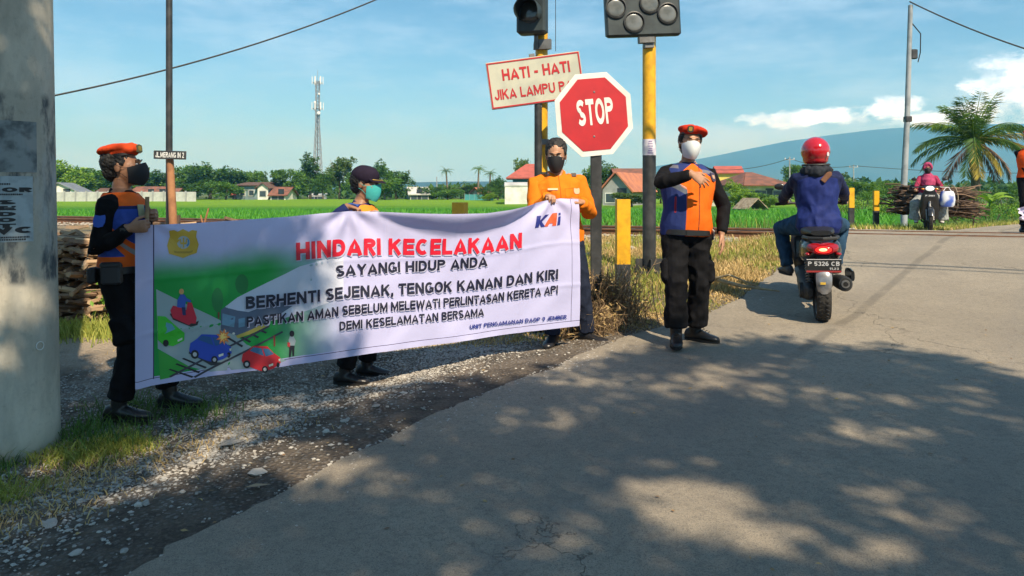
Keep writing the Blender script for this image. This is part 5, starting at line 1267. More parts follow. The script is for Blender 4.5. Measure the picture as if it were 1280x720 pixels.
    def body(s, m=None, face=True):
        mb = MB(); s.torso(mb, 0, .80, 1.46, 20)
        for k in (-1, 1):
            i_ = s.T((k*.10, .01, 1.36)); a, e, w_ = s.sh[k], s.el[k], s.wr[k]
            mb.tube([i_, a, a.lerp(e, .4), e, e.lerp(w_, .35), w_], [.05, .052, .046, .037, .038, .025], 14); s.hand(mb, k)
            h, kn, an = s.hp[k], s.kn[k], s.an[k]
            mb.tube([h + Vector((0, 0, .04)), h, h.lerp(kn, .4), kn, kn.lerp(an, .3), an, an + Vector((0, 0, -.03))], [.08, .085, .074, .052, .052, .034, .034], 14)
            f = s.toe[k]; mb.tube([an - f*.035 + Vector((0, 0, -.045)), an + f*.03 + Vector((0, 0, -.042)), an + f*.12 + Vector((0, 0, -.055)), an + f*.17 + Vector((0, 0, -.06))], [.028, .032, .026, .014], 10)
        mb.tube([s.T((0, .012, 1.38)), s.neck, s.neck.lerp(s.hc, .55), s.Hd((0, .015, -.02))], [.062, .054, .052, .05], 16)
        H_ = s.Hd; M_ = s.Hm
        mb.ell(H_((0, .018, .028)), (.074, .092, .094), M_, 18, 12); mb.ell(H_((0, -.022, -.012)), (.064, .070, .088), M_, 18, 12); mb.ell(H_((0, -.040, -.068)), (.045, .046, .042), M_, 14, 10)
        if face:
            mb.ell(H_((0, -.084, .034)), (.048, .012, .011), M_); 
            mb.tube([H_((0, -.088, .022)), H_((0, -.102, -.004)), H_((0, -.108, -.020))], [.007, .010, .014], 10)
            for k in (-1, 1):
                mb.ell(H_((k*.016, -.094, -.022)), (.010, .010, .008), M_); mb.ell(H_((k*.042, -.070, -.008)), (.020, .016, .016), M_); mb.ell(H_((k*.074, .008, -.002)), (.009, .019, .031), M_)
            mb.ell(H_((0, -.092, -.052)), (.022, .010, .006), M_); mb.ell(H_((0, -.090, -.062)), (.019, .010, .006), M_); mb.ell(H_((0, -.074, -.094)), (.018, .018, .014), M_)
        me = remeshed(mb, s.vox, 2, min(1, s.dec*1.7)); me.materials.append(m or M_skin); s.skin = link('body', me, s.t)
        if face:
            for k in (-1, 1):
                e_ = MB(); e_.ell(H_((k*.030, -.0845, .014)), (.0135, .008, .0065), M_, 10, 8); eo = e_.build('eye', M_eyew, s.t, True)
                e_ = MB(); e_.ell(H_((k*.030, -.0905, .014)), (.006, .004, .006), M_, 8, 6); e_.build('iris', M_iris, eo, True)
                e_ = MB(); e_.tube([H_((k*.012, -.093, .036)), H_((k*.030, -.094, .041)), H_((k*.048, -.082, .036))], [.0035, .0045, .002], 6); e_.build('eyebrow', M_hair, s.t, True)
    def garment(s, name, mb, m, vox=None, folds=.006, fscale=(9, 9, 6), regions=(), smooth=3, dec=None, seed=0, parent=None):
        me = remeshed(mb, vox or s.vox*1.25, smooth); me.materials.append(m)
        vs = me.vertices; co = np.empty(len(vs)*3); vs.foreach_get('co', co); no = np.empty(len(vs)*3); vs.foreach_get('normal', no); co = co.reshape(-1, 3); no = no.reshape(-1, 3)
        vals = {r[0]: np.empty(len(vs), dtype=np.float32) for r in regions}; off = Vector((seed*3.1, 0, 0)); f_ = Vector(fscale)
        for i in range(len(vs)):
            c = Vector(co[i])
            if regions:
                tp = s.Ti(c)
                for r in regions: vals[r[0]][i] = r[1](tp)
            if folds:
                q = Vector((c.x*f_.x, c.y*f_.y, c.z*f_.z)) + off; w_ = noise.noise(q + Vector((noise.noise(q*.5)*1.5, 0, 0)))
                a = (1-abs(w_)*2.2)*folds*.8 + noise.noise(q*2.3)*folds*.45; co[i] += no[i]*a
        vs.foreach_set('co', co.ravel()); me.update()
        for k_, v_ in vals.items(): at = me.attributes.new(k_, 'FLOAT', 'POINT'); at.data.foreach_set('value', v_)
        return link(name, me, parent or s.t)
    def sleeves(s, mb, r=(.068, .066, .058, .052, .048, .038), off=0, cuff=.94):
        for k in (-1, 1):
            a, e, w_ = s.sh[k], s.el[k], s.wr[k]; mb.tube([s.T((k*.09, .01, 1.36)), a, a.lerp(e, .45), e, e.lerp(w_, .4), e.lerp(w_, cuff)], [q+off for q in r], 16)
    def trousers(s, name, m, r=(.105, .108, .092, .075, .070, .062), cuff=.90, cargo=False, flare=0, folds=.009, blouse=0, seed=1, vox=None, waist=1.0):
        mb = MB(); s.torso(mb, .014, .80, waist)
        for k in (-1, 1):
            h, kn, an = s.hp[k], s.kn[k], s.an[k]; up = Vector((0, 0, .04)); e_ = kn.lerp(an, cuff)
            pts = [h + (h-kn).normalized()*.03, h, h.lerp(kn, .45), kn, kn.lerp(an, .35), kn.lerp(an, cuff-.14), e_]; rr = [r[0], r[1], r[2], r[3], r[4], r[5]+blouse*.8, r[5]+flare]
            if blouse: pts += [kn.lerp(an, cuff+.03)]; rr[-1] = r[5]+blouse; rr += [r[5]*.72]
            mb.tube(pts, rr, 18)
            if cargo:
                c = h.lerp(kn, .78); ax = (kn-h).normalized(); out = Vector((k, 0, 0)); out = (out-ax*out.dot(ax)).normalized(); fw = ax.cross(out); Mx = Matrix((fw, out, ax)).transposed(); mb.box(c + out*(r[2]*.86), (.13, .05, .17), Mx, .015)
        return s.garment(name, mb, m, folds=folds, fscale=(11, 11, 8), seed=seed, vox=vox)
    def boots(s, m=None, name='boot', shaft=.17, size=1.0):
        for k in (-1, 1):
            an, f, kn = s.an[k], s.toe[k], s.kn[k]; up = (kn-an).normalized(); sd_ = f.cross(Vector((0, 0, 1))); mb = MB()
            base = an + Vector((0, 0, -.078))
            def ring(d_, w_, h0, h1): c = base + f*d_*size; return [c + sd_*w_*size*math.cos(q) + Vector((0, 0, lerp(h0, h1, .5+.5*math.sin(q)))) for q in [2*math.pi*i/14 for i in range(14)]]
            mb.rings([ring(-.085, .02, .02, .06), ring(-.07, .036, .004, .09), ring(-.03, .043, .004, .11), ring(.02, .046, .004, .105), ring(.07, .048, .004, .085), ring(.12, .051, .004, .066), ring(.165, .047, .004, .055), ring(.195, .034, .006, .045), ring(.207, .015, .012, .032)])
            if shaft > .02: mb.tube([an + Vector((0, 0, -.03)), an + up*.05, an + up*shaft*.6, an + up*shaft], [.045, .049, .052, .055], 14)
            me = remeshed(mb, .007, 2, .6); me.materials.append(m or M_boot); b = link(name, me, s.t)
            mb = MB(); n_ = 16; prof = []
            for i in range(n_):
                q = 2*math.pi*i/n_; dl = math.cos(q); wd = .049*(1-.12*(dl < 0)); prof.append(base + f*(.062+dl*.150)*size + sd_*math.sin(q)*wd*size)
            mb.rings([[p + Vector((0, 0, -.004)) for p in prof], [p + Vector((0, 0, .016)) for p in prof]]); mb.build('sole', M_sole, b)
            if shaft > .02 and size >= 1:
                mb = MB()
                for i in range(4): c = base + f*(.055+.022*i) + Vector((0, 0, .103-.0095*i)); mb.tube([c - sd_*.022, c + Vector((0, 0, .006)), c + sd_*.022], .0028, 5)
                mb.build('laces', M_sole, b)
    def hair(s, c=(0, .030, .040), r=(.080, .093, .092), m=None):
        mb = MB(); mb.ell(s.Hd(c), r, s.Hm, 20, 14); mb.ell(s.Hd((0, .055, -.02)), (.062, .058, .06), s.Hm, 16, 10)
        for k in (-1, 1): mb.ell(s.Hd((k*.068, .005, .035)), (.012, .028, .035), s.Hm, 10, 8)
        return s.garment('hair', mb, m or M_hair, folds=.008, fscale=(55, 55, 40), vox=.0055, smooth=1)
    def mask(s, m, name='face_mask', bulge=.028, push=.007, top=.004, bot=-.112, strap=True, cup=False):
        mb = MB(); na, nv = 18, 9; pts = []
        for lay in (0, 1):
            for j in range(nv+1):
                v = j/nv; z = lerp(top, bot, v)
                for i in range(na+1):
                    a = lerp(-1.22, 1.22, i/na); ca = math.cos(a); zz = z + (.020*ca**3*(1-v)**2 if True else 0) + (.026*(1-ca)*(v-.35))*1.5; rx = lerp(.073, .050, v**2); ry = lerp(.088, .082, v); bl = bulge*math.sin(math.pi*min(1, v*.85+.12))**.8*ca**(1.6 if cup else 2.5)
                    rr = 1.03 + .0 ; pts.append(s.Hd((math.sin(a)*rx*rr - 0, -.010 - push*ca - ca*ry*rr*.98 - bl + lay*.004, zz)))
        k = mb.verts(pts); N_ = (nv+1)*(na+1); w_ = na+1
        for lay in (0, 1):
            for j in range(nv):
                for i in range(na): q = k+lay*N_+j*w_+i; mb.face((q, q+1, q+w_+1, q+w_))
        for j in range(nv):
            for i in (0, na): q = k+j*w_+i; mb.face((q, q+w_, q+N_+w_, q+N_))
        for i in range(na):
            for j in (0, nv): q = k+j*w_+i; mb.face((q, q+1, q+N_+1, q+N_))
        o = mb.build(name, m, s.t, True); me = o.data; me.polygons.foreach_set('use_smooth', [True]*len(me.polygons))
        if strap:
            for k_ in (-1, 1):
                sb = MB()
                for z in (-.004, -.065): sb.tube([s.Hd((k_*.066, -.040, z)), s.Hd((k_*.079, -.012, z*.6)), s.Hd((k_*.082, .016, .012 if z > -.01 else -.03))], .0016, 5)
                sb.build('ear_loop', m, o)
        return o
    def beret(s, m, mband, badge, side=1, tilt=.10):
        mb = MB(); Mx = s.Hm @ Matrix.Rotation(tilt*side, 3, 'Y') @ Matrix.Rotation(-.10, 3, 'X')
        mb.ell(s.Hd((side*.014, .022, .100)), (.108, .122, .034), Mx, 24, 10); mb.ell(s.Hd((side*.050, .050, .092)), (.078, .088, .034), Mx, 18, 10)
        mb.ell(s.Hd((-side*.012, -.045, .103)), (.070, .056, .036), s.Hm, 18, 10); mb.lathe([(.083, 0), (.088, .01), (.09, .03)], s.Hd((0, .006, .070)), s.Hm @ Vector((0, .12, 1)), 20)
        o = s.garment('beret', mb, m, folds=.005, fscale=(16, 16, 10), vox=.006, smooth=4)
        mb = MB(); ax = s.Hm @ Vector((0, .12, 1)); mb.lathe([(.0855, -.002), (.0885, 0), (.0885, .014), (.0855, .016)], s.Hd((0, .006, .062)), ax, 28); mb.build('band', mband, o, True)
        mb = MB(); c = s.Hd((-side*.030, -.1000, .104)); Mb = s.Hm @ rotm(-side*.35, -.12, 0); pl = [(-.020, -.020), (0, -.028), (.020, -.020), (.021, .018), (0, .026), (-.021, .018)]
        mb.prism(pl, lambda a, b, d: c + Mb @ Vector((a, d, b)), -.005, .004); bd = mb.build('badge', badge[0], o)
        mb = MB(); mb.prism([(a*.6, b*.6) for a, b in pl], lambda a, b, d: c + Mb @ Vector((a, d, b)), -.008, -.004); mb.build('emblem', badge[1], bd)
        return o
    def patch(s, name, m, c, n, w, h, off, parent=None, shape=None, label=None, up=(0, 0, 1)):
        """flat sewn patch at local point c facing n"""
        n = Vector(n).normalized(); u_ = Vector(up).cross(n).normalized(); v_ = n.cross(u_); c = Vector(c) + n*off; mb = MB()
        pl = shape or [(-.5, -.5), (.5, -.5), (.5, .5), (-.5, .5)]; mb.prism([(a*w, b*h) for a, b in pl], lambda a, b, d: c + u_*a + v_*b + n*d, -.002, .003); o = mb.build(name, m, parent or s.t)
        if label: o['label'] = label
        return o
def on_surf(obj, p0, d):
    """first hit on a child mesh from local point p0 along d"""
    ok, loc, nrm, _ = obj.ray_cast(Vector(p0), Vector(d).normalized())
    return (loc, nrm) if ok else (Vector(p0), -Vector(d).normalized())
SHIELD = [(-.36, -.42), (0, -.5), (.36, -.42), (.5, -.1), (.5, .25), (.42, .5), (0, .42), (-.42, .5), (-.5, .25), (-.5, -.1)]
C_org = (.78, .13, .018); C_blue = (.035, .075, .34); C_navy = (.018, .028, .11); C_blk = (.010, .010, .012)
M_beret = cloth('orange_red_felt', (.62, .065, .018), var=.8); M_beretband = mat('dark_leather_band', (.02, .018, .018), .5)
M_gold = mat('dull_gold', (.45, .30, .06), .4, .5); M_black = cloth('black_uniform_cloth', C_blk, var=.6)
M_reflect = mat('reflective_tape', (.38, .38, .37), .4, var=(.28, .28, .28), vscale=30)

# --- man on the far left: beret, orange and blue vest, holding the rod of the banner, seen from his right side
G1 = lambda x, y: zg(x, y)
x1, y1 = -2.50, 4.90; z1 = zg(x1, y1)
p1 = Person('person', 'man in beret, black mask and orange-blue vest holding the left end of the banner', (x1, y1, z1), R(90), 1.72, lean=(R(2), R(-1), 0), head=(R(6), R(-1), 0), vox=.005)
TOPZ = 1.345
p1.arm(-1, p1.L((-2.345, 4.66, 1.32)), (.0, .5, -.6), dict(d=(.10, -1, .12), n=(.95, 0.1, .1), th=(.1, .1, 1), curl=(1.0, 1.05, 1.1, 1.15), thumb=.9))
p1.arm(1, p1.L((-2.355, 4.90, 1.385)), (.4, .3, -.6), dict(d=(-.45, -.95, .1), n=(-.85, .3, 0), th=(0, 0, 1), curl=(.9, .95, 1.0, 1.05), thumb=.8))
fr_ = p1.L((-2.49, 4.80, z1)); p1.leg(-1, (fr_.x, fr_.y+.0, .085), (0, -1, 0), (.06, -1, 0))
fl_ = p1.L((-2.26, 5.05, zg(-2.26, 5.05))); p1.leg(1, (fl_.x, fl_.y, .085), (0, -1, 0), (.05, -1, 0))
p1.body(M_skind)
mb = MB(); p1.torso(mb, .014, .86, 1.43); p1.sleeves(mb); mb.lathe([(.064, 0), (.068, .02), (.064, .04)], p1.T((0, .012, 1.405)), p1.M @ Vector((0, -.15, 1)), 18)
sh1 = p1.garment('shirt', mb, M_black, folds=.008, seed=2)
# vest panels in torso space: blue chest, orange shoulders, lower side panels and hem, reflective chevron
def v_org(p): return max(min(p.z-1.335, .5), min(.012-abs((p.z-1.155) - (p.y+.02)*1.1 - .0) + .045, 1), min(1.03-p.z, 1), min(-.0-p.y*.0-.2, -1) )
VG1 = [('a_org', v_org), ('a_ref', lambda p: .016-abs((p.z-1.155)-(p.y+.02)*1.1)), ('a_dark', lambda p: min(.010-abs(p.z-1.332), p.y*0+1)), ('a_bk', lambda p: min(.965-p.z, 1))]
M_vest1 = cloth('orange_blue_vest_cloth', C_blue, [('a_org', C_org), ('a_ref', (.30, .28, .27)), ('a_dark', C_navy), ('a_bk', (.012, .012, .016))], rough=.7)
mb = MB(); p1.torso(mb, .030, .93, 1.43); ve1 = p1.garment('vest', mb, M_vest1, folds=.005, regions=VG1, seed=5)
l_, n_ = on_surf(ve1, p1.T((-.075, -.5, 1.30)), (0, 1, 0)); p1.patch('name_badge', mat('khaki_badge', (.42, .40, .22), .6), l_, n_, .055, .085, .003)
for sx in (-1, 1):
    l_, n_ = on_surf(sh1, p1.sh[sx].lerp(p1.el[sx], .38) + Vector((sx*.3, 0, .03)), (-sx, 0, -.1)); p1.patch('shoulder_emblem', mat('blue_emblem', (.03, .09, .42), .6), l_, n_, .07, .08, .004, shape=SHIELD)
M_belt = mat('black_belt', (.014, .014, .014), .4)
tr1 = p1.trousers('trousers', M_black, blouse=.012, cuff=.84, cargo=True); p1.boots()
def belt(p, z=.955, off=.024):
    mb = MB(); n = 32; rr = []
    for zz, o in ((z-.022, off), (z-.020, off+.005), (z+.020, off+.005), (z+.022, off)):
        ring = []
        for j in range(n):
            a = 2*math.pi*j/n; ca, sa = math.cos(a), math.sin(a); ring.append(p.T((math.copysign(abs(ca)**.88, ca)*(.162*p.g+o), math.copysign(abs(sa)**.88, sa)*(.114*p.g+o) - (p.belly*.7*abs(sa) if sa < 0 else 0), zz)))
        rr.append(ring)
    mb.rings(rr); b = mb.build('belt', M_belt, p.t, True); mb = MB(); mb.box(p.T((0, -(.114*p.g+off+.008)-p.belly*.7, z)), (.06, .008, .045), p.M); mb.build('buckle', M_gold if z > .9 else M_belt, b); return b
b1 = belt(p1, .945, .030)
mb = MB(); mb.box(p1.T((-.205, -.02, .93)), (.055, .12, .13), p1.M, .012); mb.box(p1.T((-.215, -.02, .985)), (.045, .125, .035), p1.M, .01); mb.build('belt_pouch', mat('pouch_nylon', (.02, .02, .023), .6, bump=.3), p1.t)
mb = MB(); mb.box(p1.T((-.17, .11, .92)), (.08, .05, .10), p1.M, .012); mb.build('belt_pouch', MATS['pouch_nylon'], p1.t)
p1.hair((0, .032, .035)); p1.beret(M_beret, M_beretband, (mat('khaki_badge_cloth', (.10, .10, .05), .7), M_gold)); p1.mask(mat('black_face_mask', (.014, .014, .017), .75), bulge=.040, cup=True)
a_ = (p1.wr[-1]-p1.el[-1]).normalized(); mb = MB(); mb.cyl(p1.wr[-1]-a_*.045, p1.wr[-1]-a_*.015, .033, n=16); mb.box(p1.wr[-1]-a_*.03 + Vector((-.034, 0, 0)), (.012, .036, .036), None, .004); mb.build('watch', M_belt, p1.t, True)

# --- man behind the banner with cap and teal mask
x2, y2 = -1.17, 5.72; z2 = zg(x2, y2)
p2 = Person('person', 'man in dark navy cap and teal mask standing behind the banner, facing right', (x2, y2, z2), R(72), 1.585, lean=(0, R(6), 0), head=(R(4), R(4), 0), vox=.006)
p2.arm(-1, p2.L((-1.16, 5.40, 1.435)), (-.5, .5, -.5), dict(d=(.2, -.8, -.25), n=(-.1, -.3, -1), th=(.6, -.5, 0), curl=(1.0, 1.1, 1.15, 1.2), thumb=.9))
p2.arm(1, p2.L((-1.02, 5.60, 1.38)), (.5, .3, -.5), dict(d=(-.4, -.8, -.1), n=(-.1, -.3, -1), th=(-.6, -.5, 0), curl=(1.0, 1.1, 1.15, 1.2)))
a = p2.L((-1.24, 5.60, z2)); p2.leg(-1, (a.x, a.y, .085), (0, -1, 0), p2.inv.to_3x3() @ Vector((1, -.15, 0))); a = p2.L((-1.12, 5.84, z2)); p2.leg(1, (a.x, a.y, .085), (0, -1, 0), p2.inv.to_3x3() @ Vector((1, -.05, 0)))
p2.body(M_skind)
mb = MB(); p2.torso(mb, .014, .86, 1.43); p2.sleeves(mb); mb.lathe([(.064, 0), (.068, .02), (.064, .04)], p2.T((0, .012, 1.405)), p2.M @ Vector((0, -.15, 1)), 18); p2.garment('shirt', mb, cloth('navy_sleeve_cloth', C_navy), folds=.008, seed=7)
M_vest2 = cloth('blue_vest_orange_front', (.045, .12, .44), [('a_org', (.75, .26, .03)), ('a_ref', (.35, .36, .38)), ('a_dark', C_navy)], rough=.7)
mb = MB(); p2.torso(mb, .032, .93, 1.43); p2.garment('vest', mb, M_vest2, folds=.006, seed=9, regions=[('a_org', lambda p: -.035-p.y), ('a_ref', lambda p: .012-abs(p.z-1.33+p.y*.4)), ('a_dark', lambda p: .006-abs(p.y+.035))])
p2.trousers('trousers', M_black, blouse=.010, cuff=.84); p2.boots(); p2.hair((0, .034, .03))
M_cap = cloth('dark_navy_cap_cloth', (.022, .016, .032)); mb = MB(); mb.ell(p2.Hd((0, .016, .062)), (.092, .106, .078), p2.Hm, 20, 12); mb.lathe([(.09, 0), (.093, .02), (.088, .045)], p2.Hd((0, .012, .040)), p2.Hm @ Vector((0, .08, 1)), 20)
cap = p2.garment('cap', mb, M_cap, folds=.003, vox=.006, smooth=3)
mb = MB(); k = mb.verts([p2.Hd((math.sin(a)*rr, .0-math.cos(a)*(rr+e), .052-e*.25 + lay)) for lay in (0, .004) for rr, e in ((.080, .0), (.084, .035), (.080, .075)) for a in [R(-62+i*124/10) for i in range(11)]])
for lay in (0, 33):
    for j in range(2):
        for i in range(10): q = k+lay+j*11+i; mb.face((q, q+1, q+12, q+11))
for i in range(10): q = k+22+i; mb.face((q, q+1, q+34, q+33))
mb.build('brim', M_cap, cap, True); mb = MB(); mb.tube([p2.Hd((math.sin(R(a_))*.083, -.036-math.cos(R(a_))*.084, .049)) for a_ in range(-60, 61, 12)], .004, 5); mb.build('gold_braid', M_gold, cap, True)
p2.mask(mat('teal_surgical_mask', (.05, .42, .40), .8, bump=.3), bulge=.022)

# --- man in orange at the right end of the banner
x3, y3 = .37, 6.40; z3 = zg(x3, y3)
p3 = Person('person', 'man in bright orange shirt and black mask holding the right end of the banner', (x3, y3, z3), R(0), 1.69, pel=(.03, 0, .93), lean=(R(6), R(2), R(-3)), head=(R(-14), R(10), R(3)), girth=1.05, vox=.005, shoulder=1.10)
p3.arm(-1, p3.L((.290, 6.055, 1.505)), (-.35, .3, -1), dict(d=(.15, -1, .0), n=(-.1, .15, -1), th=(.95, .3, .2), curl=(.75, .8, .85, .95), spread=.10, thumb=.9))
p3.arm(1, p3.L((.565, 6.135, 1.455)), (.45, .3, -1), dict(d=(-.85, -.55, .15), n=(-.3, .5, -.85), th=(-.3, .2, .9), curl=(.75, .85, .95, 1.0), spread=.10, thumb=.8))
a = p3.L((.34, 6.28, z3)); p3.leg(-1, (a.x, a.y, .085), (0, -1, 0), (-.35, -1, 0)); a = p3.L((.63, 6.38, zg(.63, 6.38))); p3.leg(1, (a.x, a.y, .085), (.5, -1, 0), (.85, -.55, 0))
p3.body(M_skin)
M_orange = cloth('orange_uniform_cloth', (.80, .20, .012), [('a_pk', (.66, .14, .01)), ('a_zip', (.45, .09, .01)), ('a_gr', (.16, .11, .08))], rough=.75, var=.9)
mb = MB(); p3.torso(mb, .024, .86, 1.43, flare=.006); p3.sleeves(mb, (.078, .074, .064, .060, .056, .046), cuff=.97)
for k in (-1, 1): mb.tube([p3.T((k*.058, .05, 1.455)), p3.T((k*.062, -.03, 1.445)), p3.T((k*.018, -.088, 1.395))], [.014, .016, .012], 8, flat=.7)
pk = lambda p: .0035 - abs(max(abs(abs(p.x)-.095)-.055, abs(p.z-1.245)-.065)) if p.y < 0 else -1
sh3 = p3.garment('shirt', mb, M_orange, folds=.011, seed=11, regions=[('a_pk', pk), ('a_zip', lambda p: .004-abs(p.x) if p.y < 0 else -1), ('a_gr', lambda p: min(.028-abs(p.x-.17), .012-abs(p.z-1.395), .1) if False else -1)])
l_, n_ = on_surf(sh3, p3.T((.10, -.5, 1.30)), (0, 1, 0)); p3.patch('chest_emblem', mat('pale_emblem', (.75, .45, .28), .6), l_, n_, .055, .05, .003, shape=SHIELD)
l_, n_ = on_surf(sh3, p3.T((-.10, -.5, 1.325)), (0, 1, 0)); p3.patch('name_strip', mat('pale_emblem', (.75, .45, .28), .6), l_, n_, .085, .016, .003)
l_, n_ = on_surf(sh3, p3.T((.155, -.02, 1.7)), (0, 0, -1)); p3.patch('epaulette', mat('epaulette_cloth', (.10, .08, .07), .7), l_, n_, .04, .07, .002, up=(0, 1, .2))
M_jeans = cloth('dark_jeans', (.018, .024, .045)); p3.trousers('trousers', M_jeans, blouse=0, cuff=.95, r=(.106, .110, .094, .074, .068, .064)); p3.boots(shaft=.02, name='shoe'); p3.hair((0, .034, .058), (.080, .089, .080)); p3.mask(MATS['black_face_mask'], bulge=.022)
belt(p3, .93, .020)

# --- man on the road, beret, white mask, navy and orange vest, right arm folded across
x4, y4 = 1.37, 6.12; z4 = zroad(x4, y4)+.006
p4 = Person('person', 'man in red beret and white mask standing on the road, arm raised across his chest', (x4, y4, z4), R(-8), 1.715, pel=(.03, 0, .93), lean=(R(6), R(-1), R(2)), head=(R(2), R(3), R(4)), girth=1.04, belly=.045, vox=.005, shoulder=1.02)
p4.arm(-1, p4.L((1.37, 5.78, 1.675)), (-1.0, -.30, -.42), dict(d=(.90, .05, -.62), n=(-.2, .85, -.35), th=(.2, -.3, .9), curl=(.22, .28, .42, .55), spread=.12, thumb=.3))
p4.arm(1, p4.L((1.66, 6.02, 1.20)), (.6, .6, 0), dict(d=(.12, -.12, -1), n=(-.8, .25, 0), th=(-.25, -1, 0), curl=(.25, .3, .35, .42), spread=.16, thumb=.25))
a = p4.L((1.30, 6.02, z4)); p4.leg(-1, (a.x, a.y, .085), (0, -1, 0), (-.05, -1, 0)); a = p4.L((1.49, 6.20, z4)); p4.leg(1, (a.x, a.y, .085), (.3, -1, 0), (.92, -.5, 0))
p4.body(M_skin)
mb = MB(); p4.torso(mb, .014, .86, 1.43); p4.sleeves(mb, (.066, .061, .054, .052, .049, .040), cuff=.92); mb.lathe([(.064, 0), (.068, .02), (.064, .04)], p4.T((0, .012, 1.405)), p4.M @ Vector((0, -.15, 1)), 18)
p4.garment('shirt', mb, M_black, folds=.009, seed=13)
def a_or(p):
    if p.y > .06: return -1
    sh_ = .125 - max(0, p.z-1.33)*1.2 - abs(p.x-.02)
    zig = -.035 if p.z < 1.20 else -.035 - (p.z-1.20)*.9
    return min(p.x - zig, sh_ + .10 if p.z < 1.33 else sh_ + .0)
VG4 = [('a_org', a_or), ('a_ref', lambda p: min(.022-abs((p.z-1.235)+(p.x+.10)*.55), -.03-p.x) if p.y < .05 else -1), ('a_ref2', lambda p: min(.014-abs((p.z-1.375)-(p.x-.05)*-.15), abs(p.x)-.09)),
       ('a_line', lambda p: .0045-abs((p.z-1.265)+(p.x+.10)*.55) if p.x < -.03 and p.y < .05 else -1), ('a_zip', lambda p: .0035-abs(p.x-.065) if p.y < 0 else -1), ('a_pk', lambda p: min(.006-abs(p.x+.115), .062-abs(p.z-1.10)) if p.y < 0 else -1), ('a_pk2', lambda p: min(.0025-abs(p.x+.115), .055-abs(p.z-1.10)) if p.y < 0 else -1)]
M_vest4 = cloth('navy_orange_vest', (.028, .045, .17), [('a_org', (.85, .145, .012)), ('a_ref', (.13, .15, .19)), ('a_ref2', (.16, .16, .20)), ('a_line', (.35, .36, .38)), ('a_zip', (.05, .02, .02)), ('a_pk', (.5, .03, .02)), ('a_pk2', (.02, .025, .06))], rough=.7, var=.88)
mb = MB(); p4.torso(mb, .034, .86, 1.43); ve4 = p4.garment('vest', mb, M_vest4, folds=.005, seed=15, regions=VG4)
l_, n_ = on_surf(ve4, p4.T((.125, -.6, 1.315)), (0, 1, 0)); e_ = p4.patch('chest_emblem', mat('dark_emblem', (.05, .04, .08), .6), l_, n_, .062, .075, .003, shape=SHIELD); p4.patch('emblem_centre', mat('emblem_pale', (.5, .32, .22), .6), l_, n_, .032, .034, .0065, parent=e_, shape=SHIELD)
mb = MB(); mb.lathe([(.066, 0), (.070, .015), (.066, .045)], p4.T((0, .010, 1.405)), p4.M @ Vector((0, -.18, 1)), 18); p4.garment('collar', mb, cloth('navy_collar', (.02, .03, .10)), folds=.001)
p4.trousers('trousers', M_black, blouse=.020, cuff=.82, cargo=True, r=(.106, .110, .096, .080, .078, .070), folds=.015); p4.boots()
belt(p4, .885, .022); p4.hair((0, .032, .033)); p4.beret(cloth('scarlet_felt', (.58, .035, .014)), M_beretband, (mat('black_badge_cloth', (.03, .025, .02), .7), M_gold)); p4.mask(mat('white_face_mask', (.62, .66, .68), .8), bulge=.034, cup=True)
mb = MB(); mb.tube([p4.T((.19, -.02, .93)), p4.T((.215, -.04, .90)), p4.T((.215, -.03, .86))], .006, 6); mb.build('key_strap', M_reflect, p4.t)
mb = MB(); mb.box(p4.T((.20, .03, .88)), (.05, .09, .11), None, .01); mb.build('belt_pouch', MATS['pouch_nylon'], p4.t)

# --- man at the very right edge beyond the rails
x7, y7 = 8.83, 12.95; z7 = zroad(x7, y7)+.01
p7 = Person('person', 'man in orange vest partly cut off at the right edge, beyond the rails', (x7, y7, z7), R(-25), 1.70, head=(R(-20), 0, 0), vox=.009, dec=.5)
p7.arm(-1, p7.L((8.76, 12.80, z7+.82)), (-.4, .5, 0), dict(d=(-.1, -.3, -1), n=(.9, 0, -.1), th=(0, -1, 0), curl=.9)); p7.arm(1, p7.L((9.3, 12.75, z7+.85)), (.4, .5, 0))
p7.leg(-1, (-.10, -.03, .085), (0, -1, 0), (-.3, -1, 0)); p7.leg(1, (.14, .05, .085), (0, -1, 0), (.4, -1, 0)); p7.body(M_skind)
mb = MB(); p7.torso(mb, .014, .86, 1.43); p7.sleeves(mb); p7.garment('shirt', mb, M_black, folds=.008, vox=.010)
mb = MB(); p7.torso(mb, .032, .88, 1.43); p7.garment('vest', mb, cloth('orange_vest_cloth', (.75, .09, .015)), folds=.005, vox=.010)
p7.trousers('trousers', M_black, vox=.011); p7.boots(); p7.hair(); p7.beret(M_beret, M_beretband, (MATS['black_badge_cloth'], M_gold)); p7.mask(MATS['black_face_mask'])
# ------------------------------------------------------------------ the banner
BA, BB = Vector((-2.325, 4.72)), Vector((.535, 6.08)); BL = (BB-BA).length; BD = (BB-BA).normalized(); BN = Vector((BD.y, -BD.x))
VT = [(166, 296), (171, 288), (186, 281), (240, 279), (300, 275), (360, 271), (405, 266.5), (437, 264), (480, 265), (520, 266.5), (560, 267), (600, 266), (630, 262), (655, 257), (680, 251), (700, 248), (722, 249)]
VB = [(166, 486), (172, 487), (190, 482), (260, 470), (330, 461), (420, 448), (500, 437), (600, 424), (660, 415), (724, 407)]
def s_of_u(u): k = (u-640)/F; return (BA.x - k*BA.y) / (k*BD.y - BD.x)
def u_of_s(s): p = BA + BD*s; return 640 + F*p.x/p.y
def zrow(s, v): p = BA + BD*s; return CH + (HV-v)/F*p.y
def span(s): u = u_of_s(s); return zrow(s, table(VB, u)), zrow(s, table(VT, u))
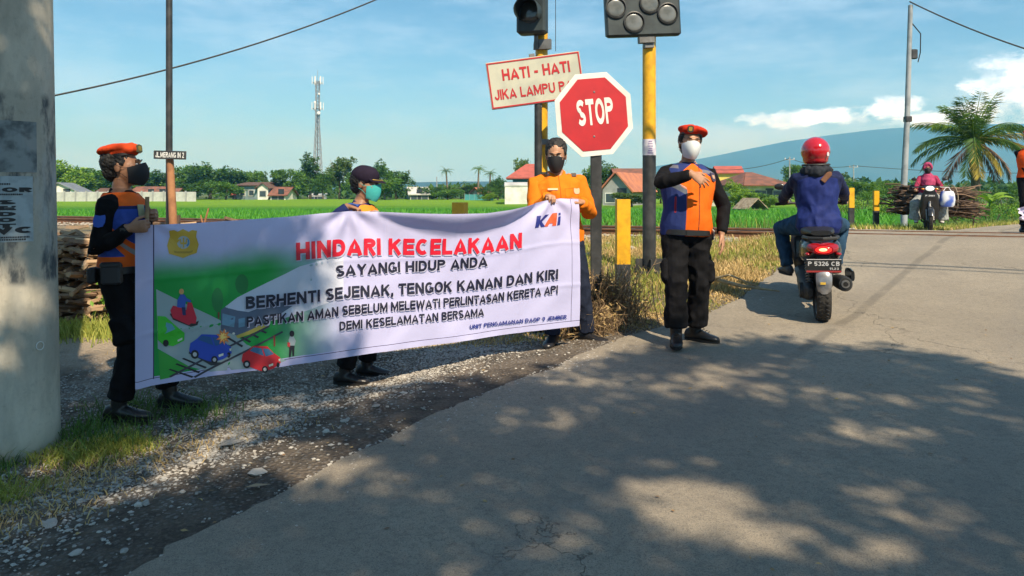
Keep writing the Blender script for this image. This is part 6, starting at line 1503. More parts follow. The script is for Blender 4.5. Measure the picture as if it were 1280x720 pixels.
def rip(s, t):
    """how far the cloth stands out of its plane, towards the viewer"""
    r = .020*math.sin(s*2.1+t*2.2) + .012*noise.noise(Vector((s*2.6+t*1.6, t*1.3, 1))) * 2 + .007*noise.noise(Vector((s*6-t*5, t*4, 5)))
    # sagging lip of the top edge between the two holders
    c = (s - s_of_u(575))/.62; lip = max(0, 1 - c*c); tl_ = 1 - .17*lip
    if lip > 0 and t > tl_ - .03: r += .12*sm(tl_-.03, 1.0, t)**1.1*lip**.6
    # pull folds fanning from each grip
    for su, a in ((437, .020), (690, .016), (186, .014)):
        ds = s - s_of_u(su); dt = 1.0 - t; rr = math.hypot(ds, dt); an = math.atan2(ds, dt+.02); r += a*math.cos(an*7 + su)*math.exp(-rr*2.6)*sm(.02, .12, rr)
    # creases where it was folded for storage
    for q in (.53, 1.06, 1.59, 2.12, 2.65): r += .004*math.exp(-((s-q)/.014)**2)
    for q in (.33, .66): r += .004*math.exp(-((t-q)/.014)**2)
    return r * (.35 + .65*sm(0, .12, s)) 
def BP(s, t, off=0.0):
    z0, z1 = span(s); r = rip(s, t) + off; p = BA + BD*s + BN*r; return Vector((p.x, p.y, lerp(z0, z1, t)))
def UV(u, v): s = s_of_u(u); z0, z1 = span(s); return s, (zrow(s, v)-z0)/(z1-z0)
bn = thing('banner', 'large white banner with red and black lettering and a traffic picture held by three men', 'banner', (BA.x, BA.y, zg(BA.x, BA.y)))
bo = Vector(bn.location)
def bmat():
    m = bpy.data.materials.new('printed_vinyl'); m.use_nodes = True; t = NT(m.node_tree)
    a1 = t.n('ShaderNodeAttribute', attribute_name='bs').outputs['Fac']; a2 = t.n('ShaderNodeAttribute', attribute_name='bt').outputs['Fac']; g = t.n('ShaderNodeTexCoord').outputs['Object']
    nz_ = t.noise(g, 2.6, 3); s0 = s_of_u(192)
    gm = t.math('MULTIPLY', t.sstep(t.math('ADD', a2, t.math('MULTIPLY', t.math('SUBTRACT', nz_, .5), .12)), .86, .66), t.sstep(a1, s_of_u(440), s_of_u(330)))
    gm = t.math('MULTIPLY', gm, t.math('GREATER_THAN', a1, s0)); gm = t.math('MULTIPLY', gm, t.math('GREATER_THAN', a2, .055))
    c = t.mix(gm, (.57, .56, .84), t.mix(t.noise(g, 6, 2), (.015, .30, .05), (.03, .40, .09)))
    # thin printed frame line
    ln = None
    for v_, at in ((s0, a1), (s_of_u(713), a1), (.045, a2)):
        d = t.math('LESS_THAN', t.math('ABSOLUTE', t.math('SUBTRACT', at, v_)), .0032 if v_ < .2 and at is a1 else .002); ln = d if ln is None else t.math('MAXIMUM', ln, d)
    ln = t.math('MULTIPLY', ln, t.math('GREATER_THAN', a2, .04)); c = t.mix(ln, c, (.05, .03, .12))
    p = t.n('ShaderNodeBsdfPrincipled', i_Roughness=.42); t.l(c, p.inputs['Base Color']); p.inputs['Specular IOR Level'].default_value = .35
    b = t.n('ShaderNodeBump', i_Strength=.25, i_Distance=.01); t.l(t.noise(g, 13, 5, .55), b.inputs['Height']); t.l(b.outputs[0], p.inputs['Normal'])
    tr = t.n('ShaderNodeBsdfTranslucent'); t.l(c, tr.inputs[0]); mx = t.n('ShaderNodeMixShader', i_Fac=.18); t.l(p.outputs[0], mx.inputs[1]); t.l(tr.outputs[0], mx.inputs[2])
    o = t.n('ShaderNodeOutputMaterial'); t.l(mx.outputs[0], o.inputs[0]); return m
NS, NTT = 300, 90; s_a, s_b = s_of_u(169), s_of_u(723.5)
mb = MB(); bs, bt = [], []
for j in range(NTT+1):
    for i in range(NS+1):
        s, t = lerp(s_a, s_b, i/NS), j/NTT; mb.v.append(tuple(BP(s, t)-bo)); bs.append(s); bt.append(t)
mb.tint = [0]*len(mb.v)
for j in range(NTT):
    for i in range(NS): mb.face((j*(NS+1)+i, j*(NS+1)+i+1, (j+1)*(NS+1)+i+1, (j+1)*(NS+1)+i))
me = mb.mesh('cloth', bmat(), True)
for n_, v_ in (('bs', bs), ('bt', bt)): at = me.attributes.new(n_, 'FLOAT', 'POINT'); at.data.foreach_set('value', v_)
clo = link('cloth', me, bn)
C_pr = {}
def ink(name, col, rough=.5):
    return mat('print_'+name, col, rough)
I_red, I_blk, I_halo, I_blue = ink('red', (.62, .008, .03)), ink('black', (.010, .010, .03)), ink('grey_halo', (.50, .49, .66)), ink('dark_blue', (.02, .03, .22))
def btext(body, u0, v0, u1, v1, cap, m, bold, name='lettering', halo=True):
    s0, t0 = UV(u0, v0); s1, t1 = UV(u1, v1); w_ = s1-s0; pa = BA + BD*(s0+s1)/2; 
    def hh(s): z0, z1 = span(s); return z1-z0
    capm = cap/F*pa.y
    def fn(ds, dv, off): return lambda x, y, z: BP(s0+x+ds, lerp(t0, t1, x/w_) + (y+dv)/hh(s0+x), off + z) - bo
    if halo: text_part('letter_shadow', body, fn(.005, -.006, .0085), w_, capm, I_halo, bn, bold, grow=.07)
    return text_part(name, body, fn(0, 0, .0110), w_, capm, m, bn, bold)
btext('HINDARI KECELAKAAN', 370, 325.5, 650, 309.5, 20.5, I_red, .25)
btext('SAYANGI HIDUP ANDA', 420, 346.5, 609, 332.5, 13.5, I_blk, .22)
btext('BERHENTI SEJENAK, TENGOK KANAN DAN KIRI', 307, 386, 695, 348.5, 14, I_blk, .22)
btext('PASTIKAN AMAN SEBELUM MELEWATI PERLINTASAN KERETA API', 308, 408, 695, 366.5, 11.5, I_blk, .21)
btext('DEMI KESELAMATAN BERSAMA', 424, 413, 606, 395, 10.5, I_blk, .21)
btext('UNIT PENGAMANAN DAOP 9 JEMBER', 588, 411.5, 707, 398, 5, I_blue, .22, halo=False)
def bpoly(name, polys, m, lay, parent=None, conv=None):
    """polygons given in (column, row), printed on the cloth"""
    mb = MB()
    for P in polys:
        bm = bmesh.new(); vs = []
        st = [UV(*(conv(a, b) if conv else (a, b))) for a, b in P]; vs = [bm.verts.new((s, t*1.0, 0)) for s, t in st]
        try: bm.faces.new(vs)
        except ValueError: bm.free(); continue
        bmesh.ops.triangulate(bm, faces=bm.faces)
        for _ in range(4):
            es = [e for e in bm.edges if e.calc_length() > .045]
            if not es: break
            bmesh.ops.subdivide_edges(bm, edges=es, cuts=1); bmesh.ops.triangulate(bm, faces=bm.faces)
        k = mb.verts([BP(v.co.x, v.co.y, .0012+.0007*lay)-bo for v in bm.verts]); bm.verts.index_update()
        for f in bm.faces: mb.face([k+v.index for v in f.verts])
        bm.free()
    return mb.build(name, m, parent or bn, fix=False)
zc_ = lambda x, y: (180+x/3.6, 280+y/3.6)
def Z(name, polys, col, lay, parent=None): return bpoly(name, polys, ink(name + '_' + '_'.join(str(int(c*100)) for c in col), col), lay, parent, zc_)
def circ(cx, cy, rx, ry, n=14, a0=0): return [(cx+rx*math.cos(a0+2*math.pi*i/n), cy+ry*math.sin(a0+2*math.pi*i/n)) for i in range(n)]
road_c = (.33, .42, .44)
Z('printed_road', [[(55, 292), (340, 430), (460, 540), (640, 612), (560, 640), (300, 662), (205, 640), (62, 560)]], road_c, 0)
Z('printed_track', [[(420, 330), (700, 190), (900, 140), (900, 330), (640, 420), (420, 470), (365, 370)]], (.60, .62, .74), 0)
Z('printed_field', [[(40+20, 300), (60, 215), (60, 215), (60, 300)]], (.02, .3, .05), 0)
Z('printed_field', [[(64, 566), (205, 640), (120, 690), (72, 700)]], (.04, .36, .05), 1)
Z('printed_shadow', [circ(330, 340, 26, 55), [(326, 390), (340, 390), (340, 420), (326, 420)], circ(440, 270, 30, 45)], (.012, .20, .05), 0)
sleep = []
for i in range(6): a = 110+i*30; sleep.append([(a, 655-i*25), (a+8, 650-i*25), (a+8+105, 683-i*21), (a+105, 690-i*21)])
for i in range(4): a = 372+i*36; sleep.append([(a, 512-i*17), (a+7, 506-i*17), (a+73, 545-i*20), (a+66, 552-i*20)])
Z('printed_sleepers', sleep, (.02, .02, .03), 2)
Z('printed_rail', [[(120, 690), (112, 684), (560, 455), (566, 461)], [(230, 690), (222, 684), (620, 480), (626, 486)]], (.05, .05, .07), 3)
tr = Z('printed_train', [[(345, 385), (362, 372), (420, 388), (470, 395), (640, 330), (700, 345), (560, 440), (420, 500), (345, 475)]], (.10, .13, .20), 4)
Z('printed_train_glass', [[(352, 400), (410, 415), (404, 462), (350, 450)], [(424, 425), (452, 420), (452, 458), (424, 464)]], (.16, .30, .42), 5, tr)
Z('printed_train_stripe', [[(412, 500), (470, 478), (560, 436), (560, 455), (480, 492), (420, 512)]], (.55, .42, .08), 5, tr)
Z('printed_train_lamp', [circ(362, 478, 6, 5), circ(402, 490, 6, 5)], (.7, .7, .6), 6, tr)
def car(x, y, sc, col, dk, flip=1):
    q = lambda pts: [(x+flip*a*sc, y+b*sc) for a, b in pts]
    b = Z('printed_car', [q([(-95, 10), (-90, -22), (-60, -42), (-40, -62), (30, -60), (60, -28), (92, -6), (95, 22), (60, 48), (15, 62), (-10, 58), (-85, 30)])], col, 6)
    Z('printed_car_glass', [q([(8, -50), (38, -46), (62, -22), (22, -10)]), q([(-56, -38), (-38, -56), (2, -50), (14, -12)])], dk, 7, b)
    [Z('printed_car_wheel', [q(c_)], (.015, .015, .02), 7, b) for c_ in (circ(-70, 28, 18, 20), circ(18, 52, 15, 17), circ(82, 30, 8, 13))]; [Z('printed_car_rim', [q(c_)], (.5, .5, .52), 8, b) for c_ in (circ(-70, 28, 9, 10), circ(18, 52, 8, 9))]
    Z('printed_car_light', [q([(36, 30), (58, 22), (58, 32), (38, 40)]), q([(84, 2), (94, 0), (92, 12), (86, 12)])], (.75, .75, .6), 8, b)
Z('printed_car_shadow', [[(200, 575), (215, 560), (330, 620), (360, 618), (340, 632), (300, 634)]], (.03, .04, .05), 5)
car(298, 556, 1.0, (.025, .075, .50), (.02, .10, .28)); car(525, 602, .92, (.62, .025, .035), (.05, .16, .30)); 
b_ = Z('printed_car', [[(60, 412), (96, 414), (150, 462), (182, 488), (180, 522), (130, 548), (85, 540), (62, 520)]], (.05, .52, .03), 6); Z('printed_car_glass', [[(100, 440), (125, 448), (140, 470), (92, 492)]], (.10, .34, .42), 7, b_); Z('printed_car_wheel', [circ(98, 534, 13, 16)], (.015, .015, .02), 7, b_); Z('printed_car_light', [[(150, 520), (172, 508), (172, 518), (152, 528)]], (.7, .7, .6), 7, b_)
sc_ = Z('printed_scooter', [[(118, 388), (130, 365), (160, 372), (190, 385), (196, 350), (214, 352), (236, 420), (232, 445), (200, 452), (130, 420)]], (.62, .02, .05), 6); Z('printed_scooter_wheel', [[(116, 402), (126, 400), (150, 428), (232, 440), (246, 432), (240, 452), (210, 460), (130, 428)]], (.02, .015, .02), 5, sc_)
rd = Z('printed_rider', [[(150, 340), (165, 312), (182, 316), (190, 330), (212, 342), (208, 350), (188, 345), (184, 365), (188, 405), (172, 405), (170, 375), (148, 372)]], (.03, .10, .45), 7); Z('printed_rider_head', [circ(168, 302, 11, 13)], (.65, .33, .12), 8, rd); Z('printed_rider_legs', [[(168, 372), (186, 372), (188, 408), (174, 408)]], (.02, .03, .12), 8, rd)
star = [(355+(34 if i % 2 == 0 else 17)*math.cos(i*math.pi/9), 505+(38 if i % 2 == 0 else 19)*math.sin(i*math.pi/9)) for i in range(18)]
st_ = Z('printed_crash_star', [star], (.75, .22, .05), 9); Z('printed_crash_core', [[(355+.6*(a-355), 505+.6*(b-505)) for a, b in star]], (.80, .62, .18), 10, st_)
pd = Z('printed_walker', [[(648, 520), (656, 502), (672, 504), (682, 525), (676, 545), (654, 545)]], (.35, .42, .45), 6); Z('printed_walker_head', [circ(664, 492, 11, 14)], (.02, .02, .03), 7, pd); Z('printed_walker_legs', [[(652, 545), (676, 545), (674, 592), (666, 592), (664, 560), (658, 596), (650, 596)]], (.02, .02, .03), 7, pd); Z('printed_walker_bag', [[(644, 530), (656, 532), (654, 552), (644, 548)]], (.6, .05, .05), 8, pd)
Z('printed_signal', [[(580, 500), (590, 500), (588, 548), (582, 548)], [(332, 395), (338, 395), (337, 425), (333, 425)]], (.25, .05, .03), 6)
# shield emblem top left and the railway letters top right
zs = lambda x, y: (180+x/3.6, 280+y/3.6)
sh = [(112, 30), (135, 26), (150, 34), (175, 22), (200, 34), (216, 26), (238, 30), (234, 55), (246, 92), (236, 130), (205, 140), (176, 152), (145, 142), (112, 132), (104, 95), (116, 55)]
em = Z('printed_emblem', [sh], (.62, .38, .04), 4); Z('printed_emblem_disc', [circ(177, 82, 29, 29, 18)], (.42, .46, .50), 5, em)
Z('printed_emblem_trident', [[(174, 60), (180, 60), (180, 106), (174, 106)], [(160, 66), (165, 66), (167, 82), (187, 82), (189, 66), (194, 66), (191, 90), (163, 90)]], (.62, .40, .06), 6, em); Z('printed_emblem_scroll', [[(134, 118), (150, 122), (204, 122), (220, 116), (218, 126), (204, 131), (150, 131), (136, 128)]], (.42, .26, .03), 6, em)
Z('printed_emblem_wave', [[(190, 62), (202, 70), (204, 90), (196, 102), (190, 96), (198, 84), (196, 72)]], (.05, .25, .5), 6, em)
K = bpoly('logo_letter', [[(669, 270), (674, 269.4), (671.5, 284), (666.5, 284.8)], [(680, 268.5), (685.5, 268), (675.5, 277), (680.5, 283), (675, 283.7), (671, 277.2)]], I_blue, 4)
A_ = bpoly('logo_letter', [[(679, 283), (689, 266.4), (694, 265.7), (692.5, 281.6), (688.3, 282.2), (688.6, 278.8), (685.4, 279.2), (683.2, 282.8)]], ink('logo_orange', (.72, .09, .02)), 5)
I_ = bpoly('logo_letter', [[(695.5, 270.5), (699, 270), (697.4, 280.8), (693.8, 281.4)], [(696.3, 266.2), (699.6, 265.7), (699.2, 268.6), (695.9, 269)]], I_blue, 5)
# rod at the left end
rx_ = s_of_u(184); p = BA + BD*rx_ - BN*.028
mb = MB(); mb.tube([(p.x-bo.x, p.y-bo.y, zrow(rx_, 246)-bo.z), (p.x-bo.x-.006, p.y-bo.y, zrow(rx_, 470)-bo.z)], [.0125, .0135], 10); tag(mb.build('banner_rod', mat('bamboo_rod', (.34, .22, .11), .7, var=(.24, .15, .08), vscale=10), None, True), 'bamboo rod held upright behind the left edge of the banner', 'rod').location = bo
# lowered second banner in the hand of the man at the right edge
b2 = MB(); n_ = 16
q0 = Vector((8.78, 12.72, z7+.86)); k = b2.verts([(lerp(8.98, 8.42, i/n_) + .03*math.sin(j*1.7), 12.62 + .05*math.sin(i*.9+j*.6), z7 + lerp(.70, .05, j/8) + (.0 if True else 0) - lerp(0, .30, i/n_)*(1-j/8) - lerp(0, -.17, i/n_)*(j/8)) for j in range(9) for i in range(n_+1)])
for j in range(8):
    for i in range(n_): b2.face((k+j*(n_+1)+i, k+j*(n_+1)+i+1, k+(j+1)*(n_+1)+i+1, k+(j+1)*(n_+1)+i))
tag(b2.build('folded_banner', mat('lavender_vinyl', (.55, .52, .68), .5), None, True, fix=False), 'pale drooping banner end hanging beside the man at the right edge', 'banner')
# ------------------------------------------------------------------ motor scooters
M_tyre = mat('tyre_rubber', (.018, .018, .019), .85, bump=.5, bscale=70, var=(.04, .036, .032), vscale=12)
M_bodyk = mat('black_scooter_plastic', (.012, .013, .015), .28, coat=.5, var=(.02, .021, .023), vscale=8)
M_matte = mat('matte_black_plastic', (.022, .023, .024), .6, bump=.2)
M_alu = mat('dusty_cast_alloy', (.30, .30, .31), .45, .7, var=(.18, .17, .16), vscale=10)
M_silver = mat('silver_fender', (.34, .34, .36), .3, .5, var=(.20, .20, .21), vscale=7)
M_tail = mat('lit_tail_light', (.55, .01, .01), .15, emit=(1.0, .03, .02), emit_s=.9)
M_tailb = mat('lit_tail_bulb', (.9, .1, .06), .2, emit=(1.0, .16, .07), emit_s=5.5)
M_tailr = mat('red_tail_lens', (.28, .006, .01), .12, coat=.6)
M_plate = mat('plate_black', (.03, .032, .035), .4); M_pw = mat('plate_white', (.72, .72, .74), .5); M_pr = mat('plate_red_strip', (.45, .05, .05), .5)
M_seat = mat('black_seat_vinyl', (.014, .014, .016), .45, bump=.4, bscale=90)
M_headl = mat('headlight_glass', (.8, .8, .78), .08, emit=(1, .97, .9), emit_s=.5); M_orl = mat('orange_indicator', (.7, .22, .02), .2, coat=.5)
def wheel(parent, y, r, w, front=False):
    mb = MB(); mb.lathe([(r-.055, -w*.5), (r-.02, -w*.58), (r-.004, -w*.36), (r, 0), (r-.004, w*.36), (r-.02, w*.58), (r-.055, w*.5), (r-.055, -w*.5)], (0, y, r), (1, 0, 0), 36); t = mb.build('tyre', M_tyre, parent, True)
    mb = MB()
    for i in range(40):
        a = i/40*6.283
        for s_ in (-1, 1): mb.box((s_*w*.24, y+math.cos(a)*(r+.000), r+math.sin(a)*(r+.000)), (w*.3, .012, .007), Matrix.Rotation(a-math.pi/2, 3, 'X') @ Matrix.Rotation(s_*.5, 3, 'Z'))
    tag(mb.build('tread', M_tyre, t), kind='stuff')
    mb = MB(); mb.lathe([(r-.058, -w*.42), (r-.052, -w*.46), (r-.05, w*.46), (r-.058, w*.42), (r-.075, 0), (r-.058, -w*.42)], (0, y, r), (1, 0, 0), 32); mb.cyl((-w*.6, y, r), (w*.6, y, r), .035, n=14)
    for i in range(5):
        a = i/5*6.283+.3; mb.tube([(0, y+math.cos(a)*.03, r+math.sin(a)*.03), (0, y+math.cos(a+.2)*(r-.06), r+math.sin(a+.2)*(r-.06))], [.016, .011], 6)
    mb.build('rim', M_alu, t, True); return t
def loft(mb, secs, n=20, e=.7):
    """secs: (y, z centre, half width, half height, x centre)"""
    rr = []
    for (y, z, a, b, *xx) in secs:
        x0 = xx[0] if xx else 0; rr.append([(x0+math.copysign(abs(math.cos(q))**e, math.cos(q))*a, y, z+math.copysign(abs(math.sin(q))**e, math.sin(q))*b) for q in [2*math.pi*i/n for i in range(n)]])
    mb.rings(rr)
def scooter(label, loc, rz, body, cub=False, plate=('P 5326 CB', '11.23')):
    t = thing('motor_scooter', label, 'motorbike', loc, rz); B = lambda mb, nm, m, p=None, s_=True: mb.build(nm, m, p or t, s_)
    rr_, fr_ = (.275, .275); rt = wheel(t, .60, rr_, .105 if not cub else .075); ft = wheel(t, -.66, fr_, .085 if not cub else .065)
    # tail and side body
    mb = MB(); loft(mb, [(-.10, .56, .11, .10), (.10, .58, .135, .13), (.32, .61, .165, .14), (.52, .635, .175, .125), (.68, .655, .165, .11), (.78, .675, .145, .085), (.84, .69, .10, .045)]); tail = B(mb, 'body', body)
    for s_ in (-1, 1):
        mb = MB(); mb.tube([(s_*.145, .20, .56), (s_*.155, .42, .60), (s_*.130, .66, .67), (s_*.09, .82, .71)], [.012, .020, .016, .006], 8, flat=.6); B(mb, 'side_trim', M_silver if not cub else body, tail)
    mb = MB(); loft(mb, [(-.30, .745, .09, .025), (-.18, .755, .125, .040), (.10, .765, .145, .045), (.32, .785, .145, .042), (.55, .805, .125, .035), (.70, .81, .085, .022)], e=.6); B(mb, 'seat', M_seat)
    mb = MB(); mb.tube([(.125, .42, .745), (.145, .62, .765), (.105, .80, .775), (0, .855, .778), (-.105, .80, .775), (-.145, .62, .765), (-.125, .42, .745)], .016, 8); B(mb, 'grab_rail', M_matte)
    # tail light, indicators, plate
    mb = MB(); loft(mb, [(.77, .695, .140, .058), (.835, .688, .120, .052), (.872, .680, .080, .036)], e=.8); tl = B(mb, 'tail_light', M_tailr)
    if not cub:
        mb = MB(); mb.ell((0, .874, .684), (.068, .010, .030)); lb = B(mb, 'lit_lens', M_tail, tl); mb = MB(); mb.ell((.004, .885, .686), (.034, .005, .014)); mb.build('bulb', M_tailb, tl, True)
    mb = MB(); mb.box((0, .80, .60), (.12, .05, .12), None, .01); mb.tube([(0, .62, .52), (0, .84, .50)], [.03, .02], 8); B(mb, 'plate_bracket', M_matte)
    pm = Matrix.Rotation(R(-12), 3, 'X'); pc = Vector((0, .865, .545)); P_ = lambda x, z, d=0: pc + pm @ Vector((x, d, z))
    mb = MB(); mb.box(pc, (.285, .006, .125), pm, .002); pl = mb.build('number_plate', M_plate, t)
    mb = MB(); mb.box(P_(0, -.053, .0045), (.282, .003, .014), pm); mb.build('plate_stripe', M_pr, pl); mb = MB(); [mb.box(P_(0, z, .0045), (.280, .003, .004), pm) for z in (.058,)]; mb.build('plate_border', M_pw, pl)
    text_part('plate_number', plate[0], lambda x, y, z: P_(.128-x, .000+y, .0048+z), .256, .040, M_pw, pl, .2)
    text_part('plate_date', plate[1], lambda x, y, z: P_(-.045-x, -.036+y, .0048+z), .075, .020, M_pw, pl, .2)
    # hugger fender
    mb = MB(); w0 = .062; rings = []
    for i in range(8):
        a = R(95-i*14); rr = rr_+.035; yc, zc = .60+math.cos(a)*rr, rr_+math.sin(a)*rr; k_ = w0*(1+.15*math.sin(i/7*3.1))
        if i >= 1: rings.append([(x*k_, yc + (abs(x)**3)*-.018*math.cos(a), zc - abs(x)**3*.018*math.sin(a)) for x in np.linspace(-1, 1, 9)])
    # reaches back under the plate and hangs behind the tyre
    rings = [[(x*wd, y+.0-abs(x)**3*.02, z) for x in np.linspace(-1, 1, 9)] for y, z, wd in ((.78, .54, .050), (.855, .50, .062), (.885, .44, .066), (.893, .37, .064), (.888, .32, .052), (.885, .298, .03))]
    k = mb.verts([p for q in rings for p in q] + [(p[0], p[1]-.008, p[2]-.003) for q in rings for p in q]); N_ = len(rings)*9
    for lay in (0, N_):
        for j in range(len(rings)-1):
            for i in range(8): q = k+lay+j*9+i; mb.face((q, q+1, q+10, q+9))
    for j in range(len(rings)-1):
        for i in (0, 8): q = k+j*9+i; mb.face((q, q+9, q+N_+9, q+N_))
    fd = B(mb, 'rear_fender', M_silver); mb = MB(); mb.box((.012, .9005, .395), (.045, .002, .020)); mb.box((.02, .9025, .398), (.022, .0015, .010)); mb.build('sticker', mat('yellow_sticker', (.65, .42, .06), .5), fd)
    for s_ in (-1, 1):
        mb = MB(); mb.ell((s_*.125, .82, .640), (.026, .028, .015)); B(mb, 'indicator', M_orl if cub else M_tailr)
    # engine, transmission, shock, exhaust, stand
    mb = MB(); loft(mb, [(.06, .32, .04, .05, .11), (.14, .31, .065, .085, .115), (.34, .285, .07, .09, .115), (.54, .275, .07, .095, .11), (.66, .275, .05, .075, .105), (.70, .275, .02, .04, .10)], e=.75); mb.cyl((.185, .58, .275), (.115, .58, .275), .07, n=20); eng = B(mb, 'transmission_case', M_matte)
    mb = MB(); loft(mb, [(-.02, .36, .09, .07), (.15, .36, .11, .10), (.36, .36, .09, .09)], e=.7); B(mb, 'engine', M_alu)
    mb = MB(); mb.tube([(.10, .62, .30), (.10, .50, .56)], .014, 8)
    for i in range(9): k_ = i/9; mb.lathe([(.030, -.006), (.036, 0), (.030, .006), (.024, 0), (.030, -.006)], Vector((.10, .615, .33)).lerp((.10, .52, .54), k_), (0, -.45, 1), 12)
    B(mb, 'shock_absorber', M_alu)
    mb = MB(); loft(mb, [(.26, .315, .035, .035, -.150), (.36, .325, .058, .060, -.158), (.62, .355, .064, .068, -.168), (.82, .378, .062, .066, -.172), (.845, .380, .050, .054, -.172)], e=.95); mb.tube([(-.08, .0, .22), (-.11, .14, .22), (-.145, .28, .31)], .02, 8); mf = B(mb, 'exhaust_muffler', M_matte)
    mb = MB(); mb.lathe([(.0, .0), (.030, .0), (.036, .012), (.034, .030), (.022, .032), (.018, .01), (0, .008)], (-.172, .842, .385), (0, 1, 0), 18); B(mb, 'exhaust_tip', M_alu, mf); mb = MB(); mb.cyl((-.172, .868, .385), (-.172, .8745, .385), .020, n=14); B(mb, 'exhaust_opening', M_sole, mf)
    mb = MB(); loft(mb, [(.40, .40, .012, .05, -.232), (.60, .425, .018, .060, -.240), (.80, .445, .014, .045, -.240)], e=.8); B(mb, 'heat_shield', M_bodyk, mf)
    mb = MB(); mb.tube([(.12, .20, .20), (.17, .32, .17), (.16, .46, .20)], .010, 6); B(mb, 'side_stand', M_matte)
    # floor, leg shield, steering
    mb = MB(); mb.box((0, -.22, .30), (.34 if not cub else .16, .42, .09), None, .03); B(mb, 'floorboard', M_matte, None, False)
    mb = MB(); loft(mb, [(-.40, .36, .17, .10), (-.44, .55, .20, .16), (-.50, .74, .17, .14), (-.53, .88, .11, .06)], e=.7)
    mb.v = [(x, y, z) for x, y, z in mb.v]; B(mb, 'leg_shield', body)
    mb = MB(); mb.tube([(0, -.44, .90), (0, -.50, .62), (0, -.58, .44)], .028, 10)
    for s_ in (-1, 1): mb.tube([(s_*.062, -.56, .50), (s_*.062, -.66, .275)], [.022, .018], 10)
    B(mb, 'front_fork', M_alu)
    mb = MB(); loft(mb, [(-.36, .965, .05, .03), (-.42, .975, .13, .048), (-.50, .965, .14, .06), (-.56, .95, .08, .045)], e=.75); cw = B(mb, 'handlebar_cowl', body)
    mb = MB(); mb.tube([(.20, -.40, .99), (0, -.44, .975), (-.20, -.40, .99)], .014, 8); B(mb, 'handlebar', M_matte)
    for s_ in (-1, 1):
        mb = MB(); mb.tube([(s_*.18, -.405, .99), (s_*.34, -.35, .985)], .017, 10); B(mb, 'grip', M_matte)
        mb = MB(); mb.tube([(s_*.18, -.42, 1.0), (s_*.22, -.43, 1.07), (s_*.27, -.42, 1.13)], .006, 6); mr = B(mb, 'mirror_stalk', M_matte); mb = MB(); mb.ell((s_*.29, -.415, 1.16), (.055, .016, .035)); B(mb, 'mirror', M_bodyk, mr)
        mb = MB(); mb.tube([(s_*.20, -.44, .985), (s_*.33, -.42, .975)], .006, 6); B(mb, 'brake_lever', M_alu)
    mb = MB(); mb.ell((0, -.565, .955), (.075, .03, .042) if not cub else (.085, .035, .055)); B(mb, 'headlight', M_headl)
    for s_ in (-1, 1): mb = MB(); mb.ell((s_*.13, -.53, .80 if not cub else .945), (.035, .02, .02)); B(mb, 'front_indicator', M_orl)
    mb = MB(); rg_ = [[(x*.055, -.66+math.cos(a)*(fr_+.025-abs(x)**3*.02), fr_+math.sin(a)*(fr_+.025-abs(x)**3*.02)) for x in np.linspace(-1, 1, 7)] for a in [R(20+i*14) for i in range(11)]]; k = mb.verts([p for q in rg_ for p in q])
    for j in range(10):
        for i in range(6): q = k+j*7+i; mb.face((q, q+1, q+8, q+7))
    B(mb, 'front_fender', body)
    if cub:
        mb = MB(); mb.box((0, -.60, .80), (.22, .006, .075), None, .002); fp_ = mb.build('front_plate', M_plate, t); text_part('plate_number', 'P 2941', lambda x, y, z: (-.085+x, -.605-z, .785+y), .17, .032, M_pw, fp_, .2)
    return t
bx, by = 2.98, 7.45; bz = zroad(bx, by)+.008; brz = R(163)
tilt = math.atan(.075)
bike = scooter('black motor scooter with lit red tail light ridden away up the road', (bx, by-.0, bz), brz, M_bodyk); bike.rotation_euler = (-tilt*.9, R(1.5), brz)
p5 = Person('person', 'rider in blue jacket, jeans and glossy red helmet on the black scooter, from behind', (bx, by, bz), brz, 1.62, pel=(0, .21, .905), lean=(0, R(7), R(2)), head=(R(6), R(-6), 0), girth=1.06, vox=.007, shoulder=1.03)
p5.t.rotation_euler = (-tilt*.5, 0, brz)
p5.arm(1, (.325, -.35, 1.06), (.6, .5, -.5), dict(d=(0, -1, -.1), n=(0, -.2, -1), th=(-1, 0, 0), curl=(.9, .9, 1, 1))); p5.arm(-1, (-.325, -.35, 1.06), (-.6, .5, -.5), dict(d=(0, -1, -.1), n=(0, -.2, -1), th=(1, 0, 0), curl=(.9, .9, 1, 1)))
p5.leg(1, (.27, -.02, .40), (.75, -1, .35), (.35, -1, 0)); p5.leg(-1, (-.20, -.12, .42), (-.5, -1, .45), (-.2, -1, 0))
p5.body(M_skin, face=False)
M_jack = cloth('blue_jacket_cloth', (.020, .034, .165), [('a_dk', (.014, .020, .065))], rough=.6, var=.7)
mb = MB(); p5.torso(mb, .034, .80, 1.43, flare=.01); p5.sleeves(mb, (.074, .072, .062, .058, .053, .045), cuff=.96); mb.ell(p5.T((0, .05, 1.40)), (.13, .09, .06), p5.M, 16, 10)
def jd(p): return max(abs(p.x)-.185-.04*(1.3-p.z), p.z-1.37+abs(p.x)*.25) + .012*noise.noise(p*14)
p5.garment('jacket', mb, M_jack, folds=.014, fscale=(8, 8, 6), regions=[('a_dk', jd)], seed=21)
mb = MB(); mb.tube([p5.T((-.12, .03, 1.42)), p5.T((-.07, .10, 1.415)), p5.T((0, .125, 1.40)), p5.T((.07, .10, 1.415)), p5.T((.12, .03, 1.42))], [.04, .055, .062, .055, .04], 12); p5.garment('hood', mb, cloth('charcoal_hood_cloth', (.03, .035, .045)), folds=.012, fscale=(18, 18, 14), seed=3)
